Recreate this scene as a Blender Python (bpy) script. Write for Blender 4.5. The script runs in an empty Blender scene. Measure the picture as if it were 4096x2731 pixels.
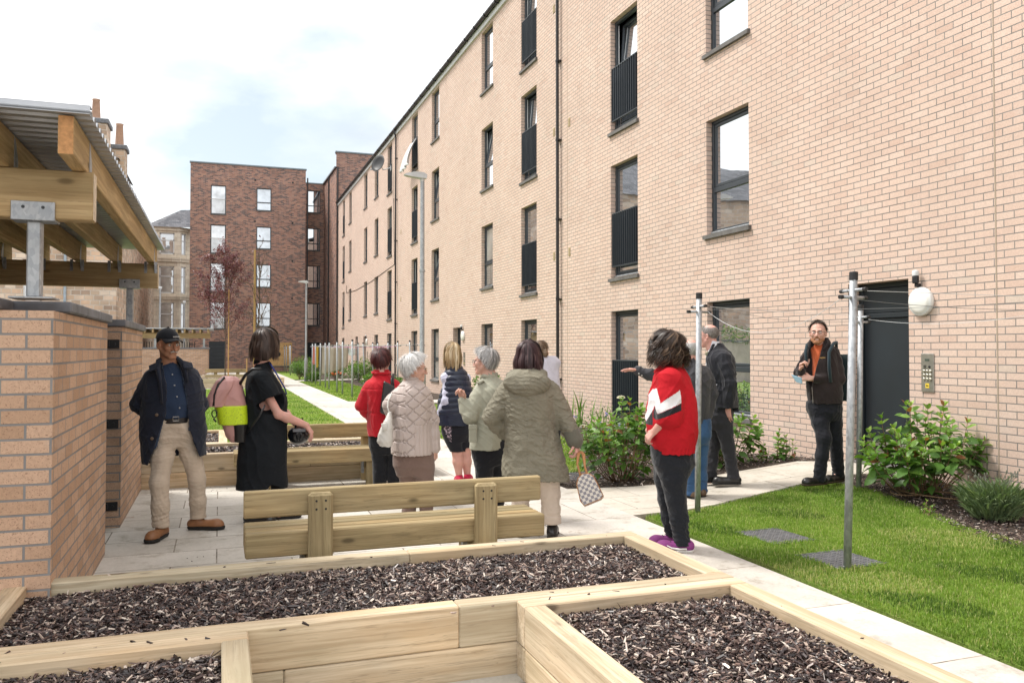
import bpy, math, random
import numpy as np
from mathutils import Vector, Matrix, Euler

rng = np.random.default_rng(7)
random.seed(7)
SC = bpy.context.scene
COL = SC.collection

# ---------------------------------------------------------------- camera
CAM_H = 1.57
YAW = math.radians(19.5)
cam_d = bpy.data.cameras.new('camera')
cam_d.sensor_width = 36.0
cam_d.lens = 36.0 * 3300.0 / 4096.0
cam_d.shift_y = -0.01014
cam_d.clip_start = 0.05
cam_d.clip_end = 3000.0
cam = bpy.data.objects.new('camera', cam_d)
COL.objects.link(cam)
cam.location = (0, 0, CAM_H)
cam.rotation_euler = (math.radians(90 + 1.32), 0, -YAW)
SC.camera = cam

# ---------------------------------------------------------------- view and exposure
SC.view_settings.view_transform = 'Standard'
SC.view_settings.look = 'None'
SC.view_settings.gamma = 1.0
SC.view_settings.exposure = 1.20
SC.cycles.use_denoising = True
SC.cycles.max_bounces = 6
SC.cycles.diffuse_bounces = 3
SC.cycles.glossy_bounces = 3
SC.cycles.transmission_bounces = 3
SC.cycles.transparent_max_bounces = 6

# ---------------------------------------------------------------- sky
SUN_DIR = Vector((-0.42, 0.36, 0.83)).normalized()
sun_el = math.asin(SUN_DIR.z)
sun_az = math.atan2(SUN_DIR.x, SUN_DIR.y)
W = bpy.data.worlds.new('World')
SC.world = W
W.use_nodes = True
wt = W.node_tree
wt.nodes.clear()
def wn(t, **k):
    n = wt.nodes.new(t)
    for a, b in k.items():
        setattr(n, a, b)
    return n
w_out = wn('ShaderNodeOutputWorld')
w_bg = wn('ShaderNodeBackground')
w_bg.inputs['Strength'].default_value = 0.12
w_sky = wn('ShaderNodeTexSky', sky_type='NISHITA', sun_disc=False, sun_elevation=sun_el, sun_rotation=sun_az)
w_sky.air_density = 1.0
w_sky.dust_density = 1.5
w_tc = wn('ShaderNodeTexCoord')
w_map = wn('ShaderNodeMapping')
w_map.inputs['Scale'].default_value = (1.0, 1.0, 2.2)
w_map.inputs['Location'].default_value = (3.1, 0.4, 0.25)
w_no = wn('ShaderNodeTexNoise')
w_no.inputs['Scale'].default_value = 2.1
w_no.inputs['Detail'].default_value = 7.0
w_no.inputs['Roughness'].default_value = 0.52
w_rp = wn('ShaderNodeValToRGB')
w_rp.color_ramp.elements[0].position = 0.36
w_rp.color_ramp.elements[1].position = 0.60
w_no2 = wn('ShaderNodeTexNoise')
w_no2.inputs['Scale'].default_value = 4.0
w_no2.inputs['Detail'].default_value = 6.0
w_cr = wn('ShaderNodeValToRGB')
w_cr.color_ramp.elements[0].position = 0.33
w_cr.color_ramp.elements[0].color = (0.45, 0.47, 0.50, 1)
w_cr.color_ramp.elements[1].position = 0.56
w_cr.color_ramp.elements[1].color = (1.05, 1.05, 1.05, 1)
w_sc = wn('ShaderNodeVectorMath', operation='SCALE')
w_sc.inputs['Scale'].default_value = 6.0
w_hz = wn('ShaderNodeVectorMath', operation='MULTIPLY_ADD')
w_hz.inputs[1].default_value = (0.36, 0.34, 0.30)
w_hz.inputs[2].default_value = (1.75, 1.90, 1.95)
w_mx = wn('ShaderNodeMix', data_type='RGBA')
L = wt.links.new
L(w_tc.outputs['Generated'], w_map.inputs['Vector'])
L(w_map.outputs['Vector'], w_no.inputs['Vector'])
L(w_map.outputs['Vector'], w_no2.inputs['Vector'])
def sky_patch(az, el, r0, r1):
    """1 in a part of the sky round a compass direction, fading to 0"""
    nrm = wn('ShaderNodeVectorMath', operation='NORMALIZE')
    L(w_tc.outputs['Generated'], nrm.inputs[0])
    dt = wn('ShaderNodeVectorMath', operation='DOT_PRODUCT')
    a, e = math.radians(az), math.radians(el)
    dt.inputs[1].default_value = (math.sin(a) * math.cos(e), math.cos(a) * math.cos(e), math.sin(e))
    L(nrm.outputs[0], dt.inputs[0])
    mr = wn('ShaderNodeMapRange', interpolation_type='SMOOTHSTEP')
    mr.inputs['From Min'].default_value = math.cos(math.radians(r0)); mr.inputs['From Max'].default_value = math.cos(math.radians(r1))
    L(dt.outputs['Value'], mr.inputs['Value'])
    return mr.outputs[0]
def sky_mul(a, k, c):
    m = wn('ShaderNodeMath', operation='MULTIPLY_ADD'); L(a, m.inputs[0]); m.inputs[1].default_value = k
    if isinstance(c, float): m.inputs[2].default_value = c
    else: L(c, m.inputs[2])
    return m.outputs[0]
gap = sky_patch(4.0, 12.5, 15, 3)
L(sky_mul(gap, -0.33, sky_mul(w_no.outputs['Fac'], 1.0, 0.22)), w_rp.inputs['Fac'])
grey = sky_patch(2.0, 19.0, 17, 2)
L(sky_mul(grey, -0.34, sky_mul(w_no2.outputs["Fac"], 0.9, 0.36)), w_cr.inputs['Fac'])

L(w_cr.outputs['Color'], w_sc.inputs[0])
L(w_sky.outputs['Color'], w_hz.inputs[0])
L(w_rp.outputs['Color'], w_mx.inputs['Factor'])
L(w_hz.outputs[0], w_mx.inputs['A'])
L(w_sc.outputs[0], w_mx.inputs['B'])
L(w_mx.outputs['Result'], w_bg.inputs['Color'])
L(w_bg.outputs['Background'], w_out.inputs['Surface'])

# ---------------------------------------------------------------- sun, veiled by thin cloud
sun_d = bpy.data.lights.new('sun', 'SUN')
sun_d.energy = 1.8
sun_d.angle = math.radians(12)
sun_d.color = (1.0, 0.95, 0.88)
sun = bpy.data.objects.new('sun', sun_d)
COL.objects.link(sun)
sun.rotation_euler = (-SUN_DIR).to_track_quat('-Z', 'Y').to_euler()
sun.location = SUN_DIR * 60

# ---------------------------------------------------------------- object helpers
def link(o, parent=None):
    COL.objects.link(o)
    if parent is not None:
        o.parent = parent
    return o

def tag(o, label=None, cat=None, group=None, kind=None):
    if label: o['label'] = label
    if cat: o['category'] = cat
    if group: o['group'] = group
    if kind: o['kind'] = kind
    return o

def thing(name, label, cat, loc=(0, 0, 0), rz=0.0, group=None):
    o = bpy.data.objects.new(name, None)
    o.empty_display_size = 0.2
    link(o)
    o.location = loc
    o.rotation_euler = (0, 0, rz)
    return tag(o, label, cat, group)

def kids(o):
    return [c for c in bpy.data.objects if c.parent is o]

def copy_tree(o, parent=None):
    c = o.copy()
    COL.objects.link(c)
    c.parent = parent
    for ch in list(o.children):
        copy_tree(ch, c)
    return c

def mk(name, V, polys, mats, parent=None, smooth=False, mi=None, gc=None, col=None, off=None):
    """polys: list of int arrays (m,k)."""
    V = np.asarray(V, np.float32).reshape(-1, 3)
    if off is not None:
        V = V - np.asarray(off, np.float32)
    me = bpy.data.meshes.new(name)
    polys = [np.asarray(p, np.int32) for p in polys if len(p)]
    tot = np.concatenate([np.full(len(p), p.shape[1], np.int32) for p in polys])
    idx = np.concatenate([p.ravel() for p in polys])
    st = np.concatenate([[0], np.cumsum(tot)[:-1]]).astype(np.int32)
    me.vertices.add(len(V)); me.vertices.foreach_set('co', V.ravel())
    me.loops.add(len(idx)); me.loops.foreach_set('vertex_index', idx)
    me.polygons.add(len(tot)); me.polygons.foreach_set('loop_start', st)
    me.polygons.foreach_set('loop_total', tot)
    if mi is not None:
        me.polygons.foreach_set('material_index', np.asarray(mi, np.int32))
    me.polygons.foreach_set('use_smooth', np.full(len(tot), bool(smooth)))
    if not isinstance(mats, (list, tuple)): mats = [mats]
    for m in mats: me.materials.append(m)
    if gc is not None:
        at = me.attributes.new('gc', 'FLOAT_VECTOR', 'POINT')
        at.data.foreach_set('vector', np.asarray(gc, np.float32).ravel())
    if col is not None:
        at = me.attributes.new('tint', 'FLOAT', 'POINT')
        at.data.foreach_set('value', np.asarray(col, np.float32).ravel())
    me.update(calc_edges=True)
    me.validate()
    return link(bpy.data.objects.new(name, me), parent)

CB = None
def _cbox_template():
    V = []; ids = {}
    for i in range(8):
        s = [1 if i >> a & 1 else -1 for a in range(3)]
        for a in range(3):
            ids[(i, a)] = len(V); V.append((s, a))
    F4 = []; F3 = []
    for a in range(3):
        b, c = (a + 1) % 3, (a + 2) % 3
        for s in (0, 1):
            q = []
            for (u, v) in ((0, 0), (1, 0), (1, 1), (0, 1)):
                q.append(ids[((s << a) | (u << b) | (v << c), a)])
            F4.append(q if s else q[::-1])
    for a in range(3):
        b, c = (a + 1) % 3, (a + 2) % 3
        for u in (0, 1):
            for v in (0, 1):
                i0 = (u << b) | (v << c); i1 = i0 | (1 << a)
                q = [ids[(i0, b)], ids[(i1, b)], ids[(i1, c)], ids[(i0, c)]]
                F4.append(q if u ^ v else q[::-1])
    for i in range(8):
        t = [ids[(i, 0)], ids[(i, 1)], ids[(i, 2)]]
        par = bin(i).count('1') % 2
        F3.append(t if par else t[::-1])
    return V, np.array(F4), np.array(F3)
CB = _cbox_template()
CB_S = np.array([v[0] for v in CB[0]], float)
CB_A = np.array([v[1] for v in CB[0]])

class MB:
    def __init__(s):
        s.V = []; s.n = 0; s.P = []; s.mi = []; s.G = []; s.M = None; s.anygc = False
    def add(s, V, polys, mi=0, gc=None):
        V = np.asarray(V, float).reshape(-1, 3)
        if s.M is not None:
            V = V @ s.M[:3, :3].T + s.M[:3, 3]
        s.V.append(V)
        for p in polys:
            p = np.asarray(p, int)
            if len(p) == 0: continue
            s.P.append(p + s.n); s.mi.append(np.full(len(p), mi))
        s.G.append(V * 1.0 if gc is None else np.asarray(gc, float))
        s.n += len(V)
        return s
    def box(s, lo, hi, bev=0.0, mi=0, seed=None):
        lo = np.minimum(lo, hi).astype(float) if True else lo
        hi2 = np.maximum(np.asarray(lo), np.asarray(hi, float))
        lo = np.asarray(lo, float); hi = hi2
        c = (lo + hi) / 2; e = (hi - lo) / 2
        ax = int(np.argmax(e)); o = [ax] + [k for k in range(3) if k != ax]
        off = rng.random(3) * 40
        if bev <= 0:
            S = np.array([[(1 if i >> a & 1 else -1) for a in range(3)] for i in range(8)], float)
            V = c + S * e
            F = [[0, 4, 6, 2], [1, 3, 7, 5], [0, 1, 5, 4], [2, 6, 7, 3], [0, 2, 3, 1], [4, 5, 7, 6]]
            s.add(V, [F], mi, (V - c)[:, o] + off)
        else:
            b = min(bev, e.min() * 0.6)
            E = np.tile(e, (24, 1)) - b
            E[np.arange(24), CB_A] += b
            V = c + CB_S * E
            s.add(V, [CB[1], CB[2]], mi, (V - c)[:, o] + off)
        return s
    def obox(s, c, ax, ay, az, bev=0.0, mi=0):
        """oriented box, half-vectors ax ay az"""
        m = MB(); ex, ey, ez = np.linalg.norm(ax), np.linalg.norm(ay), np.linalg.norm(az)
        m.box((-ex, -ey, -ez), (ex, ey, ez), bev)
        V = m.V[0]
        Rm = np.array([np.asarray(ax) / ex, np.asarray(ay) / ey, np.asarray(az) / ez])
        s.add(V @ Rm + np.asarray(c), m.P, mi, m.G[0])
        return s
    def quad(s, a, b, c, d, mi=0):
        return s.add([a, b, c, d], [[[0, 1, 2, 3]]], mi)
    def tube(s, path, r, n=8, mi=0, cap=True):
        P = np.asarray(path, float); m = len(P)
        r = np.broadcast_to(np.asarray(r, float), (m,))
        T = np.gradient(P, axis=0); T /= np.linalg.norm(T, axis=1)[:, None] + 1e-12
        up = np.array([0, 0, 1.0]) if abs(T[0, 2]) < 0.9 else np.array([0, 1.0, 0])
        a = np.arange(n) * 2 * math.pi / n
        V = []
        u = np.cross(T[0], up); u /= np.linalg.norm(u)
        for i in range(m):
            u = u - T[i] * (u @ T[i]); u /= np.linalg.norm(u) + 1e-12
            v = np.cross(T[i], u)
            V.append(P[i] + r[i] * (np.cos(a)[:, None] * u + np.sin(a)[:, None] * v))
        V = np.concatenate(V)
        q = []
        i0 = np.arange(n); i1 = (i0 + 1) % n
        for i in range(m - 1):
            q.append(np.stack([i * n + i0, i * n + i1, (i + 1) * n + i1, (i + 1) * n + i0], 1))
        polys = [np.concatenate(q)]
        if cap:
            polys += [np.array([list(range(n))[::-1]]), np.array([[(m - 1) * n + k for k in range(n)]])]
        L_ = np.concatenate([[0], np.cumsum(np.linalg.norm(np.diff(P, axis=0), axis=1))])
        gc = np.stack([np.repeat(L_, n), np.tile(np.cos(a), m) * np.repeat(r, n), np.tile(np.sin(a), m) * np.repeat(r, n)], 1)
        return s.add(V, polys, mi, gc)
    def lathe(s, prof, c=(0, 0, 0), axis=(0, 0, 1), n=24, mi=0, cap=True):
        prof = np.asarray(prof, float); m = len(prof)
        ax = np.asarray(axis, float); ax /= np.linalg.norm(ax)
        t = np.array([1.0, 0, 0]) if abs(ax[0]) < 0.8 else np.array([0, 1.0, 0])
        u = np.cross(ax, t); u /= np.linalg.norm(u); v = np.cross(ax, u)
        a = np.arange(n) * 2 * math.pi / n
        ring = np.cos(a)[:, None] * u + np.sin(a)[:, None] * v
        V = np.concatenate([np.asarray(c) + ax * z + r * ring for r, z in prof])
        i0 = np.arange(n); i1 = (i0 + 1) % n
        q = np.concatenate([np.stack([i * n + i0, i * n + i1, (i + 1) * n + i1, (i + 1) * n + i0], 1) for i in range(m - 1)])
        polys = [q]
        if cap:
            polys += [np.array([list(range(n))[::-1]]), np.array([[(m - 1) * n + k for k in range(n)]])]
        return s.add(V, polys, mi)
    def ell(s, c, r, n=16, m=10, mi=0, R=None):
        th = np.linspace(0, math.pi, m + 1)[1:-1]; ph = np.arange(n) * 2 * math.pi / n
        V = [(0, 0, 1)] + [(math.sin(t) * math.cos(p), math.sin(t) * math.sin(p), math.cos(t)) for t in th for p in ph] + [(0, 0, -1)]
        V = np.array(V) * np.asarray(r, float)
        if R is not None: V = V @ np.asarray(R).T
        V = V + np.asarray(c, float)
        k = m - 1
        q = []; tr = []
        for i in range(k - 1):
            for j in range(n):
                q.append([1 + i * n + j, 1 + (i + 1) * n + j, 1 + (i + 1) * n + (j + 1) % n, 1 + i * n + (j + 1) % n])
        for j in range(n):
            tr.append([0, 1 + j, 1 + (j + 1) % n]); b = 1 + (k - 1) * n
            tr.append([b + j, len(V) - 1, b + (j + 1) % n])
        return s.add(V, [np.array(q), np.array(tr)], mi)
    def prism(s, poly, z0, z1, mi=0, plane='xy'):
        """extrude a CCW polygon; plane gives the polygon's axes"""
        P = np.asarray(poly, float); n = len(P)
        def to3(p, h):
            o = np.zeros((n, 3)); a, b = {'xy': (0, 1), 'yz': (1, 2), 'xz': (0, 2)}[plane]
            c = 3 - a - b; o[:, a] = p[:, 0]; o[:, b] = p[:, 1]; o[:, c] = h
            return o
        V = np.concatenate([to3(P, z0), to3(P, z1)])
        i0 = np.arange(n); i1 = (i0 + 1) % n
        q = np.stack([i0, i1, i1 + n, i0 + n], 1)
        polys = [q, np.array([list(range(n))[::-1]]), np.array([[k + n for k in range(n)]])]
        if plane == 'xz':
            polys = [p[:, ::-1] for p in polys]
        return s.add(V, polys, mi)
    def build(s, name, mats, parent=None, smooth=False, off=None):
        if off is None and parent is not None:
            off = ROOT_OFF.get(parent.name)
        return mk(name, np.concatenate(s.V), s.P, mats, parent, smooth, np.concatenate(s.mi), np.concatenate(s.G), off=off)

ROOT_OFF = {}
def wthing(name, label, cat, loc, group=None):
    """a thing whose parts are given in world coordinates"""
    o = thing(name, label, cat, loc, 0, group)
    ROOT_OFF[o.name] = np.array(loc, float)
    return o
def wsub(o, parent):
    """lets sub-parts of a part be given in world coordinates"""
    ROOT_OFF[o.name] = ROOT_OFF.get(parent.name, np.zeros(3))
    return o

# ---------------------------------------------------------------- material helpers
class NT:
    def __init__(s, name):
        s.m = bpy.data.materials.new(name); s.m.use_nodes = True
        s.t = s.m.node_tree; s.t.nodes.clear()
        s.out = s.t.nodes.new('ShaderNodeOutputMaterial')
        s.bsdf = s.t.nodes.new('ShaderNodeBsdfPrincipled')
        s.t.links.new(s.bsdf.outputs[0], s.out.inputs['Surface'])
    def n(s, typ, ins=None, **props):
        nd = s.t.nodes.new('ShaderNode' + typ)
        for k, v in props.items(): setattr(nd, k, v)
        for k, v in (ins or {}).items(): s.set(nd.inputs[k], v)
        return nd
    def set(s, sock, v):
        if hasattr(v, 'links') or isinstance(v, bpy.types.NodeSocket):
            s.t.links.new(v, sock)
        elif isinstance(v, (tuple, list)) and len(v) == 3 and sock.type == 'RGBA':
            sock.default_value = (*v, 1)
        else:
            sock.default_value = v
    def b(s, **k):
        for a, v in k.items(): s.set(s.bsdf.inputs[a.replace('_', ' ')], v)
    def noise(s, vec, scale, detail=4, rough=0.55, dist=0.0):
        nd = s.n('TexNoise', {'Scale': scale, 'Detail': detail, 'Roughness': rough, 'Distortion': dist})
        if vec is not None: s.set(nd.inputs['Vector'], vec)
        return nd.outputs['Fac']
    def ramp(s, fac, stops, interp='LINEAR'):
        nd = s.n('ValToRGB', {'Fac': fac}); cr = nd.color_ramp; cr.interpolation = interp
        while len(cr.elements) < len(stops): cr.elements.new(0.5)
        for e, (p, c) in zip(cr.elements, stops):
            e.position = p; e.color = (*c, 1) if len(c) == 3 else c
        return nd.outputs['Color']
    def mix(s, fac, a, b, mode='MIX'):
        nd = s.n('Mix', data_type='RGBA', blend_type=mode)
        s.set(nd.inputs['Factor'], fac); s.set(nd.inputs['A'], a); s.set(nd.inputs['B'], b)
        return nd.outputs['Result']
    def math(s, op, a, b=0.0, c=None):
        nd = s.n('Math', operation=op)
        s.set(nd.inputs[0], a); s.set(nd.inputs[1], b)
        if c is not None: s.set(nd.inputs[2], c)
        return nd.outputs[0]
    def vmul(s, vec, sc):
        nd = s.n('VectorMath', operation='MULTIPLY'); s.set(nd.inputs[0], vec)
        s.set(nd.inputs[1], sc); return nd.outputs[0]
    def vadd(s, a, b):
        nd = s.n('VectorMath', operation='ADD'); s.set(nd.inputs[0], a); s.set(nd.inputs[1], b)
        return nd.outputs[0]
    def bump(s, h, strength=0.3, dist=0.01, normal=None):
        nd = s.n('Bump', {'Strength': strength, 'Distance': dist, 'Height': h})
        if normal is not None: s.set(nd.inputs['Normal'], normal)
        return nd.outputs[0]
    def pos(s): return s.n('NewGeometry').outputs['Position']
    def obj(s): return s.n('TexCoord').outputs['Object']
    def attr(s, a): return s.n('Attribute', attribute_name=a)
    def rnd(s): return s.n('ObjectInfo').outputs['Random']

def plain(name, col, rough=0.6, metal=0.0, var=0.12, scale=6.0, bump=0.0, bscale=60.0, spec=0.5, sheen=0.0):
    if bpy.data.materials.get(name): return bpy.data.materials[name]
    t = NT(name); o = t.obj()
    f = t.noise(o, scale, 5)
    lo = tuple(c * (1 - var) for c in col); hi = tuple(min(1, c * (1 + var)) for c in col)
    t.b(Base_Color=t.ramp(f, [(0.3, lo), (0.7, hi)]), Roughness=rough, Metallic=metal, Specular_IOR_Level=spec)
    if bump: t.b(Normal=t.bump(t.noise(o, bscale, 4), bump, 0.004))
    return t.m

def fabric(name, col, var=0.14, fold=0.55, fscale=(9, 9, 5), weave=0.25, rough=0.85, sheen=0.15, spec=0.2):
    if bpy.data.materials.get(name): return bpy.data.materials[name]
    t = NT(name); o = t.obj()
    v = t.vmul(o, fscale)
    f1 = t.noise(v, 1.0, 3, 0.5, 1.2)
    f2 = t.noise(o, 420, 2)
    f3 = t.noise(o, 5, 3)
    lo = tuple(c * (1 - var) for c in col); hi = tuple(min(1, c * (1 + var)) for c in col)
    t.b(Base_Color=t.ramp(f3, [(0.3, lo), (0.7, hi)]), Roughness=rough, Specular_IOR_Level=spec, Sheen_Weight=sheen)
    n1 = t.bump(f1, fold, 0.03)
    t.b(Normal=t.bump(f2, weave, 0.001, n1))
    return t.m

def wood(name, light, dark, pale=0.0, knots=1.0, grain=1.0):
    t = NT(name)
    g = t.attr('gc').outputs['Vector']
    r = t.math('MULTIPLY', t.rnd(), 37.0)
    rv = t.n('CombineXYZ', {'X': r, 'Y': r, 'Z': r}).outputs[0]
    p = t.vadd(g, rv)
    wv = t.noise(t.vmul(p, (1.4, 5, 5)), 1.0, 3)
    w3 = t.n('CombineXYZ', {'X': 0.0, 'Y': t.math('MULTIPLY', wv, 0.05), 'Z': t.math('MULTIPLY', wv, 0.04)}).outputs[0]
    pd = t.vadd(p, w3)
    g1 = t.noise(t.vmul(pd, (1.6, 55, 55)), 1.0, 5, 0.6)
    g2 = t.noise(t.vmul(pd, (0.7, 16, 16)), 1.0, 3, 0.5)
    big = t.noise(t.vmul(p, (1.3, 3, 3)), 1.0, 3)
    c = t.mix(t.math('MULTIPLY', t.ramp(g1, [(0.35, (1, 1, 1)), (0.62, (0, 0, 0))]), 0.78 * grain), light, dark)
    c = t.mix(t.math('MULTIPLY', t.ramp(g2, [(0.42, (0, 0, 0)), (0.62, (1, 1, 1))]), 0.6 * grain), c, dark)
    tint = t.ramp(big, [(0.3, (0.80, 0.82, 0.80)), (0.52, (1, 1, 1)), (0.75, (1.12, 1.03, 0.92))])
    c = t.mix(1.0, c, tint, 'MULTIPLY')
    pt = t.ramp(t.rnd(), [(0.0, (0.86, 0.88, 0.86)), (0.5, (1, 1, 1)), (1.0, (1.10, 1.04, 0.96))])
    c = t.mix(1.0, c, pt, 'MULTIPLY')
    vo = t.n('TexVoronoi', {'Scale': 1.0, 'Vector': t.vmul(pd, (2.4, 6.0, 6.0)), 'Randomness': 1.0}).outputs['Distance']
    kn = t.ramp(vo, [(0.0, (1, 1, 1)), (0.075, (0.9, 0.9, 0.9)), (0.13, (0.12, 0.12, 0.12)), (0.2, (0, 0, 0))])
    c = t.mix(t.math('MULTIPLY', kn, 0.9 * knots), c, tuple(x * 0.36 for x in dark))
    stain = t.ramp(t.noise(t.vmul(p, (2.2, 9, 9)), 1.0, 6, 0.7), [(0.60, (0, 0, 0)), (0.74, (1, 1, 1))])
    c = t.mix(t.math('MULTIPLY', stain, 0.6), c, tuple(x * 0.62 for x in dark))
    cr = t.noise(t.vmul(pd, (0.55, 34, 34)), 1.0, 4, 0.55)
    ck = t.ramp(cr, [(0.485, (0, 0, 0)), (0.5, (1, 1, 1)), (0.515, (0, 0, 0))])
    c = t.mix(t.math('MULTIPLY', ck, t.math('MULTIPLY', big, 0.75)), c, tuple(x * 0.4 for x in dark))
    t.b(Base_Color=c, Roughness=0.78, Specular_IOR_Level=0.25)
    t.b(Normal=t.bump(g1, 0.28, 0.004))
    return t.m

def brick(name, stops, mortar, speck=(0.2, 0.1, 0.06), speck_amt=0.7, bw=0.225, rh=0.075, ms=0.006, patch=0.12, phase=(0, 0), bumpd=0.006, rough=0.85, bond=0.5, fleck=False):
    t = NT(name)
    geo = t.n('NewGeometry')
    ps = t.n('SeparateXYZ', {0: geo.outputs['Position']}); ns = t.n('SeparateXYZ', {0: geo.outputs['True Normal']})
    fac = t.math('GREATER_THAN', t.math('ABSOLUTE', ns.outputs['Y']), 0.5)
    mx = t.n('Mix', data_type='FLOAT'); t.set(mx.inputs['Factor'], fac)
    t.set(mx.inputs['A'], t.math('ADD', ps.outputs['Y'], phase[0])); t.set(mx.inputs['B'], t.math('ADD', ps.outputs['X'], phase[1]))
    wob = t.math('MULTIPLY', t.math('SUBTRACT', t.noise(geo.outputs['Position'], 1.6, 2), 0.5), 0.004)
    uv = t.n('CombineXYZ', {'X': t.math('ADD', mx.outputs['Result'], 30.0), 'Y': t.math('ADD', t.math('ADD', ps.outputs['Z'], 3.0), wob), 'Z': 0.0}).outputs[0]
    br = t.n('TexBrick', {'Vector': uv, 'Color1': (0, 0, 0), 'Color2': (1, 1, 1), 'Mortar': (0.5, 0.5, 0.5), 'Scale': 1.0, 'Mortar Size': ms, 'Mortar Smooth': 0.15, 'Bias': 0.0, 'Brick Width': bw, 'Row Height': rh}, offset=bond, offset_frequency=2)
    c = t.ramp(br.outputs['Color'], stops)
    pos = geo.outputs['Position']
    pn = t.noise(pos, 0.7, 4)
    c = t.mix(1.0, c, t.ramp(pn, [(0.3, (1 - patch,) * 3), (0.7, (1 + patch,) * 3)]), 'MULTIPLY')
    fine = t.noise(pos, 70, 4, 0.7)
    c = t.mix(1.0, c, t.ramp(fine, [(0.3, (0.88, 0.88, 0.88)), (0.7, (1.1, 1.1, 1.1))]), 'MULTIPLY')
    sp = t.ramp(t.noise(pos, 150, 2, 0.6), [(0.60, (0, 0, 0)), (0.68, (1, 1, 1))])
    c = t.mix(t.math('MULTIPLY', sp, speck_amt), c, speck)
    if fleck:   # lime bloom left in streaks and smears on the face
        bl = t.ramp(t.noise(t.vmul(pos, (1.1, 1.1, 2.2)), 1.0, 8, 0.72), [(0.60, (0, 0, 0)), (0.78, (1, 1, 1))])
        c = t.mix(t.math('MULTIPLY', bl, 0.4), c, (0.62, 0.56, 0.52))
    mc = t.mix(1.0, mortar, t.ramp(t.noise(pos, 3, 5), [(0.3, (0.82, 0.82, 0.82)), (0.68, (1.2, 1.2, 1.2))]), 'MULTIPLY')
    c = t.mix(br.outputs['Fac'], c, mc)
    hgt = t.math('ADD', t.math('MULTIPLY', br.outputs['Fac'], -1.0), t.math('MULTIPLY', t.math('SUBTRACT', fine, 0.5), 0.25))
    t.b(Base_Color=c, Roughness=rough, Specular_IOR_Level=0.25, Normal=t.bump(hgt, 0.7, bumpd))
    return t.m
# ================================================================ materials
M = {}
M['brick'] = brick('buff_brick', [(0.0, (0.57, 0.412, 0.335)), (0.08, (0.605, 0.452, 0.375)), (0.5, (0.622, 0.47, 0.388)), (0.97, (0.642, 0.498, 0.42)), (1.0, (0.575, 0.47, 0.395))], (0.22, 0.205, 0.19), speck=(0.34, 0.20, 0.13), speck_amt=0.5, patch=0.06, fleck=True, ms=0.0058)
M['brick_store'] = brick('store_brick', [(0.0, (0.43, 0.28, 0.185)), (0.5, (0.505, 0.335, 0.23)), (1.0, (0.56, 0.385, 0.275))], (0.23, 0.225, 0.22), speck=(0.16, 0.085, 0.055), speck_amt=0.7, patch=0.07, phase=(0.03, 0.16), fleck=True)
M['brick_dark'] = brick('dark_brick', [(0.0, (0.125, 0.09, 0.085)), (0.24, (0.16, 0.105, 0.095)), (0.34, (0.26, 0.14, 0.105)), (0.64, (0.33, 0.175, 0.13)), (0.78, (0.40, 0.22, 0.155)), (1.0, (0.36, 0.205, 0.16))], (0.36, 0.33, 0.31), speck=(0.12, 0.08, 0.07), speck_amt=0.3, patch=0.12, ms=0.006)
M['rubble'] = brick('rubble_stone', [(0.0, (0.38, 0.28, 0.21)), (0.4, (0.56, 0.43, 0.32)), (0.7, (0.62, 0.44, 0.31)), (1.0, (0.70, 0.59, 0.48))], (0.55, 0.49, 0.42), speck=(0.2, 0.15, 0.12), speck_amt=0.5, bw=0.47, rh=0.27, ms=0.022, patch=0.25, bumpd=0.03, bond=0.37)
M['ashlar'] = brick('ashlar_stone', [(0.0, (0.68, 0.59, 0.47)), (0.5, (0.76, 0.67, 0.55)), (1.0, (0.82, 0.74, 0.62))], (0.34, 0.29, 0.24), speck=(0.3, 0.24, 0.18), speck_amt=0.3, bw=0.8, rh=0.36, ms=0.008, patch=0.16)
M['anthracite'] = plain('anthracite_paint', (0.030, 0.038, 0.047), 0.42, var=0.08)
M['black'] = plain('black_plastic', (0.012, 0.012, 0.014), 0.38, var=0.1)
M['slate_door'] = plain('slate_door_paint', (0.010, 0.016, 0.022), 0.5, var=0.18, scale=2.0, bump=0.05)
M['coping'] = plain('coping_stone', (0.155, 0.162, 0.18), 0.7, var=0.28, scale=7, bump=0.2, bscale=90)
M['sill'] = plain('sill_concrete', (0.125, 0.118, 0.112), 0.75, var=0.25, scale=9, bump=0.15)
M['soffit'] = plain('white_soffit', (0.62, 0.63, 0.63), 0.6, var=0.06)
M['slate'] = brick('roof_slate', [(0.0, (0.075, 0.078, 0.09)), (1.0, (0.16, 0.16, 0.175))], (0.05, 0.05, 0.055), speck_amt=0.0, bw=0.3, rh=0.18, ms=0.006, patch=0.2)
M['white'] = plain('white_plastic', (0.74, 0.74, 0.72), 0.4, var=0.04)
M['upvc'] = plain('white_window_frame', (0.70, 0.71, 0.71), 0.45, var=0.05)
M['steel'] = plain('brushed_steel', (0.42, 0.40, 0.37), 0.38, 0.9, var=0.15, scale=12)
M['cap_rubber'] = plain('rubber_cap', (0.015, 0.015, 0.016), 0.6)

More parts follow.
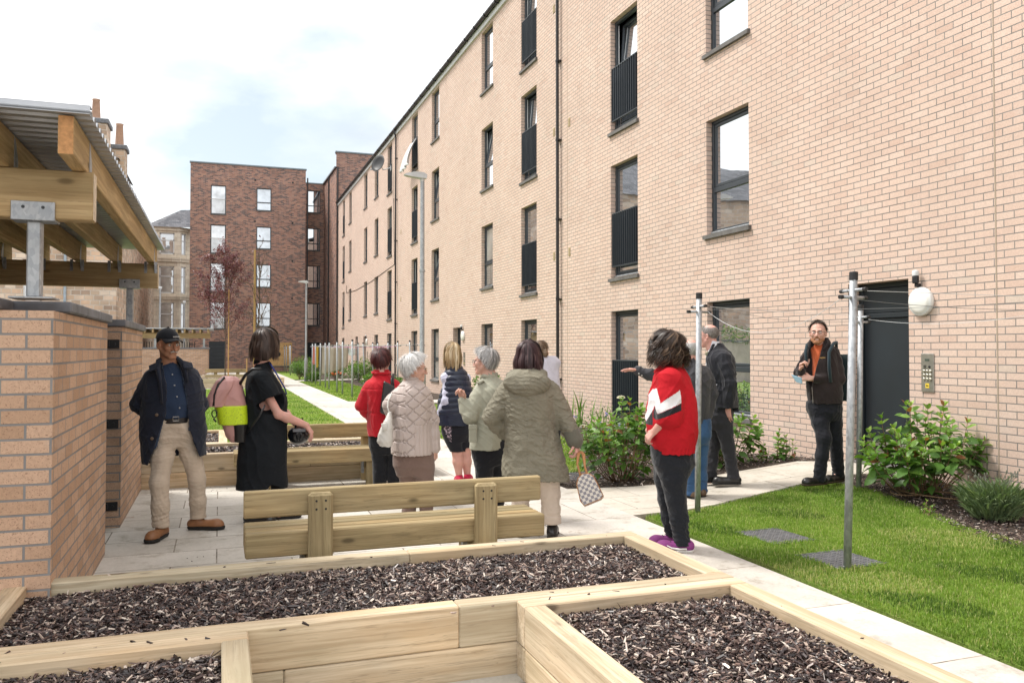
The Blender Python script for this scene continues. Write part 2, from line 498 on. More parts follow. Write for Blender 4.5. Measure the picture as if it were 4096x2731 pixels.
def galv():
    t = NT('galvanised_steel'); o = t.obj()
    vo = t.n('TexVoronoi', {'Scale': 55.0, 'Vector': t.vmul(o, (1, 1, 0.6))}).outputs['Color']
    f = t.n('SeparateColor', {0: vo}).outputs[0]
    big = t.noise(o, 3.5, 6, 0.65)
    c = t.ramp(f, [(0.0, (0.30, 0.32, 0.34)), (1.0, (0.47, 0.49, 0.51))])
    c = t.mix(1.0, c, t.ramp(big, [(0.3, (0.8, 0.8, 0.8)), (0.7, (1.12, 1.12, 1.12))]), 'MULTIPLY')
    t.b(Base_Color=c, Metallic=0.55, Roughness=t.ramp(f, [(0, (0.42,) * 3), (1, (0.6,) * 3)]))
    return t.m
M['galv'] = galv()
def corr():
    t = NT('corrugated_zinc'); o = t.obj()
    c = t.ramp(t.noise(o, 2.5, 5, 0.6), [(0.3, (0.36, 0.38, 0.41)), (0.7, (0.50, 0.52, 0.55))])
    t.b(Base_Color=c, Metallic=0.7, Roughness=0.42)
    return t.m
M['corr'] = corr()
M['wood_new'] = wood('new_sleeper_timber', (0.64, 0.545, 0.41), (0.41, 0.32, 0.215))
M['wood_bench'] = wood('treated_bench_timber', (0.415, 0.34, 0.20), (0.235, 0.18, 0.098), knots=1.0)
M['wood_roof'] = wood('treated_roof_timber', (0.52, 0.395, 0.225), (0.32, 0.225, 0.115), knots=0.9)
M['wood_end'] = plain('timber_end_grain', (0.46, 0.24, 0.10), 0.85, var=0.25, scale=40, bump=0.4, bscale=120)
M['stake'] = wood('stake_timber', (0.52, 0.34, 0.15), (0.36, 0.22, 0.10), knots=0.3)

def glass(name, tint=(0.02, 0.025, 0.03), refl=0.30):
    t = NT(name)
    gl = t.n('BsdfGlossy', {'Color': (0.92, 0.96, 1.0), 'Roughness': 0.015})
    fr = t.n('Fresnel', {'IOR': 1.9})
    fac = t.math('ADD', t.math('MULTIPLY', fr.outputs[0], 1.0), refl)
    o = t.obj()
    t.b(Base_Color=t.ramp(t.noise(o, 0.9, 3), [(0.35, tint), (0.7, tuple(c * 2.6 for c in tint))]), Roughness=0.5)
    wv = t.noise(o, 1.1, 2)
    t.set(gl.inputs['Normal'], t.bump(wv, 0.05, 0.05))
    mx = t.n('MixShader'); t.set(mx.inputs[0], fac)
    t.set(mx.inputs[1], t.bsdf.outputs[0]); t.set(mx.inputs[2], gl.outputs[0])
    t.t.links.new(mx.outputs[0], t.out.inputs['Surface'])
    return t.m
M['glass'] = glass('window_glass', refl=0.52)
M['glass_curtain'] = glass('window_glass_with_net_curtain', (0.20, 0.20, 0.19), 0.28)

def soil():
    t = NT('bare_soil'); p = t.pos()
    f = t.noise(p, 22, 6, 0.7)
    c = t.ramp(f, [(0.3, (0.022, 0.016, 0.012)), (0.55, (0.060, 0.042, 0.030)), (0.75, (0.12, 0.09, 0.065))])
    t.b(Base_Color=c, Roughness=0.95, Normal=t.bump(f, 0.9, 0.02))
    return t.m
M['soil'] = soil()
def turf():
    t = NT('mown_turf'); p = t.pos()
    n1 = t.noise(p, 1.1, 5, 0.6); n2 = t.noise(p, 60, 4, 0.75)
    c = t.ramp(n1, [(0.30, (0.16, 0.23, 0.045)), (0.5, (0.19, 0.29, 0.055)), (0.72, (0.28, 0.31, 0.10))])
    c = t.mix(1.0, c, t.ramp(n2, [(0.3, (0.5, 0.5, 0.5)), (0.7, (1.35, 1.35, 1.35))]), 'MULTIPLY')
    t.b(Base_Color=c, Roughness=0.9, Specular_IOR_Level=0.1, Normal=t.bump(n2, 1.0, 0.02))
    return t.m
M['turf'] = turf()
def paving(name, bw, rh, rot=False, base=((0.50, 0.475, 0.43), (0.60, 0.575, 0.53))):
    t = NT(name); p = t.pos(); s = t.n('SeparateXYZ', {0: p})
    a, b = ('Y', 'X') if rot else ('X', 'Y')
    wob = t.math('MULTIPLY', t.math('SUBTRACT', t.noise(p, 9, 2), 0.5), 0.006)
    uv = t.n('CombineXYZ', {'X': t.math('ADD', s.outputs[a], 50.03), 'Y': t.math('ADD', t.math('ADD', s.outputs[b], 50.0), wob), 'Z': 0.0}).outputs[0]
    br = t.n('TexBrick', {'Vector': uv, 'Color1': (0, 0, 0), 'Color2': (1, 1, 1), 'Scale': 1.0, 'Mortar Size': 0.005, 'Mortar Smooth': 0.1, 'Brick Width': bw, 'Row Height': rh}, offset=0.37, offset_frequency=2)
    c = t.ramp(br.outputs['Color'], [(0, base[0]), (1, base[1])])
    n1 = t.noise(p, 1.4, 6, 0.65); n2 = t.noise(p, 45, 5, 0.7); n3 = t.noise(p, 5, 6, 0.75)
    c = t.mix(1.0, c, t.ramp(n1, [(0.32, (0.82, 0.82, 0.80)), (0.66, (1.08, 1.08, 1.08))]), 'MULTIPLY')
    c = t.mix(1.0, c, t.ramp(n2, [(0.3, (0.90, 0.90, 0.90)), (0.7, (1.07, 1.07, 1.07))]), 'MULTIPLY')
    c = t.mix(1.0, c, t.ramp(n3, [(0.34, (0.72, 0.70, 0.66)), (0.46, (1, 1, 1))]), 'MULTIPLY')
    jn = t.mix(t.ramp(t.noise(p, 7, 3), [(0.4, (0, 0, 0)), (0.6, (1, 1, 1))]), (0.13, 0.112, 0.088), (0.30, 0.265, 0.22))
    c = t.mix(br.outputs['Fac'], c, jn)
    dirt = t.math('MULTIPLY', t.ramp(t.noise(p, 2.6, 7, 0.78), [(0.61, (0, 0, 0)), (0.70, (1, 1, 1))]), 0.7)
    c = t.mix(dirt, c, (0.20, 0.115, 0.065))
    h = t.math('ADD', t.math('MULTIPLY', br.outputs['Fac'], -1.2), t.math('MULTIPLY', n2, 0.25))
    t.b(Base_Color=c, Roughness=0.82, Specular_IOR_Level=0.3, Normal=t.bump(h, 0.5, 0.006))
    return t.m
M['paving'] = paving('stone_flag_paving', 0.82, 0.45)
M['path'] = paving('concrete_path_slabs', 1.4, 0.9, base=((0.50, 0.47, 0.43), (0.57, 0.54, 0.50)))
M['entry'] = paving('entry_path_slabs', 0.95, 0.62, base=((0.47, 0.43, 0.37), (0.55, 0.51, 0.45)))

# ================================================================ ground
def sheet(name, poly, z, mat, skirt=0.12):
    m = MB(); m.prism(poly, z - skirt, z)
    return tag(m.build(name, mat), kind='structure')
def rect(x0, y0, x1, y1): return [(x0, y0), (x1, y0), (x1, y1), (x0, y1)]

m = MB(); m.add([(-900, -600, 0), (900, -600, 0), (900, 1500, 0), (-900, 1500, 0)], [[[0, 1, 2, 3]]])
tag(m.build('ground', M['soil']), kind='structure')
sheet('patio_paving', rect(-9, -2.5, 2.46, 12.75), 0.060, M['paving'])
sheet('long_path', rect(2.462, -2.5, 3.57, 61.3), 0.064, M['path'])
# the ground rises a little towards the threshold of the near door
from mathutils.geometry import delaunay_2d_cdt
def ramp_z(x): return 0.062 + 0.145 * min(1, max(0, (x - 4.5) / 2.2)) ** 1.2
def rise(x, y):
    k = min(1, max(0, (y - 5.4) / 1.7)) if y < 7.8 else min(1, max(0, (10.6 - y) / 2.2))
    k = k * k * (3 - 2 * k)
    return (ramp_z(min(x, 7.25)) - 0.062) * k
def inside(poly, x, y):
    c = False; n = len(poly)
    for i in range(n):
        (x1, y1), (x2, y2) = poly[i], poly[i - 1]
        if (y1 > y) != (y2 > y) and x < (x2 - x1) * (y - y1) / (y2 - y1) + x1: c = not c
    return c
def densify(poly, d):
    o = []
    for i, a in enumerate(poly):
        b = poly[(i + 1) % len(poly)]; n = max(1, int(math.dist(a, b) / d))
        o += [(a[0] + (b[0] - a[0]) * k / n, a[1] + (b[1] - a[1]) * k / n) for k in range(n)]
    return o
def hsheet(name, poly, z, mat, step=0.25, yclip=1e9, bumpy=0.0):
    P = densify(poly, step); n = len(P)
    xs = [p[0] for p in P]; ys = [p[1] for p in P]; pts = list(P)
    for x in np.arange(min(xs), max(xs), step):
        for y in np.arange(min(ys), min(max(ys), yclip), step):
            if inside(P, x, y) and min((x - a) ** 2 + (y - b) ** 2 for a, b in P) > (step * .4) ** 2: pts.append((x, y))
    vv, ee, ff, *_ = delaunay_2d_cdt([Vector(p) for p in pts], [(i, (i + 1) % n) for i in range(n)], [], 1, 1e-5)
    V = [(v.x, v.y, z + rise(v.x, v.y) + (bumpy * math.sin(v.x * 9 + v.y * 5) * math.sin(v.y * 11 - v.x * 4))) for v in vv]
    nv = len(V)
    V += [(x, y, -0.06) for x, y in P]
    top = np.array([list(f) for f in ff])
    sk = np.array([[i, nv + i, nv + (i + 1) % n, (i + 1) % n] for i in range(n)])
    return tag(mk(name, V, [top, sk], mat, smooth=False), kind='structure')
ent = [(3.572, 6.78), (4.2, 6.86), (4.91, 7.08), (5.84, 7.31), (6.54, 7.40), (7.42, 7.19), (7.42, 8.15), (6.70, 8.42), (5.79, 8.34), (4.91, 8.23), (4.3, 8.2), (3.572, 8.3)]
hsheet('entry_path', ent, 0.062, M['entry'])
sheet('side_path', rect(3.572, 23.2, 7.3, 24.5), 0.062, M['path'])
sheet('far_side_path', [(3.572, 41.0), (4.6, 42.0), (7.3, 42.6), (7.3, 43.9), (4.4, 43.2), (3.572, 42.4)], 0.062, M['path'])
NEAR_LAWN = [(3.61, -1.0), (5.95, -1.0), (5.95, 4.75), (6.02, 5.28), (6.16, 5.68), (6.22, 6.08), (6.28, 6.67), (6.18, 7.28), (5.84, 7.29), (4.91, 7.06), (4.2, 6.83), (3.68, 6.74)]
hsheet('near_lawn', NEAR_LAWN, 0.050, M['turf'], 0.3)
STRIP_LAWN = [(3.574, 8.95), (3.95, 9.02), (4.4, 9.6), (4.95, 11.0), (5.7, 13.5), (5.7, 23.19), (3.574, 23.19)]
sheet('pole_lawn', STRIP_LAWN, 0.052, M['turf'])
STRIP2 = rect(3.574, 24.52, 5.5, 40.9)
sheet('far_pole_lawn', STRIP2, 0.052, M['turf'])
sheet('end_lawn', rect(3.574, 44.0, 4.6, 61.2), 0.052, M['turf'])
LEFT_LAWN = rect(-9, 12.76, 2.45, 34.4)
sheet('left_lawn', LEFT_LAWN, 0.052, M['turf'])
sheet('far_yard_paving', rect(-14, 34.42, 2.45, 61.2), 0.050, M['paving'])
BED = [(5.95, -1), (7.25, -1), (7.25, 7.17), (6.55, 7.38), (6.22, 6.67), (6.16, 6.08), (6.02, 5.68), (5.83, 5.28), (5.8, 4.75)]
hsheet('bed_soil', BED, 0.038, M['soil'], 0.3, bumpy=0.012)
BORDER = [(3.62, 8.32), (4.6, 8.22), (5.8, 8.36), (6.7, 8.44), (7.25, 8.2), (7.25, 61), (5.2, 61), (5.2, 14.0), (4.4, 9.9), (3.66, 9.0)]
hsheet('border_soil', BORDER, 0.042, M['soil'], 0.4, 16.0, bumpy=0.008)

# ================================================================ pale brick block of flats
FX = 7.25
BLD = wthing('apartment_building', 'long four storey pale buff brick block of flats along the right side', 'building', (FX, 30.0, 0.0))
STOREY = 2.87
WIN = []   # (key, y0, y1, z0, z1, kind)
COLS = [('a', 10.13, 11.24, 'W'), ('b', 13.52, 14.63, 'J'), ('c', 18.67, 19.77, 'J'), ('d', 22.10, 23.17, 'W'), ('e', 28.18, 29.27, 'W'), ('f', 31.53, 32.6, 'J'), ('g', 36.64, 37.7, 'J'), ('h', 40.02, 41.05, 'W'), ('i', 43.24, 44.25, 'W'), ('j', 48.74, 49.74, 'W'), ('k', 51.52, 52.45, 'J')]
for cn, y0, y1, kd in COLS:
    for k in range(4):
        if k == 0 and cn in 'ij': continue
        head = 2.32 + STOREY * k
        z0 = head - (2.21 if kd == 'J' else 1.80)
        WIN.append((cn + str(k), y0, y1, z0, head, kd))
WIN.append(('l0', 46.23, 47.13, 0.12, 2.32, 'J'))
WIN = [w if w[0] != 'a0' else ('a0', 10.13, 11.24, 0.58, 2.32, 'W') for w in WIN]
DOORS = [(7.20, 8.14, 0.0, 2.37), (25.37, 26.30, 0.0, 2.30), (43.48, 44.36, 0.0, 2.30)]
HOLES = [(w[1], w[2], w[3], w[4]) for w in WIN] + DOORS
YB0, YB1, ZT = -6.0, 54.5, 11.05
def wall_grid(u0, u1, v0, v1, holes):
    us = sorted({u0, u1} | {h[0] for h in holes} | {h[1] for h in holes}); vs = sorted({v0, v1} | {h[2] for h in holes} | {h[3] for h in holes})
    us = [u for u in us if u0 <= u <= u1]; vs = [v for v in vs if v0 <= v <= v1]
    idx = {}; V = []; Q = []
    def vid(i, j):
        if (i, j) not in idx: idx[(i, j)] = len(V); V.append((us[i], vs[j]))
        return idx[(i, j)]
    for i in range(len(us) - 1):
        cu = (us[i] + us[i + 1]) / 2
        for j in range(len(vs) - 1):
            cv = (vs[j] + vs[j + 1]) / 2
            if any(h[0] < cu < h[1] and h[2] < cv < h[3] for h in holes): continue
            Q.append([vid(i, j), vid(i + 1, j), vid(i + 1, j + 1), vid(i, j + 1)])
    return V, Q
m = MB()
V2, Q = wall_grid(YB0, YB1, -0.1, ZT, HOLES)
m.add([(FX, u, v) for u, v in V2], [np.array(Q)[:, ::-1]])
RD = 0.17
for y0, y1, z0, z1 in HOLES:
    a = [(FX, y0, z0), (FX, y1, z0), (FX, y1, z1), (FX, y0, z1)]; b = [(FX + RD, y, z) for _, y, z in a]
    rd = 0.32 if (y0, y1, z0, z1) in DOORS else RD
    b = [(FX + rd, y, z) for _, y, z in a]
    for i in range(4):
        j = (i + 1) % 4
        m.quad(a[i], a[j], b[j], b[i])
# the rest of the block: end walls, back and top edge
for y in (YB0, YB1):
    m.quad((FX, y, -0.1), (19.0, y, -0.1), (19.0, y, ZT), (FX, y, ZT)) if y == YB0 else m.quad((FX, y, ZT), (19.0, y, ZT), (19.0, y, -0.1), (FX, y, -0.1))
m.quad((19.0, YB0, -0.1), (19.0, YB1, -0.1), (19.0, YB1, ZT), (19.0, YB0, ZT))
m.build('brick_wall', M['brick'], BLD)
m = MB()
m.quad((FX - 0.10, YB0, ZT + 0.20), (FX - 0.10, YB1, ZT + 0.20), (13.1, YB1, ZT + 2.4), (13.1, YB0, ZT + 2.4))
m.quad((19.2, YB1, ZT + 0.2), (19.2, YB0, ZT + 0.2), (13.1, YB0, ZT + 2.4), (13.1, YB1, ZT + 2.4))
m.add([(FX - .1, YB1, ZT + .2), (19.2, YB1, ZT + .2), (13.1, YB1, ZT + 2.4)], [[[0, 1, 2]]])
m.build('roof', M['slate'], BLD)
m = MB(); m.box((FX - 0.055, YB0, ZT - 0.05), (FX + 0.0, YB1, ZT + 0.13)); m.build('fascia', M['soffit'], BLD)
m = MB()
th = np.linspace(math.pi, 2 * math.pi, 9)
prof = [(FX - 0.125 + 0.065 * math.cos(t), ZT + 0.17 + 0.075 * math.sin(t)) for t in th]
pin = [(FX - 0.125 + 0.057 * math.cos(t), ZT + 0.172 + 0.067 * math.sin(t)) for t in th][::-1]
m.prism(prof + pin, YB0, YB1, plane='xz')
for y in np.arange(YB0 + 0.4, YB1, 1.0):
    m.box((FX - 0.195, y, ZT + 0.085), (FX - 0.05, y + 0.05, ZT + 0.185))
m.build('gutter', M['black'], BLD)
for yy in (17.18, 35.45, 54.35):
    m = MB()
    m.tube([(FX - 0.13, yy, ZT + 0.12), (FX - 0.12, yy, ZT - 0.05), (FX - 0.075, yy, ZT - 0.22), (FX - 0.075, yy, 0.0)], 0.036, 10)
    for z in np.arange(0.9, 10.9, 1.8):
        m.lathe([(0.045, 0), (0.045, 0.05)], (FX - 0.075, yy, z), n=12)
        m.box((FX - 0.09, yy - 0.075, z + 0.01), (FX - 0.002, yy + 0.075, z + 0.035))
    m.build('downpipe', M['black'], BLD)
m = MB()
m.box((FX - 0.003, 6.083, 0.0), (FX + 0.02, 6.097, ZT - 0.05)); m.build('movement_joint', plain('sealant', (0.36, 0.29, 0.22), 0.8), BLD)
m = MB(); m.box((FX - 0.003, 16.78, 0.0), (FX + 0.02, 16.795, ZT - 0.05)); m.build('movement_joint', plain('sealant', (0.36, 0.29, 0.22), 0.8), BLD)
M['vent'] = plain('terracotta_vent', (0.42, 0.33, 0.20), 0.7)
for k in (1, 2, 3):
    for y in (16.62, 17.5, 34.6):
        z = 1.72 + STOREY * k - 0.95
        m = MB(); m.box((FX - 0.012, y, z), (FX + 0.01, y + 0.1, z + 0.19), 0.004)
        for i in range(6): m.box((FX - 0.016, y + 0.015, z + 0.02 + i * 0.027), (FX - 0.011, y + 0.085, z + 0.032 + i * 0.027))
        m.build('wall_vent', M['vent'], BLD)

def frame_bm(mb, x, y0, y1, z0, z1, w, d, bev=0.006):
    mb.box((x, y0, z0), (x + d, y0 + w, z1), bev); mb.box((x, y1 - w, z0), (x + d, y1, z1), bev)
    mb.box((x + .001, y0 + w, z0), (x + d - .001, y1 - w, z0 + w), bev); mb.box((x + .001, y0 + w, z1 - w), (x + d - .001, y1 - w, z1), bev)
OPEN = {'a2': 4, 'b2': 3.5, 'd2': 6, 'e1': 6, 'e2': 5, 'c2': 2.5, 'c3': 2, 'g2': 4, 'h2': 3, 'f2': 3, 'f1': 4}
CURT = {'e0', 'd1', 'j1', 'h1'}
for key, y0, y1, z0, z1, kd in WIN:
    XF = FX + 0.10
    m = MB(); zs = z0 + 0.02
    frame_bm(m, XF, y0, y1, zs, z1, 0.055, 0.07)
    zt = z0 + 0.70 if kd == 'W' else None
    if zt: m.box((XF + 0.002, y0 + .055, zt - 0.04), (XF + 0.068, y1 - .055, zt + 0.04), 0.006)
    m.box((XF - 0.004, y0 + 0.02, z1 - 0.05), (XF + 0.01, y1 - 0.02, z1 - 0.025))
    win = wsub(m.build('window', M['anthracite'], BLD), BLD)
    g = M['glass_curtain'] if key in CURT else M['glass']
    ang = OPEN.get(key, 0)
    lo, hi = (zt + 0.04 if zt else zs + 0.055), z1 - 0.055
    ya, yb = y0 + 0.055, y1 - 0.055
    # opening sash, tilted inwards at the top where the photograph shows it open
    m = MB(); frame_bm(m, 0, ya + .004, yb - .004, 0.004, hi - lo - .004, 0.05, 0.05)
    sa = math.tan(math.radians(ang))
    Vs = np.concatenate(m.V); Vs[:, 0] += XF + 0.012 + Vs[:, 2] * sa; Vs[:, 2] += lo
    m.V = [Vs]
    sash = wsub(m.build('sash', M['anthracite'], win), BLD)
    m = MB(); h = hi - lo
    m.quad((XF + 0.03 + .045 * sa, ya + .05, lo + .045), (XF + 0.03 + (h - .045) * sa, ya + .05, hi - .045), (XF + 0.03 + (h - .045) * sa, yb - .05, hi - .045), (XF + 0.03 + .045 * sa, yb - .05, lo + .045))
    m.build('pane', g, win)
    if ang:
        m = MB(); m.box((XF + 0.05, yb - 0.004, lo + .02), (XF + 0.068, yb + 0.002, hi - .02)); m.box((XF + 0.058, ya, lo), (XF + 0.2, yb, lo + .01)); m.build('inner_frame_edge', M['upvc'], win)
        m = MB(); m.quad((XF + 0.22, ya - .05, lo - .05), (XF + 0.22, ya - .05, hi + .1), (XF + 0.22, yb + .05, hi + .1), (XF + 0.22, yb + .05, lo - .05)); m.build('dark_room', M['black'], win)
    if zt:
        m = MB(); m.quad((XF + 0.03, ya, zs + .055), (XF + 0.03, ya, zt - .04), (XF + 0.03, yb, zt - .04), (XF + 0.03, yb, zs + .055)); m.build('pane', g, win)
    m = MB(); m.prism([(FX - 0.05, z0 - 0.075), (FX + 0.12, z0 - 0.075), (FX + 0.12, z0 + 0.02), (FX - 0.05, z0 - 0.012)], y0 - 0.05, y1 + 0.05, plane='xz'); m.build('sill', M['sill'], win)
    m = MB(); m.box((XF - 0.035, y0 + 0.01, zs), (XF + 0.0, y1 - 0.01, zs + 0.022), 0.003); m.build('drip_edge', M['galv'], win)
    if kd == 'J' and not key.startswith('l'):
        m = MB(); xr = FX + 0.035; rb, rt = z0 + 0.22, z0 + 1.26
        m.box((xr - .02, y0 + .012, rt - .012), (xr + .02, y1 - .012, rt + .012), 0.003); m.box((xr - .02, y0 + .012, rb - .012), (xr + .02, y1 - .012, rb + .012), 0.003)
        m.box((xr - .02, y0 + .012, rb), (xr + .02, y0 + .03, rt), 0.002); m.box((xr - .02, y1 - .03, rb), (xr + .02, y1 - .012, rt), 0.002)
        n = 12
        for i in range(1, n):
            y = y0 + .02 + (y1 - y0 - .04) * i / n
            m.box((xr - .025, y - .006, rb), (xr + .025, y + .006, rt))
        m.build('balcony_railing', M['anthracite'], win)
for y0, y1, z0, z1 in DOORS:
    zt_ = 0.24 if y0 < 10 else 0.12
    m = MB(); X = FX + 0.16
    m.box((X, y0, zt_), (X + .08, y0 + .06, z1), .006); m.box((X, y1 - .06, zt_), (X + .08, y1, z1), .006); m.box((X + .001, y0 + .06, z1 - .06), (X + .079, y1 - .06, z1), .006)
    m.box((X + .01, y0 + .06, z1 - 0.36), (X + .05, y1 - .06, z1 - .06), .01)
    m.box((X + .005, y0 + .06, z1 - 0.42), (X + .075, y1 - .06, z1 - .36), .006)
    d = wsub(m.build('door', M['slate_door'], BLD), BLD)
    y_near = y0 < 10
    m = MB(); m.box((X + .03, y0 + .063, zt_ + .01), (X + .07, y1 - .063, z1 - .424), .004); m.build('door_leaf', M['slate_door'], d)
    m = MB(); m.box((X + .022, y0 + .09, zt_ + .03), (X + .03, y1 - .09, zt_ + .24), .002); m.build('kick_plate', M['steel'], d)
    if y0 > 10:
        m = MB(); m.tube([(X + .03, y1 - .13, 1.0), (X - .02, y1 - .13, 1.0), (X - .02, y1 - .13, 1.35), (X + .03, y1 - .13, 1.35)], 0.011, 8); m.build('handle', M['steel'], d)
    m = MB(); m.box((FX + .002, y0 + .002, zt_ - .16), (X + .2, y1 - .002, zt_ - .004), .006); m.build('threshold', M['sill'], d)

# ---- things fixed to the front of the flats
def bulkhead(y, z, label):
    o = wthing('wall_lamp', label, 'wall lamp', (FX, y, z), 'round lamps beside the doors')
    m = MB(); m.lathe([(0.152, 0), (0.158, 0.015), (0.158, 0.042), (0.150, 0.055)], (FX, y, z), (-1, 0, 0), 32); m.build('lamp_base', M['white'], o, True)
    m = MB(); m.lathe([(0.134, 0.053), (0.128, 0.062), (0.10, 0.072), (0.05, 0.079), (0.0, 0.081)], (FX, y, z), (-1, 0, 0), 32, cap=False); m.build('diffuser', plain('opal_diffuser', (0.80, 0.79, 0.74), 0.3, var=0.02), o, True)
    m = MB(); m.lathe([(0.028, 0), (0.035, 0.01), (0.035, 0.075), (0.03, 0.085)], (FX - .06, y + .04, z + .20), n=16); m.box((FX - .06, y + .02, z + .16), (FX, y + .06, z + .2), .004); m.tube([(FX - .06, y + .04, z + .2), (FX - .05, y + .04, z + .17), (FX - .03, y + .02, z + .15)], 0.008, 6); m.build('sensor_base', M['black'], o)
    m = MB(); m.lathe([(0.035, 0.0), (0.035, 0.04), (0.028, 0.058), (0.0, 0.064)], (FX - .06, y + .04, z + .285), n=16, cap=False); m.build('sensor_dome', M['soffit'], o, True)
bulkhead(7.00, 2.10, 'large round white lamp on the wall right of the nearest open dark doorway')
bulkhead(25.05, 2.02, 'round white lamp beside the second doorway, above the blonde woman')
bulkhead(43.15, 2.02, 'small round white lamp by the farthest doorway, behind the drying poles')

def intercom(y, z, label):
    o = wthing('door_intercom', label, 'intercom', (FX, y, z), 'door entry panels')
    m = MB(); m.box((FX - .014, y - .085, z - .21), (FX, y + .085, z + .21), .004)
    for sy in (-.07, .07):
        for sz in (-.19, .19): m.lathe([(.006, 0), (.006, .003)], (FX - .014, y + sy, z + sz), (-1, 0, 0), 8)
    m.build('face_plate', M['steel'], o)
    m = MB(); m.box((FX - .016, y - .03, z + .125), (FX - .0135, y + .03, z + .15)); m.build('display', plain('lcd_display', (0.07, 0.09, 0.075), 0.25), o)
    m = MB()
    for i in range(5):
        for j in range(5): m.box((FX - .0155, y + .012 + i * .008, z + .045 + j * .008), (FX - .0135, y + .017 + i * .008, z + .050 + j * .008))
    m.build('speaker_grille', M['black'], o)
    m = MB(); m.lathe([(.014, 0), (.014, .004), (.010, .006)], (FX - .014, y - .03, z + .065), (-1, 0, 0), 14); m.build('camera_lens', M['black'], o)
    for r in range(3):
        for c in range(3):
            m = MB(); m.lathe([(.017, 0), (.017, .008), (.013, .011), (0, .011)], (FX - .014, y + .042 - c * .042, z + .015 - r * .043), (-1, 0, 0), 14, cap=False)
            m.build('key_button', plain('brass_button', (0.50, 0.47, 0.40), 0.3, 0.8) if not bpy.data.materials.get('brass_button') else bpy.data.materials['brass_button'], o)
    m = MB(); m.box((FX - .016, y - .025, z - .165), (FX - .0135, y + .025, z - .115)); b = wsub(m.build('fob_reader', plain('yellow_label', (0.75, 0.55, 0.05), 0.5, var=.03), o), o)
    m = MB(); m.lathe([(.009, 0), (.009, .001)], (FX - .0162, y + .006, z - .14), (-1, 0, 0), 12); m.box((FX - .0172, y - .018, z - .144), (FX - .0162, y + .004, z - .136)); m.build('key_symbol', M['black'], b)
intercom(6.94, 1.325, 'steel door entry panel with brass keys left of the near wall joint')
intercom(24.95, 1.30, 'small door entry panel by the second doorway behind the blonde woman')
intercom(43.0, 1.30, 'tiny door entry panel by the farthest doorway along the wall')

o = wthing('satellite_dish', 'dark grey satellite dish on a bent arm high on the wall under the gutter', 'satellite dish', (FX, 36.8, 9.8))
ax = np.array([-0.80, -0.52, 0.24]); ax /= np.linalg.norm(ax); c0 = np.array([6.72, 36.9, 9.95])
m = MB(); m.lathe([(0.0, 0.0), (0.15, 0.012), (0.28, 0.045), (0.40, 0.10), (0.405, 0.092), (0.28, 0.035), (0.15, 0.002), (0.0, -0.01)], c0, ax, 32, cap=False); m.build('reflector', plain('dark_dish', (0.022, 0.023, 0.026), 0.5), o, True)
m = MB(); m.tube([c0 - ax * .02, c0 - ax * .1, (6.9, 37.0, 9.72), (7.2, 36.85, 9.79)], 0.022, 8); m.box((7.22, 36.75, 9.68), (7.25, 36.95, 9.9), .004); m.tube([c0 + np.array((0, 0, -.38)), c0 + ax * .42 + np.array((-.06, 0, -.42))], 0.012, 6); m.box(c0 + ax * .42 + np.array((-.1, -.04, -.46)), c0 + ax * .42 + np.array((-.02, .04, -.38)), .01); m.build('mounting_arm', M['galv'], o)

# white cloth hung out of a top floor window
nu, nv = 26, 22
V = []
for j in range(nv):
    t = j / (nv - 1)
    for i in range(nu):
        s = i / (nu - 1)
        y = 31.62 + 0.95 * s + 0.55 * t * s; z = 9.90 - 0.05 * math.sin(s * 3) - 1.0 * t - 0.12 * s * t
        x = FX - 0.03 - 0.26 * t ** .8 - 0.05 * math.sin(s * 21 + 2 * t) * (0.3 + t) - 0.10 * math.sin(t * 2.2)
        V.append((x, y, z))
Q = np.array([[j * nu + i, j * nu + i + 1, (j + 1) * nu + i + 1, (j + 1) * nu + i] for j in range(nv - 1) for i in range(nu - 1)])
cl = mk('hanging_cloth', V, [Q], fabric('white_cloth', (0.78, 0.79, 0.82), .04, .3), smooth=True)
md = cl.modifiers.new('thickness', 'SOLIDIFY'); md.thickness = 0.012
tag(cl, 'white bed cloth hung out over the railing of a top floor window', 'cloth')
# a cable run across the wall
m = MB()
m.tube([(FX - .012, 36.2, 8.3), (FX - .012, 36.0, 5.35), (FX - .012, 38, 5.25), (FX - .012, 42, 5.05), (FX - .012, 47.0, 4.95), (FX - .012, 50.6, 5.05), (FX - .012, 50.6, 5.5)], 0.012, 6)
m.build('wall_cable', M['black'], BLD)

# ================================================================ dark brick block at the far end
DK = wthing('dark_brick_building', 'tall dark red brick block closing the far end of the court', 'building', (2, 61.5, 0))
Yd = 61.5
dwin = []
for k, (z1, z0) in enumerate([(13.18, 11.14), (10.39, 8.37), (7.70, 5.67), (4.95, 3.06)]):
    dwin.append((-0.68, 0.34, z0, z1, 'tall'))
for k, (z1, z0) in enumerate([(13.16, 11.55), (10.40, 8.80), (7.70, 6.05), (4.96, 3.25)]):
    dwin.append((2.40, 3.42, z0, z1, 'two'))
louv = (-0.72, 0.37, 0.25, 2.18); osb = (3.0, 4.92, 0.45, 2.12)
m = MB()
V2, Q = wall_grid(-2.02, 5.82, -0.1, 14.67, [w[:4] for w in dwin] + [louv, osb])
m.add([(u, Yd, v) for u, v in V2], [np.array(Q)])
for (x0, x1, z0, z1) in [w[:4] for w in dwin] + [louv, osb]:
    a = [(x0, Yd, z0), (x1, Yd, z0), (x1, Yd, z1), (x0, Yd, z1)]; b = [(x, Yd + .16, z) for x, _, z in a]
    for i in range(4): m.quad(a[(i + 1) % 4], a[i], b[i], b[(i + 1) % 4])
m.quad((-2.02, Yd, 14.67), (-2.02, Yd + 11, 14.67), (-2.02, Yd + 11, -.1), (-2.02, Yd, -.1))
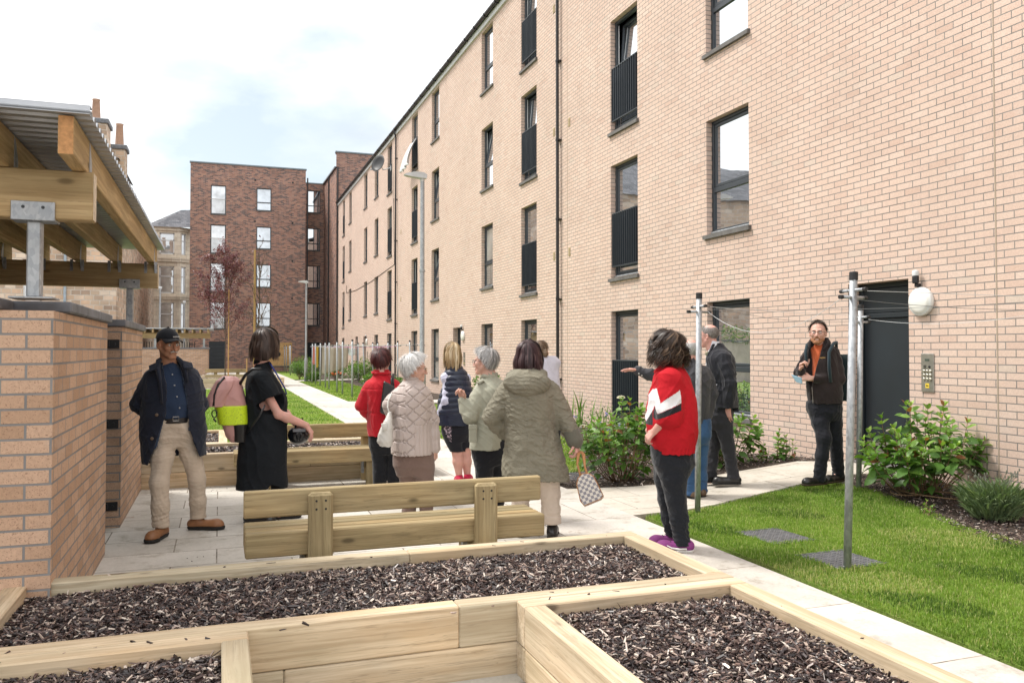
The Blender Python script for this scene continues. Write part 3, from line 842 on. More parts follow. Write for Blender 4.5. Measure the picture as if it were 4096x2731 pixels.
m.quad((5.82, Yd, -.1), (5.82, Yd + 2.5, -.1), (5.82, Yd + 2.5, 14.67), (5.82, Yd, 14.67))
m.quad((-2.02, Yd, 14.67), (5.82, Yd, 14.67), (5.82, Yd + 11, 14.67), (-2.02, Yd + 11, 14.67))
Yr = 64.0
rwin = [(6.2, 7.15, z0, z0 + 1.70) for z0 in (12.0, 9.12, 6.27, 3.42)]
V2, Q = wall_grid(5.83, 7.42, -0.1, 14.2, rwin)
m.add([(u, Yr, v) for u, v in V2], [np.array(Q)])
for (x0, x1, z0, z1) in rwin:
    a = [(x0, Yr, z0), (x1, Yr, z0), (x1, Yr, z1), (x0, Yr, z1)]; b = [(x, Yr + .16, z) for x, _, z in a]
    for i in range(4): m.quad(a[(i + 1) % 4], a[i], b[i], b[(i + 1) % 4])
xs_ = 7.42
m.quad((xs_, Yr, -.1), (xs_, 57.0, -.1), (xs_, 57.0, 14.0), (xs_, Yr, 14.2))
m.quad((xs_, 57.0, -.1), (20, 57.0, -.1), (20, 57.0, 15.1), (xs_, 57.0, 15.1))
m.quad((xs_, 57.0, 15.1), (20, 57, 15.1), (20, 70, 15.1), (xs_, 57.6, 15.1))
m.build('brick_wall', M['brick_dark'], DK)
M['teal_trim'] = plain('coping_trim', (0.16, 0.20, 0.22), 0.4, 0.3)
m = MB(); m.box((-2.08, Yd - .06, 14.67), (5.88, Yd + .3, 14.76)); m.box((5.88, Yr - .06, 14.2), (7.42, Yr + .3, 14.28)); m.box((7.36, 56.94, 15.1), (20, 57.3, 15.19)); m.build('roof_trim', M['teal_trim'], DK)
m = MB(); m.prism([(57.0, 14.0), (57.0, 14.12), (63.9, 14.3), (63.9, 14.2)], xs_ - .12, xs_ + .05, plane='yz'); m.build('side_gutter', M['black'], DK)
for x, y in ((5.95, Yd - .05), (xs_ - .06, 60.6), (xs_ + .1, 56.93)):
    m = MB(); m.tube([(x, y, 14.1), (x, y, 0.0)], 0.05, 8); m.build('downpipe', M['black'], DK)
def dark_window(x0, x1, z0, z1, Y, kind):
    m = MB(); w = .06; m.box((x0, Y + .06, z0), (x0 + w, Y + .12, z1)); m.box((x1 - w, Y + .06, z0), (x1, Y + .12, z1)); m.box((x0, Y + .061, z0), (x1, Y + .119, z0 + w)); m.box((x0, Y + .061, z1 - w), (x1, Y + .119, z1))
    if kind == 'two': m.box((x0, Y + .062, z0 + .55), (x1, Y + .118, z0 + .62))
    if kind == 'grid': m.box((x0 + .45, Y + .062, z0), (x0 + .5, Y + .118, z1)); m.box((x0, Y + .063, z0 + .5), (x1, Y + .117, z0 + .56))
    wd = wsub(m.build('window', M['anthracite'], DK), DK)
    m = MB(); m.quad((x0, Y + .1, z0), (x1, Y + .1, z0), (x1, Y + .1, z1), (x0, Y + .1, z1)); m.build('pane', M['blind'] if kind == 'tall' else (M['glass_sky'] if kind == 'two' else M['glass']), wd)
    m = MB(); m.box((x0 - .03, Y - .04, z0 - .07), (x1 + .03, Y + .1, z0), .005); m.build('sill', M['sill'], wd)
    if kind == 'tall':
        m = MB(); m.box((x0, Y + .02, z0 + 1.05), (x1, Y + .05, z0 + 1.08))
        for i in range(1, 14): m.box((x0 + (x1 - x0) * i / 14 - .006, Y + .03, z0 + .1), (x0 + (x1 - x0) * i / 14 + .006, Y + .042, z0 + 1.05))
        m.build('balcony_railing', M['steel'], wd)
M['blind'] = glass('glass_over_white_blind', (0.44, 0.47, 0.50), 0.10)
M['glass_sky'] = glass('glass_with_sky_tone', (0.26, 0.31, 0.36), 0.22)  # sky reflection put into the pane's pale blue-grey base colour
for x0, x1, z0, z1, kd in dwin: dark_window(x0, x1, z0, z1, Yd, kd)
for x0, x1, z0, z1 in rwin: dark_window(x0, x1, z0, z1, Yr, 'grid')
m = MB(); x0, x1, z0, z1 = louv; m.box((x0, Yd + .05, z0), (x1, Yd + .14, z1))
for i in range(20): m.obox(((x0 + x1) / 2, Yd + .04, z0 + .06 + i * .095), (.5, 0, 0), (0, .03, -.02), (0, .004, .006))
m.build('louvre_door', M['anthracite'], DK)
def osbm():
    t = NT('chipboard'); p = t.obj()
    v = t.n('TexVoronoi', {'Scale': 14.0, 'Vector': t.vmul(p, (1, 1, 2.2))}).outputs['Color']
    f = t.n('SeparateColor', {0: v}).outputs[0]
    t.b(Base_Color=t.ramp(f, [(0, (0.42, 0.24, 0.09)), (1, (0.62, 0.42, 0.20))]), Roughness=.8); return t.m
m = MB(); x0, x1, z0, z1 = osb; m.box((x0, Yd + .02, z0), (x1, Yd + .1, z1)); m.build('board', osbm(), DK)
m = MB(); m.box((x0 - .05, Yd - .05, z0 - .09), (x1 + .05, Yd + .1, z0 - .001), .006); m.build('sill', M['sill'], DK)
m = MB(); m.box((5.98, Yr - .1, 0.0), (7.3, Yr - .04, 2.15)); m.build('back_door', M['slate_door'], DK)
for x in (2.3, 4.9):
    for z in (13.7, 10.75, 8.0, 5.3):
        m = MB(); m.lathe([(.07, 0), (.07, .05)], (x, Yd, z), (0, -1, 0), 10); m.build('flue_vent', M['black'], DK)

# ================================================================ old sandstone tenements behind
TN = wthing('sandstone_tenement', 'old sandstone tenement with a bay window beside the dark brick block', 'building', (-5, 78, 0))
Yt = 78.0
m = MB()
# gable and rear wall of rubble, and a canted bay of dressed stone
m.quad((-8.0, Yt, 0), (-6.0, Yt, 0), (-6.0, Yt, 12.2), (-8.0, Yt, 12.2))
m.quad((-8.0, 62, 0), (-8.0, Yt, 0), (-8.0, Yt, 12.2), (-8.0, 62, 12.2))
m.build('rubble_wall', M['rubble'], TN)
bay = [(-6.0, Yt), (-5.45, Yt - .55), (-3.35, Yt - .55), (-2.75, Yt), (4, Yt)]
m = MB(); bw = []
for z0 in (2.95, 6.3, 9.75):
    pass
segs = list(zip(bay[:-1], bay[1:]))
BW = [(2.75, 5.95), (6.15, 9.1), (9.55, 12.0)]
for (xa, ya), (xb, yb) in segs:
    Ls = math.hypot(xb - xa, yb - ya); d = ((xb - xa) / Ls, (yb - ya) / Ls)
    if xb > 0: hs = []
    elif Ls > 1.5: hs = [(0.45, Ls - 0.45, z0 + .35, z1 - .25) for z0, z1 in BW]
    else: hs = [(0.16, Ls - 0.16, z0 + .35, z1 - .25) for z0, z1 in BW]
    V2, Q = wall_grid(0, Ls, 0, 12.1, hs)
    m.add([(xa + d[0] * u, ya + d[1] * u, v) for u, v in V2], [np.array(Q)])
    for u0, u1, v0, v1 in hs:
        n_ = np.array([-d[1], d[0], 0]) * .18
        P = lambda u, v: np.array([xa + d[0] * u, ya + d[1] * u, v])
        a = [P(u0, v0), P(u1, v0), P(u1, v1), P(u0, v1)]
        for i in range(4): m.quad(a[(i + 1) % 4], a[i], a[i] + n_, a[(i + 1) % 4] + n_)
        f = MB(); 
        for (ua, ub, va, vb) in ((u0, u0 + .1, v0, v1), (u1 - .1, u1, v0, v1), (u0, u1, v0, v0 + .1), (u0, u1, v1 - .1, v1), (u0, u1, (v0 + v1) / 2 - .04 + .3, (v0 + v1) / 2 + .04 + .3)):
            c = (P(ua, va) + P(ub, vb)) / 2 + n_ * .6
            f.obox(c, np.array([d[0], d[1], 0]) * (ub - ua) / 2, n_ * .2, np.array([0, 0, (vb - va) / 2]))
        wd = wsub(f.build('window', M['upvc'], TN), TN)
        f = MB(); f.quad(P(u0, v0) + n_ * .7, P(u1, v0) + n_ * .7, P(u1, v1) + n_ * .7, P(u0, v1) + n_ * .7); f.build('pane', M['glass_curtain'], wd)
m.build('bay_wall', M['ashlar'], TN)
m = MB()
for z in (2.55, 5.95, 9.25, 11.95):
    pl = [(-6.05, Yt - .02), (-5.5, Yt - .68), (-3.3, Yt - .68), (-2.6, Yt - .08), (3.9, Yt - .12), (3.9, Yt + .1), (-6.05, Yt + .1)]
    m.prism(pl, z, z + .22); m.prism([(x * 1.0, y - .06 if y < Yt else y) for x, y in pl], z + .22, z + .32)
m.build('string_course', M['ashlar'], TN)
m = MB()
m.add([(-6.3, Yt - .4, 12.25), (-5.5, Yt - .9, 12.25), (-3.2, Yt - .9, 12.25), (4, Yt - .5, 12.25), (4, Yt + 5, 15.2), (-3.4, Yt + 2.0, 14.2), (-8.2, Yt + 5, 12.25)], [[[0, 1, 5], [1, 2, 5], [0, 5, 6]], [[2, 3, 4, 5]]])
m.build('roof', M['slate'], TN)
# the nearer tenement on the left, seen under and over the bin store roof
T2 = wthing('rubble_tenement', 'rough orange stone tenement back with chimneys behind the near bin store', 'building', (-12, 50, 0))
Y2 = 50.0
hs = [(-12.6, -11.4, 4.6, 6.6), (-9.9, -9.0, 4.2, 6.4), (-9.7, -8.6, 7.7, 9.6), (-12.6, -11.4, 8.0, 10.0), (-15.6, -14.5, 4.6, 6.6), (-15.6, -14.5, 8, 10), (-9.4, -8.2, 2.2, 4.0 - .2)]
m = MB(); V2, Q = wall_grid(-34, -5.4, 0, 12.2, hs); m.add([(u, Y2, v) for u, v in V2], [np.array(Q)])
for (x0, x1, z0, z1) in hs:
    a = [(x0, Y2, z0), (x1, Y2, z0), (x1, Y2, z1), (x0, Y2, z1)]; b = [(x, Y2 + .2, z) for x, _, z in a]
    for i in range(4): m.quad(a[(i + 1) % 4], a[i], b[i], b[(i + 1) % 4])
    f = MB()
    for (xa, xb, za, zb) in ((x0, x0 + .1, z0, z1), (x1 - .1, x1, z0, z1), (x0, x1, z0, z0 + .1), (x0, x1, z1 - .1, z1), (x0, x1, (z0 + z1) / 2 - .05, (z0 + z1) / 2 + .05)): f.box((xa, Y2 + .08, za), (xb, Y2 + .13, zb))
    wd = wsub(f.build('window', M['upvc'], T2), T2)
    f = MB(); f.quad((x0, Y2 + .12, z0), (x1, Y2 + .12, z0), (x1, Y2 + .12, z1), (x0, Y2 + .12, z1)); f.build('pane', M['glass'], wd)
m.quad((-5.4, Y2, 0), (-5.4, Y2 + 28, 0), (-5.4, Y2 + 28, 11.4), (-5.4, Y2, 11.4))
m.quad((-34, Y2 - .1, 7.5), (-34, -30, 7.5), (-34, -30, 0), (-34, Y2 - .1, 0)); m.quad((-34, Y2 + 6, 12.2), (-34, Y2 - .1, 12.2), (-34, Y2 - .1, 0), (-34, Y2 + 6, 0))
m.build('rubble_wall', M['rubble'], T2)
m = MB(); m.quad((-34.2, Y2 - .3, 12.1), (-11.5, Y2 - .3, 12.1), (-11.5, Y2 + 5, 15.75), (-34.2, Y2 + 5, 15.75)); m.add([(-11.5, Y2 - .3, 12.1), (-5.3, Y2 - .3, 12.1), (-11.5, Y2 + 5, 15.75), (-5.3, Y2 + 8, 12.1)], [[[0, 1, 2]], [[1, 3, 2]]]); m.build('roof', M['slate'], T2)
m = MB(); m.tube([(-7.9, Y2 - .08, 12), (-7.9, Y2 - .08, 0)], .07, 8); m.build('downpipe', plain('blue_grey_pipe', (0.35, 0.42, 0.48), .5), T2)
def chimney(x, y, z0, z1, wx, wy, pots):
    m = MB(); m.box((x - wx / 2, y - wy / 2, z0), (x + wx / 2, y + wy / 2, z1))
    st = wsub(m.build('chimney_stack', M['rubble'], T2), T2)
    m = MB(); m.box((x - wx / 2 - .1, y - wy / 2 - .1, z1 + .002), (x + wx / 2 + .1, y + wy / 2 + .1, z1 + .25), .03); m.build('chimney_cap', M['coping'], st)
    for px, h, c in pots:
        m = MB(); m.lathe([(.27, 0), (.23, .12), (.18, h - .1), (.21, h)], (x + px, y, z1 + .25), n=14); m.build('chimney_pot', plain('clay_pot', c, .8) , st, True)
chimney(-6.2, 48.9, 11.0, 13.55, 0.95, 1.6, [(-.15, 1.2, (0.36, 0.22, 0.15))])
chimney(-5.42, 51.0, 11.0, 12.75, 0.72, 1.2, [(.0, 1.3, (0.46, 0.40, 0.33))])
m = MB(); m.tube([(-6.9, 48.9, 12), (-6.9, 48.9, 13.2)], .03, 6); m.tube([(-7.3, 48.9, 13.1), (-6.5, 48.9, 13.2)], .025, 6)
for i in range(5): m.tube([(-7.2 + i * .15, 48.7, 13.11 + i * .02), (-7.2 + i * .15, 49.1, 13.11 + i * .02)], .015, 5)
m.build('aerial', M['galv'], T2)

# rendered garden wall with hedge across the court, which the ground floor windows mirror
GW = wthing('garden_wall', 'pale rendered garden wall on the far left, mirrored in the ground floor windows', 'wall', (-9.6, 25, 0))
m = MB(); m.box((-9.75, 10, 0), (-9.45, 44, 2.0)); m.build('rendered_wall', plain('pale_render', (.50, .47, .41), .9, var=.15, scale=3), GW)
m = MB(); m.box((-9.8, 10, 2.003), (-9.4, 44, 2.08), .01); m.build('coping', M['coping'], GW)
# ================================================================ near bin store
BS = wthing('bin_store', 'near buff brick bin store with timber and corrugated roof at the left edge', 'bin store', (-0.79, 6, 0))
WX = -0.79
m = MB(); m.box((-7.0, 4.69, -0.05), (WX, 4.98, 1.768)); m.box((WX - .29, 4.98, -0.05), (WX, 6.80, 1.768)); m.box((-7, 4.98, -.05), (-6.7, 9.9, 1.768)); m.build('front_wall', M['brick_store'], BS)
m = MB(); m.box((WX - .26, 7.79, -0.05), (WX, 9.76, 1.768)); m.box((-7.0, 9.5, -.05), (WX - .26, 9.76, 1.768)); m.build('rear_wall', M['brick_store'], BS)
m = MB()
x = -6.9
for x0 in np.arange(-7.03, -1.2, 0.6): m.box((x0 + .003, 4.66, 1.772), (min(x0 + .597, WX + .03), 5.01, 1.832), 0.008)
m.box((-1.03 + .003, 4.66, 1.772), (WX + .03, 5.01, 1.832), 0.008) if False else None
m.build('coping', M['coping'], BS)
m = MB()
for y0, y1 in ((5.013, 5.6), (5.606, 6.2), (6.206, 6.83)): m.box((WX - .32, y0, 1.772), (WX + .03, y1, 1.832), 0.008)
m.build('coping', M['coping'], BS)
m = MB()
for y0, y1 in ((7.76, 8.4), (8.406, 9.05), (9.056, 9.79)): m.box((WX - .29, y0, 1.772), (WX + .03, y1, 1.832), 0.008)
for x0 in np.arange(-7, -1.3, .6): m.box((x0, 9.47, 1.772), (x0 + .594, 9.79, 1.832), .008)
m.build('coping', M['coping'], BS)
# gate of black steel slats in the gap
m = MB(); gx = WX - .13
m.box((gx - .02, 6.84, .12), (gx + .02, 6.89, 1.72), .004); m.box((gx - .02, 7.70, .12), (gx + .02, 7.75, 1.72), .004)
for z in (.12, .88, 1.68): m.box((gx - .019, 6.89, z), (gx + .019, 7.70, z + .045), .003)
for y in np.arange(6.93, 7.69, .045): m.box((gx - .008, y, .16), (gx + .008, y + .022, 1.68))
gt = wsub(m.build('gate', M['black'], BS), BS)
for z in (.22, .92, 1.60):
    m = MB(); m.box((gx - .01, 7.75, z), (gx + .035, 7.79, z + .05), .004); m.box((gx - .02, 7.772, z - .015), (gx + .11, 7.7885, z + .06), .003); m.lathe([(.014, 0), (.014, .012)], (gx + .07, 7.772, z + .022), (0, -1, 0), 8); m.build('hinge', M['black'], gt)
m = MB(); m.box((gx + .005, 6.86, .93), (gx + .05, 6.97, 1.12), .005); m.build('lock_box', M['black'], gt)
def roof_post(x, y, z0, z1):
    m = MB(); s = .034
    m.box((x - s, y - s, z0 + .008), (x + s, y + s, z1 - .01), .008)
    m.box((x - .10, y - .10, z0), (x + .10, y + .10, z0 + .010), .002)
    m.box((x - .10, y - .06, z1 - .012), (x + .10, y + .06, z1), .002)
    m.box((x - .10, y - .066, z1 - .012), (x + .10, y - .058, z1 + .085), .002); m.box((x - .10, y + .058, z1 - .012), (x + .10, y + .066, z1 + .085), .002)
    p = wsub(m.build('roof_post', M['galv'], BS), BS)
    for dx in (-.045, .045):
        m = MB(); m.lathe([(.0085, 0), (.0085, .002)], (x + dx, y - .0662, z1 + .055), (0, -1, 0), 10)
        m.build('bolt_hole', M['black'], p)
for x in (-.905, -3.2, -5.6): roof_post(x, 4.84, 1.832, 2.245); roof_post(x, 9.62, 1.832, 2.235)
for y, z in ((4.84, 2.245), (9.62, 2.235)):
    m = MB(); m.box((-7.0, y - .055, z), (-.63, y + .055, z + .255), .006); m.build('roof_beam', M['wood_roof'], BS)
    m = MB(); m.box((-.63, y - .05, z + .005), (-.6285, y + .05, z + .25)); m.build('beam_end', plain('bleached_end', (.62, .52, .40), .8, var=.2, scale=30) if not bpy.data.materials.get('bleached_end') else bpy.data.materials['bleached_end'], BS)
RX = [-.735 - .352 * k for k in range(12)]
for x in RX:
    m = MB(); m.box((x, 4.40, 2.502), (x + .07, 9.95, 2.69), .005)
    r = wsub(m.build('rafter', M['wood_roof'], BS), BS)
    m = MB(); m.box((x + .003, 4.3975, 2.505), (x + .067, 4.4005, 2.687)); m.build('end_grain', M['wood_end'], r)
    for y, zb in ((4.84, 2.5), (9.62, 2.49)):
        for sx in (0, 1):
            m = MB(); xx = x + .0715 if sx else x - .0015; yy = y + .058 if y < 6 else y - .058
            d = 1 if y < 6 else -1
            m.prism([(yy, zb - .09), (yy + d * .075, zb - .04 + .06), (yy + d * .075, zb + .07), (yy + d * .02, zb + .16), (yy - d * .01, zb + .18), (yy - d * .01, zb - .0)], xx - .0012, xx + .0012, plane='yz')
            if d < 0 and True: m.box((x - .03 if not sx else x + .072, y - .0575, zb - .1), (x - .002 if not sx else x + .1, y - .0555, zb + .02))
            m.build('hanger_bracket', M['galv'], r)
# profiled sheet: ribs run across, so the free edge shows the profile
prof = []; y = 4.36; ph = 0
while y < 10.0:
    prof += [(y, 2.694), (y + .05, 2.694), (y + .065, 2.722), (y + .095, 2.722), (y + .11, 2.694)]; y += .11
prof = [p for i, p in enumerate(prof) if i == 0 or p != prof[i - 1]]
pp = []
for p in prof:
    if not pp or abs(p[0] - pp[-1][0]) > 1e-6: pp.append(p)
V = [(-7.0, a, b) for a, b in pp] + [(-.595, a, b) for a, b in pp]
n = len(pp)
ro = mk('roof_sheet', V, [np.array([[i, i + 1, n + i + 1, n + i] for i in range(n - 1)])], M['corr'], BS, off=ROOT_OFF[BS.name])
ro.modifiers.new('gauge', 'SOLIDIFY').thickness = 0.004
m = MB(); m.box((-7.0, 4.345, 2.706), (-.59, 4.350, 2.728)); m.box((-7, 4.345, 2.7285), (-.59, 4.42, 2.732)); m.build('roof_flashing', M['corr'], BS)

# ================================================================ raised planters and benches
def planter_frame(root, x0, y0, x1, y1, top, t=.105, boards=2, bh=.19, skip=''):
    """boards of one box, each board a part"""
    for b in range(boards):
        z1 = top - b * (bh + .003); z0 = z1 - bh
        e = .0015 * (b % 2)
        sp = []
        if 'S' not in skip: sp.append(((x0, y0 + e), (x1, y0 + t)))
        if 'N' not in skip: sp.append(((x0, y1 - t), (x1, y1 - e)))
        if 'W' not in skip: sp.append(((x0 + e, y0 + t + .001), (x0 + t, y1 - t - .001)))
        if 'E' not in skip: sp.append(((x1 - t, y0 + t + .001), (x1 - e, y1 - t - .001)))
        for (a, c), (d, f) in sp:
            segs = [(a, d)]
            if d - a > 2.2 and b == 0: segs = [(a, a + (d - a) * .58), (a + (d - a) * .58 + .002, d)]
            if d - a > 2.2 and b == 1: segs = [(a, a + (d - a) * .36), (a + (d - a) * .36 + .002, d)]
            for s0, s1 in segs:
                m = MB(); m.box((s0, c, z0), (s1, f, z1), .006); m.build('sleeper_board', M['wood_new'], root)
PT = .40
def planter(name, label, loc, dirn, top=PT, beds=True):
    o = wthing(name, label, 'planter', loc, 'raised timber planters')
    return o
P1 = planter('raised_planter', 'nearest raised timber planter with three bark filled beds in the foreground', (0.76, 4.2, 0.06), 1)
planter_frame(P1, -1.0, 3.665, 2.52, 4.81, PT)
planter_frame(P1, -2.4, 1.2, 0.12, 3.662, PT - .002)
planter_frame(P1, 1.32, 1.0, 2.52, 3.662, PT - .001)
P2 = planter('raised_planter', 'raised timber planter behind the man in the cap and the second bench', (0.76, 11, 0.06), -1)
planter_frame(P2, -1.0, 9.78, 2.44, 10.92, .42)
planter_frame(P2, -1.0, 10.923, 0.10, 12.7, .419)
planter_frame(P2, 1.30, 10.923, 2.44, 12.7, .418)
P3 = planter('raised_planter', 'far timber planter across the lawn in front of the small trees', (0.5, 35.5, 0.06), 1)
planter_frame(P3, -1.8, 35.0, 2.50, 36.3, .44)
P4 = planter('raised_planter', 'farthest timber planter behind the small far bench', (0.5, 40, 0.06), 1)
planter_frame(P4, -1.8, 39.4, 2.45, 40.4, .44)

def bench(label, flip, y0, z0=.055, x0=.15, x1=2.06, group='slatted timber benches'):
    o = wthing('timber_bench', label, 'bench', ((x0 + x1) / 2, y0, z0), group)
    Y = (lambda d: y0 + d) if not flip else (lambda d: y0 - d)
    def bx(name, xa, xb, da, db, za, zb, par=o, bev=.008, mat='wood_bench'):
        m = MB(); m.box((xa, min(Y(da), Y(db)), z0 + za), (xb, max(Y(da), Y(db)), z0 + zb), bev); return wsub(m.build(name, M[mat], par), o)
    for i in range(4): bx('seat_slat', x0, x1, .08 + i * .0985, .08 + i * .0985 + .085, .275, .42)
    bx('backrest', x0 - .01, x1 - .03, .075, .125, .515, .675)
    for xa in (x0 + .36, x1 - .50):
        p = bx('back_post', xa, xa + .145, .002, .072, 0, .655, bev=.016)
        for dx in (.045, .1):
            for dz in (.56, .61):
                m = MB(); m.lathe([(.007, 0), (.006, .0015)], (xa + dx, Y(.0015), z0 + dz), (0, -1 if not flip else 1, 0), 8); m.build('screw_hole', M['black'], p)
        bx('front_leg', xa, xa + .145, .36, .43, 0, .272)
        bx('cross_bearer', xa + .02, xa + .125, .10, .355, .16, .272)
        m = MB(); m.box((xa - .03, Y(.24) - .03, z0 + .12), (xa - .001, Y(.24) + .03, z0 + .27), .003); m.build('angle_bracket', M['galv'], o)
    return o
B1 = bench('nearest timber bench, seen from behind against the foreground planter', False, 5.08)
B2 = bench('timber bench facing the camera, in front of the planter behind the woman in black', True, 9.715)
B3 = bench('small far timber bench across the lawn beneath the purple tree', True, 39.3, x0=-.6, x1=1.2)

# ---------------------------------------------------------------- bark mulch: every chip is a solid sliver
def tint_mat(name, stops, rough=.7, spec=.4, bump=0.0):
    t = NT(name); a = t.attr('tint').outputs['Fac']
    c = t.ramp(a, stops)
    c = t.mix(1.0, c, t.ramp(t.noise(t.obj(), 160, 3, .7), [(.3, (.75, .75, .75)), (.7, (1.2, 1.2, 1.2))]), 'MULTIPLY')
    t.b(Base_Color=c, Roughness=rough, Specular_IOR_Level=spec)
    return t.m
M['chip'] = tint_mat('bark_chips', [(0.0, (0.012, 0.008, 0.009)), (0.45, (0.032, 0.019, 0.019)), (0.68, (0.085, 0.050, 0.044)), (0.81, (0.19, 0.122, 0.10)), (0.91, (0.43, 0.335, 0.275)), (1.0, (0.68, 0.60, 0.52))], .42, .6)
def chips(name, label, boxes, z, n, smin=.012, smax=.055, wmin=.004, wmax=.014, mound=.03, polyf=None, zf=None):
    A = np.array([(b[2] - b[0]) * (b[3] - b[1]) for b in boxes]); w = rng.choice(len(boxes), n, p=A / A.sum())
    B = np.array(boxes)[w]
    x = B[:, 0] + (B[:, 2] - B[:, 0]) * rng.random(n); y = B[:, 1] + (B[:, 3] - B[:, 1]) * rng.random(n)
    if polyf is not None:
        k = np.array([inside(polyf, a, b) for a, b in zip(x, y)]); x, y, B = x[k], y[k], B[k]; n = len(x)
    hz = mound * (0.5 + 0.5 * np.sin(x * 5.1 + y * 3.3) * np.sin(y * 6.7 - x * 2.1))
    edge = np.minimum.reduce([x - B[:, 0], B[:, 2] - x, y - B[:, 1], B[:, 3] - y])
    zz = z + hz * np.clip(edge / .15, .3, 1) + rng.random(n) * (.024 if mound else .008)
    if zf is not None: zz = zz + np.array([zf(a, b) for a, b in zip(x, y)])
    L_ = smin + (smax - smin) * rng.random(n) ** 2.2; Wd = np.minimum(wmin + (wmax - wmin) * rng.random(n) ** 1.5, L_ * .8); T = .001 + .003 * rng.random(n)
    yaw = rng.random(n) * 6.283; pit = rng.normal(0, .33, n); rol = rng.normal(0, .45, n)
    ux = np.stack([np.cos(yaw) * np.cos(pit), np.sin(yaw) * np.cos(pit), np.sin(pit)], 1)
    sd = np.stack([-np.sin(yaw), np.cos(yaw), np.zeros(n)], 1)
    up = np.cross(ux, sd); cs, sn = np.cos(rol)[:, None], np.sin(rol)[:, None]
    uy = sd * cs + up * sn; uz = up * cs - sd * sn
    c = np.stack([x, y, zz], 1)
    S = np.array([[-1, -.6, -1], [1, -.9, -1], [.85, .9, -1], [-.8, 1, -1], [-1, -.6, 1], [1, -.9, 1], [.85, .9, 1], [-.8, 1, 1]], float)
    J = 1 + rng.normal(0, .22, (n, 8, 2))
    V = c[:, None] + ux[:, None] * (S[None, :, 0] * J[..., 0] * L_[:, None] / 2)[..., None] + uy[:, None] * (S[None, :, 1] * J[..., 1] * Wd[:, None] / 2)[..., None] + uz[:, None] * (S[None, :, 2] * T[:, None])[..., None]
    F = np.array([[0, 3, 2, 1], [4, 5, 6, 7], [0, 1, 5, 4], [1, 2, 6, 5], [2, 3, 7, 6], [3, 0, 4, 7]])
    Q = (F[None] + (np.arange(n) * 8)[:, None, None]).reshape(-1, 4)
    tn = np.clip(rng.random(n) ** .95, 0, 1)
    return tag(mk(name, V.reshape(-1, 3), [Q], M['chip'], col=np.repeat(tn, 8)), label, 'bark mulch', kind='stuff')
def bed_base(poly_boxes, z):
    m = MB()
    for b in poly_boxes: m.box((b[0], b[1], .02), (b[2], b[3], z))
    tag(m.build('planter_soil', M['soil']), kind='structure')
nb = [(-.893, 3.772, 2.413, 4.703), (-2.0, 1.6, .013, 3.555), (1.427, 1.6, 2.413, 3.555)]
bed_base(nb, PT - .075)
chips('bark_mulch', 'dark bark chips filling the beds of the nearest planter', nb, PT - .078, 80000, smin=.010, smax=.058, wmin=.003, wmax=.0125)
nb2 = [(-.893, 9.887, 2.333, 10.813), (-.893, 11.03, -.007, 12.593), (1.407, 11.03, 2.333, 12.593)]
chips('loose_bark', 'loose bark chips and crumbs lying on the rails of the nearest planter', [(-.95, 4.71, 2.45, 4.80), (-1.9, 3.57, 2.45, 3.76), (2.42, 1.6, 2.51, 4.7)], PT - .006, 46, .012, .05, .003, .012, 0)
chips('loose_bark', 'brown crumbs of soil and bark on the flagstones before the man in the cap', [(-.22, 5.6, -.08, 6.6), (-.7, 9.45, .2, 9.75)], .052, 150, .006, .03, .004, .014, 0)
bed_base(nb2, .42 - .06)
chips('bark_mulch', 'dark bark chips in the planter behind the second bench', nb2, .42 - .06, 12000, .02, .06, .006, .018)
nb3 = [(-1.69, 35.11, 2.39, 36.19), (-1.69, 39.51, 2.34, 40.29)]
bed_base(nb3, .40)
chips('bark_mulch', 'dark bark chips in the far planters across the lawn', nb3, .40, 4000, .03, .08, .01, .03)
chips('bark_mulch', 'bark chips and litter on the bed by the near brick wall', [(5.7, 3.0, 7.24, 7.3)], .038, 9000, .012, .05, .003, .01, .02, polyf=BED, zf=rise)
chips('bark_mulch', 'bark chips and litter on the border under the ground floor windows', [(3.6, 8.22, 7.24, 13.0)], .042, 9000, .012, .05, .003, .012, .02, polyf=BORDER, zf=rise)

# ================================================================ galvanised drying poles and lines
def pole(x, y, h, lean=(0, 0), label='', group='galvanised drying poles', r=.027, z0=.04, rot=0.0):
    o = wthing('drying_pole', label, 'drying pole', (x, y, z0), group)
    t = np.array([x + lean[0], y + lean[1], z0 + h]); b = np.array([x, y, z0 - .05])
    m = MB(); m.tube([b, (b + t) / 2, t], r, 14); m.build('pole_shaft', M['galv'], o, True)
    d = (t - b) / np.linalg.norm(t - b)
    m = MB(); m.lathe([(r + .003, -.002), (r + .003, .05), (r, .056)], t - d * .045, d, 14); m.build('pole_cap', M['cap_rubber'], o)
    for k, (a, zz) in enumerate(((rot + .15, -.17), (rot + 1.5, -.12))):
        c = t + d * zz; u = np.array([math.cos(a), math.sin(a), 0]) * .125
        m = MB(); m.tube([c - u, c + u], .012, 10); cb = wsub(m.build('cross_bar', M['galv'], o, True), o)
        for s in (-1, 1):
            m = MB(); m.lathe([(.0145, 0), (.0145, .03)], c + s * u * .86, s * u, 10); m.build('bar_cap', M['cap_rubber'], cb)
    return t
tops = {}
tops['a'] = pole(4.11, 4.65, 2.07, (.10, .02), 'nearest drying pole, standing on the lawn in front of the open doorway')
tops['b'] = pole(4.23, 6.74, 2.06, (.03, 0), 'drying pole at the lawn corner, beside the woman in the red jacket')
tops['c'] = pole(6.23, 6.87, 1.93, (.05, 0), 'drying pole standing at the edge of the bed beside the open doorway', z0=.1)
tops['d'] = pole(6.30, 4.55, 2.05, (.02, 0), 'drying pole on the lawn near the right edge, before the lavender')
row4 = [26.53, 28.75, 30.14, 32.44, 33.59, 35.45, 37.16, 38.65]
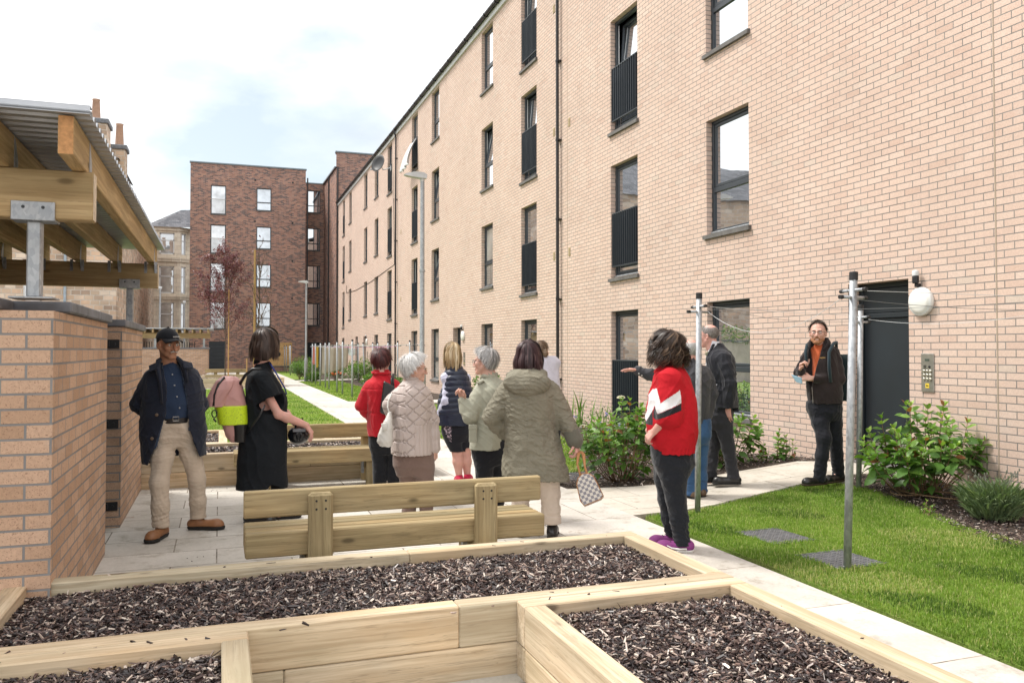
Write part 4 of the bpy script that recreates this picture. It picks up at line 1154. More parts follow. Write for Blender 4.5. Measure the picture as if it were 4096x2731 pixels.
row6 = [26.4, 28.02, 30.13, 32.06, 34.37, 35.41, 37.4, 39.3]
order = ['nearest', 'second', 'third', 'fourth', 'fifth', 'sixth', 'seventh', 'last']
R4, R6 = [], []
for i, y in enumerate(row4): R4.append(pole(3.99, y, 1.86, (.02 * math.sin(i * 3), 0), '%s drying pole of the far row along the path edge' % order[i], 'far drying poles', .03))
for i, y in enumerate(row6): R6.append(pole(6.2, y, 1.86, (-.10 if i == 6 else .02 * math.sin(i * 5), 0), '%s drying pole of the far row next to the brick wall' % order[i], 'far drying poles', .03))
for i, (x, y) in enumerate([(4.30, 60.2), (4.22, 57.3), (4.33, 56.0), (4.02, 51.4)]): pole(x, y, 1.85, (0, 0), '%s drying pole of the four before the chipboard panel' % ['leftmost', 'second', 'third', 'rightmost'][i], 'far drying poles', .03)
M['line'] = plain('pale_clothes_line', (0.58, 0.59, 0.60), .5)
M['line_dark'] = plain('dark_line_wire', (0.16, 0.165, 0.17), .5)
M['pink'] = plain('pink_line', (0.62, 0.22, 0.52), .5)
def rope(a, b, sag, label, r=.0021, mat='line', group='clothes lines'):
    a, b = np.asarray(a, float), np.asarray(b, float); t = np.linspace(0, 1, 14)
    P = a + (b - a) * t[:, None]; P[:, 2] -= sag * 4 * t * (1 - t)
    m = MB(); m.tube(P, r, 6); tag(m.build('clothes_line', M[mat]), label, 'clothes line', group)
dz = lambda p, z, dx=0, dy=0: np.array([p[0] + dx, p[1] + dy, p[2] - z])
rope(dz(tops['a'], .12, .12), dz(tops['d'], .12), .00, 'clothes line from the nearest pole across the open doorway to the right')
rope(dz(tops['a'], .17, .02, .1), dz(tops['d'], .20, 0, .1), .03, 'lower clothes line from the nearest pole toward the right edge', mat='line_dark')
rope(dz(tops['b'], .12, .12), dz(tops['c'], .10), .01, 'clothes line from the lawn corner pole to the pole by the door')
rope(dz(tops['c'], .14, .1), dz(tops['d'], .14, .1), .10, 'clothes line slanting from the door side pole over the bed')
rope(dz(tops['b'], .17, .1), dz(tops['a'], .17, -.1), .22, 'slack clothes line hanging between the lawn corner pole and nearest pole')
rope(dz(tops['b'], .14, 0, .1), dz(tops['d'], .14, -.1), .03, 'clothes line running diagonally across the lawn poles', mat='line_dark')
rope(dz(tops['b'], .13, .1, -.1), dz(tops['c'], .16, -.1, -.1), .06, 'thin lower clothes line behind the man with the backpack', mat='line_dark')
for i in range(8):
    rope(dz(R4[i], .13), dz(R6[i], .13), .05, 'clothes line between the %s pair of far drying poles' % order[i], .005)
rope(dz(R4[0], .15), dz(R4[7], .15), .06, 'white clothes line along the far pole row by the path', .005)
rope(dz(R4[4], .19), dz(R6[2], .19), .04, 'pink clothes line strung across the far drying poles', .006, 'pink')
rope(dz(R4[2], .19), dz(R6[3], .17), .05, 'pink clothes line beside the hanging underwear', .006, 'pink')
def cloth(name, label, a, b, drop, mat, waves=4, amp=.05, low=None, skew=0.0):
    a, b = np.asarray(a, float), np.asarray(b, float); nu, nv = 36, 14; V = []
    d = (b - a); d /= np.linalg.norm(d); nrm = np.array([-d[1], d[0], 0]); nrm /= np.linalg.norm(nrm)
    for j in range(nv):
        t = j / (nv - 1)
        for i in range(nu):
            s = i / (nu - 1)
            dr = drop if low is None else drop + (low - drop) * s
            p = a + (b - a) * s; p = p + d * skew * t
            p = p + nrm * amp * (math.sin(s * waves * 6.28 + 1.3 * t) * (.35 + .65 * t) + .5 * math.sin(s * waves * 2.4 + t)) + np.array([0, 0, -dr * t - .05 * math.sin(s * 3.14)])
            V.append(p)
    Q = np.array([[j * nu + i, j * nu + i + 1, (j + 1) * nu + i + 1, (j + 1) * nu + i] for j in range(nv - 1) for i in range(nu - 1)])
    o = mk(name, V, [Q], mat, smooth=True); o.modifiers.new('thickness', 'SOLIDIFY').thickness = .006
    return tag(o, label, 'laundry', 'laundry on the far lines')
cloth('hanging_sheet', 'large beige sheet hanging on the far drying line', (4.05, 35.40, 1.72), (5.14, 35.42, 1.74), 1.17, fabric('beige_sheet', (.40, .345, .29), .06, .3), 4, .05, .86)
cloth('hanging_cloth', 'dark blue strip of washing behind the beige sheet', (4.2, 36.2, 1.74), (5.2, 36.2, 1.76), .14, fabric('navy_wash', (.02, .025, .05), .1, .3), 3, .03)
cloth('hanging_cloth', 'black garment at the right end of the beige sheet', (4.95, 35.9, 1.76), (5.25, 35.9, 1.76), .5, fabric('black_wash', (.012, .012, .014), .1, .3), 2, .03, .3)
cloth('hanging_cloth', 'yellow towel hanging at the left of the far washing', (4.06, 37.9, 1.78), (4.2, 38.0, 1.78), .95, fabric('yellow_wash', (.55, .38, .06), .1, .3), 1, .03)
cloth('hanging_cloth', 'coral towel hanging behind the yellow towel', (3.98, 38.2, 1.76), (4.1, 38.3, 1.76), .8, fabric('coral_wash', (.55, .2, .18), .1, .3), 1, .03)
cloth('hanging_cloth', 'black trousers hanging beside the yellow towel', (4.25, 38.2, 1.78), (4.42, 38.2, 1.78), 1.1, fabric('black_wash2', (.014, .014, .018), .1, .3), 1, .03)
cloth('hanging_cloth', 'small white underwear pegged on the line near the wall', (4.55, 31.2, 1.66), (4.8, 31.2, 1.66), .26, fabric('white_wash', (.6, .62, .64), .1, .3), 1, .03)

# ================================================================ lamp posts
def lamp_post(x, y, h, label, yaw, s=1.0):
    o = wthing('street_lamp', label, 'street lamp', (x, y, .05), 'galvanised street lamps')
    m = MB(); m.lathe([(.078, -.05), (.078, 1.05), (.07, 1.12), (.05, 1.2), (.042, h - .1), (.042, h)], (x, y, .05), n=18); sh = wsub(m.build('lamp_column', M['galv'], o, True), o)
    m = MB(); m.lathe([(.081, -.02), (.081, .26)], (x, y, .05), n=18); m.build('column_foot', M['coping'], sh)
    m = MB(); m.lathe([(.06, h * .62), (.06, h * .62 + .04)], (x, y, .05), n=14); m.build('clamp_band', M['galv'], sh)
    m = MB(); m.M = np.array(Matrix.Translation((x, y, .05 + h)) @ Matrix.Rotation(yaw, 4, 'Z') @ Matrix.Rotation(math.radians(-7), 4, 'Y') @ Matrix.Scale(.74, 4))
    m.lathe([(.06, -.1), (.065, .03), (.055, .06)], n=16)
    out = [(-.10, 0), (-.10, .10), (.0, .145), (.22, .13), (.42, .06), (.52, .01), (.50, -.02), (.06, -.02)]
    n_ = len(out); hw = lambda t: .115 * (1 - .25 * max(0, (t - .2) / .3))
    V = [(a, -hw(a), b) for a, b in out] + [(a, hw(a), b) for a, b in out]
    V2 = [(a, -hw(a) * .55, b + .012 if b > 0 else b) for a, b in out]
    m.add(V, [np.array([[i, (i + 1) % n_, n_ + (i + 1) % n_, n_ + i] for i in range(n_)]), np.array([list(range(n_))[::-1]]), np.array([[n_ + i for i in range(n_)]])])
    hd = wsub(m.build('lamp_head', plain('lamp_grey', (.56, .57, .58), .5, .1) if not bpy.data.materials.get('lamp_grey') else bpy.data.materials['lamp_grey'], o), o)
    m2 = MB(); m2.M = m.M; m2.box((.12, -.085, -.028), (.46, .085, -.0205)); m2.build('lamp_lens', plain('lamp_lens', (.6, .6, .58), .2) if not bpy.data.materials.get('lamp_lens') else bpy.data.materials['lamp_lens'], hd)
lamp_post(3.87, 16.4, 5.02, 'tall grey street lamp in front of the brick wall, behind the red coat', math.pi)
lamp_post(3.87, 40.3, 4.72, 'farther grey street lamp at the path side before the dark brick block', math.pi)
lamp_post(-3.11, 49.2, 4.9, 'small street lamp over the coping behind the far bin store', math.pi * .5)
lamp_post(-2.05, 54, 4.4, 'smallest street lamp in front of the sandstone bay window', math.pi * .5)

# ================================================================ far bin store
FS = wthing('bin_store', 'far small brick bin store with timber roof before the sandstone tenement', 'bin store', (-3, 45, 0))
m = MB(); m.box((-8, 44.0, 0), (-.55, 44.3, 1.62)); m.box((-.85, 44.3, 0), (-.55, 48, 1.62)); m.build('front_wall', M['brick_store'], FS)
m = MB(); m.box((-8, 43.95, 1.623), (-.5, 44.35, 1.70), .01); m.box((-.9, 44.353, 1.623), (-.5, 48, 1.70), .01); m.build('coping', M['coping'], FS)
for x in (-.75, -3, -5.4):
    m = MB(); m.box((x - .05, 44.1, 1.70), (x + .05, 44.2, 2.15)); m.box((x - .12, 44.05, 1.70), (x + .12, 44.25, 1.72)); m.build('roof_post', M['galv'], FS)
m = MB(); m.box((-8, 44.1, 2.152), (-.45, 44.2, 2.42), .01); m.build('roof_beam', M['wood_roof'], FS)
for x in np.arange(-7.8, -.4, .36):
    m = MB(); m.box((x, 43.6, 2.423), (x + .08, 48.2, 2.61), .008); m.build('rafter', M['wood_roof'], FS)
m = MB(); m.box((-8.2, 43.5, 2.613), (-.3, 48.3, 2.66)); m.build('roof_sheet', M['corr'], FS)
m = MB()
for x in np.arange(-5.2, -1.2, .12): m.tube([(x, 46, 0), (x, 46, 2.0)], .02, 5)
m.build('railing', M['anthracite'], FS)
o = wthing('boulder', 'pale rounded boulder left of the tree stakes by the louvre door', 'boulder', (-.2, 42, .05), 'pale boulders')
BO = []
for k, (x, y, r, lb) in enumerate([(-.45, 43.2, .33, 'pale rounded boulder at the far bin store corner'), (.35, 43.2, .36, 'largest pale boulder behind the purple tree stake'), (1.45, 43.0, .30, 'pale boulder right of the bare tree stake')]):
    mm = MB(); mm.ell((x, y, .18), (r, r * .8, r * .75), 14, 9)
    Vv = mm.V[0]; Vv += .05 * np.sin(Vv[:, [1, 2, 0]] * 11 + k)
    if k == 0: bpy.data.objects.remove(o)
    tag(mm.build('boulder', plain('pale_stone', (.5, .47, .43), .85, var=.2) if not bpy.data.materials.get('pale_stone') else bpy.data.materials['pale_stone'], smooth=True), lb, 'boulder', 'pale boulders')

# ================================================================ inspection covers in the grass
M['cover'] = plain('worn_cover_metal', (.15, .155, .165), .5, .35, var=.3, scale=14)
def cover(x, y, w, d, label, yaw=.05, z=.068):
    o = thing('inspection_cover', label, 'manhole cover', (x, y, z + rise(x, y) - .01), yaw, 'chequered inspection covers')
    m = MB(); m.box((-w / 2, -d / 2, -.03), (w / 2, d / 2, 0), .003); m.box((-w / 2 - .02, -d / 2 - .02, -.032), (w / 2 + .02, -d / 2 - .002, .002)); m.box((-w / 2 - .02, d / 2 + .002, -.032), (w / 2 + .02, d / 2 + .02, .002))
    m.build('cover_frame', M['cover'], o)
    nx = int(w / .035); ny = int(d / .035); m = MB()
    for i in range(nx):
        for j in range(ny):
            a = .78 if (i + j) % 2 else -.78; c = (-w / 2 + (i + .5) * w / nx, -d / 2 + (j + .5) * d / ny, .001)
            m.obox(c, np.array([math.cos(a), math.sin(a), 0]) * .013, np.array([-math.sin(a), math.cos(a), 0]) * .004, np.array([0, 0, .003]))
    m.build('tread_pattern', M['cover'], o)
cover(4.29, 5.67, .40, .44, 'chequered metal cover in the lawn, the one behind the nearest pole')
cover(4.26, 4.88, .42, .40, 'chequered metal cover in the lawn at the foot of the nearest pole')
cover(4.05, 9.15, .55, .5, 'chequered metal cover in the grass behind the checked handbag', z=.068)
# ================================================================ vegetation
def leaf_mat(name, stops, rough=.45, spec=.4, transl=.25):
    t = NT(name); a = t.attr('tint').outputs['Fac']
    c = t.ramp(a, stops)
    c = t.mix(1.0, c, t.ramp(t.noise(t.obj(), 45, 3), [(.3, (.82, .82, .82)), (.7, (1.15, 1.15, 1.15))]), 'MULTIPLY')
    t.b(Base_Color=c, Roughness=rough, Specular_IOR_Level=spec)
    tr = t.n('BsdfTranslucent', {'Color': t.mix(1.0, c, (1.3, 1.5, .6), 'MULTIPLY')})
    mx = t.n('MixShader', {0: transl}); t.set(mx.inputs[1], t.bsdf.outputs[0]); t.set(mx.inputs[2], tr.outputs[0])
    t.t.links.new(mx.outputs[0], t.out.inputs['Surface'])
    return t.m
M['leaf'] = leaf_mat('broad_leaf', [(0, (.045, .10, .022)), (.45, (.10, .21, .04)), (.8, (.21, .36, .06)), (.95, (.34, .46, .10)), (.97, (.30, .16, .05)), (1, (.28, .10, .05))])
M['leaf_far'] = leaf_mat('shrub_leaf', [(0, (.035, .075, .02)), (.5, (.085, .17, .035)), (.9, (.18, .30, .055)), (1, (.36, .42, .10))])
M['leaf_purple'] = leaf_mat('purple_leaf', [(0, (.08, .03, .042)), (.6, (.17, .052, .072)), (1, (.33, .14, .16))], transl=.2)
M['grass'] = leaf_mat('grass_blade', [(0, (.05, .10, .025)), (.3, (.13, .22, .035)), (.65, (.22, .34, .055)), (.88, (.33, .42, .10)), (1, (.52, .47, .25))], .6, .2, .3)
M['lav'] = leaf_mat('lavender_leaf', [(0, (.08, .125, .065)), (.5, (.165, .24, .115)), (1, (.31, .39, .20))], .7, .2, .15)
M['iris'] = leaf_mat('iris_leaf', [(0, (.05, .12, .02)), (1, (.17, .29, .05))])
M['stem'] = plain('woody_stem', (.16, .10, .055), .8, var=.3, scale=30)
M['bark'] = plain('young_bark', (.10, .07, .05), .85, var=.3, scale=25, bump=.3)
M['petal_white'] = plain('cream_petals', (.62, .58, .42), .7)
M['petal_blue'] = plain('blue_petals', (.20, .20, .55), .7)
M['petal_orange'] = plain('orange_petals', (.65, .16, .06), .7)

def frames(d, rolln):
    """orthonormal frames from directions"""
    d = d / (np.linalg.norm(d, axis=1)[:, None] + 1e-9)
    r = np.where(np.abs(d[:, 2:3]) < .95, np.array([[0, 0, 1.0]]), np.array([[1.0, 0, 0]]))
    s = np.cross(d, r); s /= np.linalg.norm(s, axis=1)[:, None]
    n = np.cross(s, d)
    c, k = np.cos(rolln)[:, None], np.sin(rolln)[:, None]
    return d, s * c + n * k, n * c - s * k
LEAF_T = np.array([[0, 0, 0], [.22, .36, .03], [.22, 0, -.02], [.22, -.36, .03], [.52, .5, .06], [.52, 0, -.01], [.52, -.5, .06], [.8, .3, .02], [.8, 0, -.03], [.8, -.3, .02], [1.0, 0, -.12]])
LEAF_Q = np.array([[1, 4, 5, 2], [2, 5, 6, 3], [4, 7, 8, 5], [5, 8, 9, 6]]); LEAF_3 = np.array([[0, 1, 2], [0, 2, 3], [7, 10, 8], [8, 10, 9]])
SIMPLE_T = np.array([[0, 0, 0], [.45, .42, .05], [.45, -.42, .05], [1, 0, -.05]]); SIMPLE_Q = np.array([[0, 2, 3, 1]])
def leaves(name, P, D, size, width, tint, mat, parent=None, simple=False, off=None, roll=.5):
    n = len(P); P = np.asarray(P, float)
    d, s, u = frames(np.asarray(D, float), rng.normal(0, roll, n))
    u = np.where(u[:, 2:3] < 0, -u, u)
    T = SIMPLE_T if simple else LEAF_T
    size = np.broadcast_to(size, (n,)); width = np.broadcast_to(width, (n,))
    V = P[:, None] + d[:, None] * (T[None, :, 0] * size[:, None])[..., None] + s[:, None] * (T[None, :, 1] * width[:, None])[..., None] + u[:, None] * (T[None, :, 2] * size[:, None])[..., None]
    k = len(T); base = (np.arange(n) * k)[:, None, None]
    pol = [(SIMPLE_Q[None] + base).reshape(-1, 4)] if simple else [(LEAF_Q[None] + base).reshape(-1, 4), (LEAF_3[None] + base).reshape(-1, 3)]
    return mk(name, V.reshape(-1, 3), pol, mat, parent, smooth=True, col=np.repeat(np.clip(tint, 0, 1), k), off=off)

def hydrangea(label, x, y, w, d, h, nst, leaf=.12, group=None, seed=0, flowers=0, trailing=False, z0=None):
    r = np.random.default_rng(seed); z0 = .05 + rise(x, y) if z0 is None else z0
    o = wthing('hydrangea_bush', label, 'shrub', (x, y, z0), 'hydrangea bushes along the wall'); off = ROOT_OFF[o.name]
    m = MB(); LP = []; LD = []; LS = []; LT = []; FL = []
    for i in range(nst):
        a = r.random() * 6.283; q = math.sqrt(r.random())
        tip = np.array([x + math.cos(a) * q * w / 2, y + math.sin(a) * q * d / 2, z0 + h * (1.0 - .45 * q * q) * (.70 + .32 * r.random())])
        if i % 3 == 0: tip[2] = z0 + h * (.25 + .4 * r.random())
        b = np.array([x + (tip[0] - x) * .25 + r.normal(0, .04), y + (tip[1] - y) * .25 + r.normal(0, .04), z0 - .02])
        mid = (b + tip) / 2 + np.array([(tip[0] - x) * .18, (tip[1] - y) * .18, -.04 * h])
        t = np.linspace(0, 1, 7)[:, None]
        path = (1 - t) ** 2 * b + 2 * t * (1 - t) * mid + t * t * tip
        m.tube(path, np.linspace(.006, .003, 7), 5)
        dirn = path[-1] - path[-2]; dirn /= np.linalg.norm(dirn)
        for lv in range(5):
            c = path[-1] - dirn * (.012 + .055 * lv)
            tt = .95 - lv * .16
            for k in range(2 + (lv < 2)):
                ang = lv * 1.57 + k * (6.283 / (2 + (lv < 2))) + r.normal(0, .25)
                s1 = np.cross(dirn, [0.3, .2, 1]); s1 /= np.linalg.norm(s1); s2 = np.cross(dirn, s1)
                out = s1 * math.cos(ang) + s2 * math.sin(ang)
                dd = out * (.55 + .22 * lv) + dirn * (.85 - .26 * lv) + np.array([0, 0, -.08 * lv])
                LP.append(c); LD.append(dd); sz = leaf * (.45 + .18 * min(lv, 3)) * (.8 + .4 * r.random()); LS.append(sz)
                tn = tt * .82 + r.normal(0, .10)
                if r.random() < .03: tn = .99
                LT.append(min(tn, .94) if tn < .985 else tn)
        if i < flowers: FL.append(path[-1] + dirn * .02)
    if trailing:
        for (a, b, c_) in (((-.35, -.05), (-.30, -.42), (.1, -.62)), ((-.1, -.1), (.1, -.35), (.5, -.2)), ((-.4, 0), (-.62, -.15), (-.2, -.2))):
            P3 = np.array([[x + a[0], y + a[1], z0 + .06], [x + b[0], y + b[1], z0 + .035], [x + c_[0], y + c_[1], z0 + .03]])
            t = np.linspace(0, 1, 12)[:, None]; m.tube((1 - t) ** 2 * P3[0] + 2 * t * (1 - t) * P3[1] + t * t * P3[2], .006, 6, mi=0)
    m.build('stem', M['stem'], o, True)
    LS = np.array(LS)
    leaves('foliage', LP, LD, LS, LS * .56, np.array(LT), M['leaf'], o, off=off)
    for f in FL:
        mf = MB()
        for k in range(34):
            q = r.normal(0, 1, 3); q /= np.linalg.norm(q); q[2] = abs(q[2]) * .55
            mf.ell(f + q * .045, (.009, .009, .006), 6, 4)
        mf.build('flower_head', M['petal_white'], o)
    return o
hydrangea('leafy hydrangea bush left of the woman in the red track jacket', 4.40, 8.62, 1.0, .8, 1.0, 46, .14, seed=1, flowers=2)
hydrangea('hydrangea bush with cream flower heads behind the man in the dark suit', 5.98, 8.95, 1.15, .8, .82, 44, .145, seed=2, flowers=5)
hydrangea('largest sprawling hydrangea bush, in the bed right of the open doorway', 6.62, 6.42, 1.5, .85, .92, 62, .15, seed=3, flowers=2, trailing=True)
hydrangea('small low hydrangea at the path corner left of the man with the backpack', 6.70, 8.75, .34, .3, .42, 10, .10, seed=4, flowers=1)
hydrangea('low hydrangea seedling beside the window wall behind the suited man', 6.45, 8.85, .3, .3, .30, 8, .10, seed=5)
hydrangea('tiny yellowing plant at the lawn edge below the largest hydrangea', 6.12, 5.88, .16, .16, .14, 7, .06, seed=6)
hydrangea('young plant in the bark at the right edge by the brick wall', 7.0, 5.25, .3, .3, .16, 12, .05, seed=7)
hydrangea('hydrangea bush seen between the blonde woman and the quilted coat', 4.85, 14.0, .9, .8, .95, 55, .12, seed=8)

def lavender(label, x, y, r0, h, n, seed=0):
    r = np.random.default_rng(seed); z0 = .05 + rise(x, y)
    o = wthing('lavender_bush', label, 'plant', (x, y, z0)); off = ROOT_OFF[o.name]
    a = r.random(n) * 6.283; q = np.sqrt(r.random(n)); lean = q * .85
    P = np.stack([x + np.cos(a) * q * r0 * .55, y + np.sin(a) * q * r0 * .5, z0 + r.random(n) * h * .45], 1)
    D = np.stack([np.cos(a) * lean + r.normal(0, .22, n), np.sin(a) * lean + r.normal(0, .22, n), np.ones(n)], 1)
    ln = h * (.35 + .5 * r.random(n))
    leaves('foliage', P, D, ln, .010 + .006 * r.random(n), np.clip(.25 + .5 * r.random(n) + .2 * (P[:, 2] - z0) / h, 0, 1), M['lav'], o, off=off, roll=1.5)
    m2 = 2600; a = r.random(m2) * 6.283; q = np.sqrt(r.random(m2)); t = r.random(m2)
    P = np.stack([x + np.cos(a) * q * r0 * (.6 + .4 * t), y + np.sin(a) * q * r0 * (.55 + .4 * t), z0 + t * h * (1 - .35 * q)], 1)
    D = r.normal(0, 1, (m2, 3)); D[:, 2] = abs(D[:, 2]) + .3
    leaves('leaf_tuft', P, D, .035 + .03 * r.random(m2), .006, r.random(m2), M['lav'], o, simple=True, off=off, roll=1.5)
    m = MB()
    for i in range(26):
        a_ = r.random() * 6.283; L_ = h * (1.05 + .3 * r.random()); ln_ = .25 + .35 * r.random()
        b = np.array([x, y, z0 + .1]); t_ = b + np.array([math.cos(a_) * ln_ * L_, math.sin(a_) * ln_ * L_, L_ - .1])
        m.tube([b, (b + t_) / 2 + (0, 0, .04), t_], .0018, 4); m.ell(t_, (.006, .006, .016), 6, 5)
    m.build('flower_stalk', M['lav_stalk'], o)
M['lav_stalk'] = plain('lavender_stalk', (.16, .17, .13), .8)
lavender('grey green lavender mound in the bed before the largest hydrangea', 6.57, 5.57, .33, .33, 1200, 3)

def iris(label, x, y, n, h, seed=0, flower=None):
    r = np.random.default_rng(seed)
    o = wthing('iris_plant', label, 'plant', (x, y, .05), 'plants along the wall border'); off = ROOT_OFF[o.name]
    m = MB(); V = []; Q = []; tn = []
    for i in range(n):
        a = r.random() * 6.283; b = np.array([x + r.normal(0, .12), y + r.normal(0, .12), .03]); L_ = h * (.6 + .4 * r.random()); ln = .1 + .35 * r.random()
        dr = np.array([math.cos(a), math.sin(a), 0]); sd = np.array([-dr[1], dr[0], 0]); w = .012 + .008 * r.random(); s0 = len(V)
        for k in range(6):
            t = k / 5; c = b + dr * ln * L_ * t * t + np.array([0, 0, L_ * t * (1 - .25 * ln * t)]); ww = w * (1 - t ** 2.2) + .0006
            V += [c - sd * ww, c + sd * ww]
        for k in range(5): Q.append([s0 + 2 * k, s0 + 2 * k + 1, s0 + 2 * k + 3, s0 + 2 * k + 2])
        tn += [r.random()] * 12
    mk('sword_leaves', V, [np.array(Q)], M['iris'], o, True, col=np.array(tn), off=off)
    if flower:
        f = MB()
        for i in range(9):
            c = np.array([x + r.normal(0, .25), y + r.normal(0, .2), .10 + h * .45 * r.random()])
            for k in range(7): f.ell(c + r.normal(0, .014, 3), (.011, .011, .009), 6, 4)
        f.build('flower_head', M[flower], o)
iris('tall sword leaved iris against the wall left of the ground floor railing', 6.75, 15.2, 15, .85, 1)
iris('sword leaved iris with blue flowers just left of the ground floor railing', 6.55, 13.6, 17, .80, 2, 'petal_blue')
iris('sword leaved clump behind the woman in the red coat', 6.5, 23.0, 16, .9, 3)

def shrub(label, x, y, w, h, n, leaf, seed, cat='shrub', mat='leaf_far', group='shrubs along the wall border', zb=.05, name='leafy_shrub', trunk=False):
    r = np.random.default_rng(seed)
    o = wthing(name, label, cat, (x, y, zb), group); off = ROOT_OFF[o.name]
    nc = 11; C = []
    for i in range(nc):
        a = i * 2.4; q = math.sqrt((i + .5) / nc) * .62
        C.append((x + math.cos(a) * q * w / 2, y + math.sin(a) * q * w / 2, zb + h * (.35 + .42 * r.random() * (1 - q * .5)), w * (.17 + .13 * r.random())))
    C = np.array(C); k = r.integers(0, nc, n)
    u = r.normal(0, 1, (n, 3)); u /= np.linalg.norm(u, axis=1)[:, None]
    rad = C[k, 3] * (.55 + .5 * r.random(n) ** .6)
    P = C[k, :3] + u * rad[:, None] * np.array([1, 1, 1.15 * h / w if h > w else 1.0])
    P[:, 2] = np.maximum(P[:, 2], zb + .02)
    D = u + r.normal(0, .5, (n, 3)) + np.array([0, 0, .35])
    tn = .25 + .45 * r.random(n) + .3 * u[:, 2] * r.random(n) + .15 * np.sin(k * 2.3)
    sz = leaf * (.7 + .6 * r.random(n))
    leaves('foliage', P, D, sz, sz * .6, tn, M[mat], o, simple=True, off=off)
    m = MB()
    for c in C: m.tube([(x + r.normal(0, .03), y + r.normal(0, .03), zb - .03), ((x + c[0]) / 2, (y + c[1]) / 2, (zb + c[2]) / 2), c[:3]], .008 if not trunk else .02, 5)
    m.build('stem', M['stem'], o)
S_ = [(4.55, 43.3, 1.5, 1.25, 'big leafy shrub just right of the far street lamp'), (3.95, 44.6, 1.1, .95, 'rounded shrub just left of the far street lamp'), (4.4, 48.5, 1.3, 1.05, 'shrub on the far lawn right of the chipboard panel'), (4.9, 52.5, 1.4, 1.3, 'shrub standing before the far dark doorway'),
      (5.35, 41.2, 1.3, 1.0, 'shrub behind the left end of the beige sheet'), (6.35, 40.2, 1.4, 1.15, 'dark shrub by the wall right of the beige sheet'), (6.45, 42.6, 1.3, 1.0, 'dark shrub by the wall behind the underwear line'), (6.5, 38.3, 1.2, 1.1, 'shrub under the wall near the leaning pole'),
      (5.0, 28.2, 1.0, .85, 'bright shrub left of the woman in the red coat'), (5.3, 26.2, .8, .7, 'shrub half hidden by the red coat sleeve'), (6.6, 20.6, 1.0, 1.05, 'shrub by the wall behind the red haired woman'), (5.6, 17.6, .9, .75, 'shrub behind the street lamp foot'), (6.5, 17.8, .8, .7, 'shrub at the foot of the near downpipe'),
      (4.2, 40.1, .7, .5, 'low shrub at the lamp side path corner')]
for i, (x, y, w, h, lb) in enumerate(S_): shrub(lb, x, y, w, h, 1100, .085 if y > 24 else .075, 20 + i)
shrub('low flowering cover plant beneath the iris leaves', 5.6, 12.2, 1.3, .38, 900, .04, 61); shrub('low pale cover plant behind the leafy hydrangea', 5.25, 10.8, .9, .34, 700, .035, 62)
shrub('bright green sapling rising behind the coping of the near bin store', -1.45, 11.2, .55, 2.25, 260, .07, 63, cat='sapling', group=None, name='leafy_sapling', trunk=True, mat='leaf')
m = MB()
for i in range(7): m.ell((5.15 + .08 * i, 40.6 + .3 * math.sin(i * 2), .45 + .05 * math.sin(i * 5)), (.07, .07, .06), 8, 6)
tag(m.build('poppy_flowers', M['petal_orange']), 'orange flowers low in the border behind the beige sheet', 'flowers')

# ---------------------------------------------------------------- staked young trees
def tree(name, label, x, y, zb, h, crown0, spread, nb, leafn, leafmat, stake_h, seed, leaf=.075, upright=.8):
    r = np.random.default_rng(seed)
    o = wthing(name, label, 'tree', (x, y, zb), 'staked young trees'); off = ROOT_OFF[o.name]
    m = MB(); tips = []
    def br(p, d, L_, rad, dep):
        n = 6; pts = [p]; dd = d / np.linalg.norm(d)
        for i in range(n):
            dd = dd + r.normal(0, .10, 3) + np.array([0, 0, .05 * upright]); dd /= np.linalg.norm(dd)
            pts.append(pts[-1] + dd * L_ / n)
        m.tube(pts, np.linspace(rad, rad * .45, n + 1), 6 if dep < 2 else 4)
        for i in range(2, n + 1): tips.append((pts[i], dd, dep))
        if dep < 3:
            for k in range(3 if dep else 0):
                i = r.integers(2, n); a = r.random() * 6.283
                s1 = np.cross(dd, [.2, .3, 1]); s1 /= np.linalg.norm(s1); s2 = np.cross(dd, s1)
                br(pts[i], dd * .9 + (s1 * math.cos(a) + s2 * math.sin(a)) * .55, L_ * .55, rad * .5, dep + 1)
    H = h; tp = [np.array([x, y, zb - .05])]
    for i in range(1, 9): tp.append(np.array([x + r.normal(0, .015), y + r.normal(0, .015), zb + H * .92 * i / 8]))
    m.tube(tp, np.linspace(.030, .008, 9), 8)
    for i in range(nb):
        t = i / nb; z = zb + crown0 + (H * .86 - crown0) * t; a = i * 2.4 + r.normal(0, .3)
        out = (1 - .55 * t)
        br(np.array([x, y, z]), np.array([math.cos(a) * .62, math.sin(a) * .62, upright + .3 * t]), spread * out * (.9 + .4 * r.random()), .011, 1)
    m.build('trunk', M['bark'], o, True)
    if leafn:
        k = r.integers(0, len(tips), leafn); P = np.array([tips[i][0] for i in k]) + r.normal(0, .05, (leafn, 3)); D = np.array([tips[i][1] for i in k]) * .4 + r.normal(0, .7, (leafn, 3))
        sz = leaf * (.6 + .8 * r.random(leafn))
        leaves('crown', P, D, sz, sz * .6, .15 + .75 * r.random(leafn), M[leafmat], o, simple=True, off=off)
    return o
def stake(x, y, h, label, r=.03, zb=.05):
    o = MB(); o.tube([(x, y, zb - .05), (x, y, zb + h)], [r, r * .95], 10); tag(o.build('tree_stake', M['stake']), label, 'tree stake', 'wooden tree stakes')
tree('purple_tree', 'young purple leaved tree tied to a stake before the dark brick block', .24, 38.6, .05, 6.2, 1.75, 1.5, 30, 7500, 'leaf_purple', 4.3, 5, leaf=.085)
stake(.36, 38.4, 4.2, 'wooden stake of the purple leaved tree', .028)
tree('bare_tree', 'young almost leafless tree with upright twigs right of the purple tree', 1.02, 24.0, .05, 4.75, 1.45, .92, 16, 60, 'leaf_purple', 4, 8, upright=1.1)
stake(.90, 23.9, 4.3, 'tall orange stake of the almost leafless tree', .03)
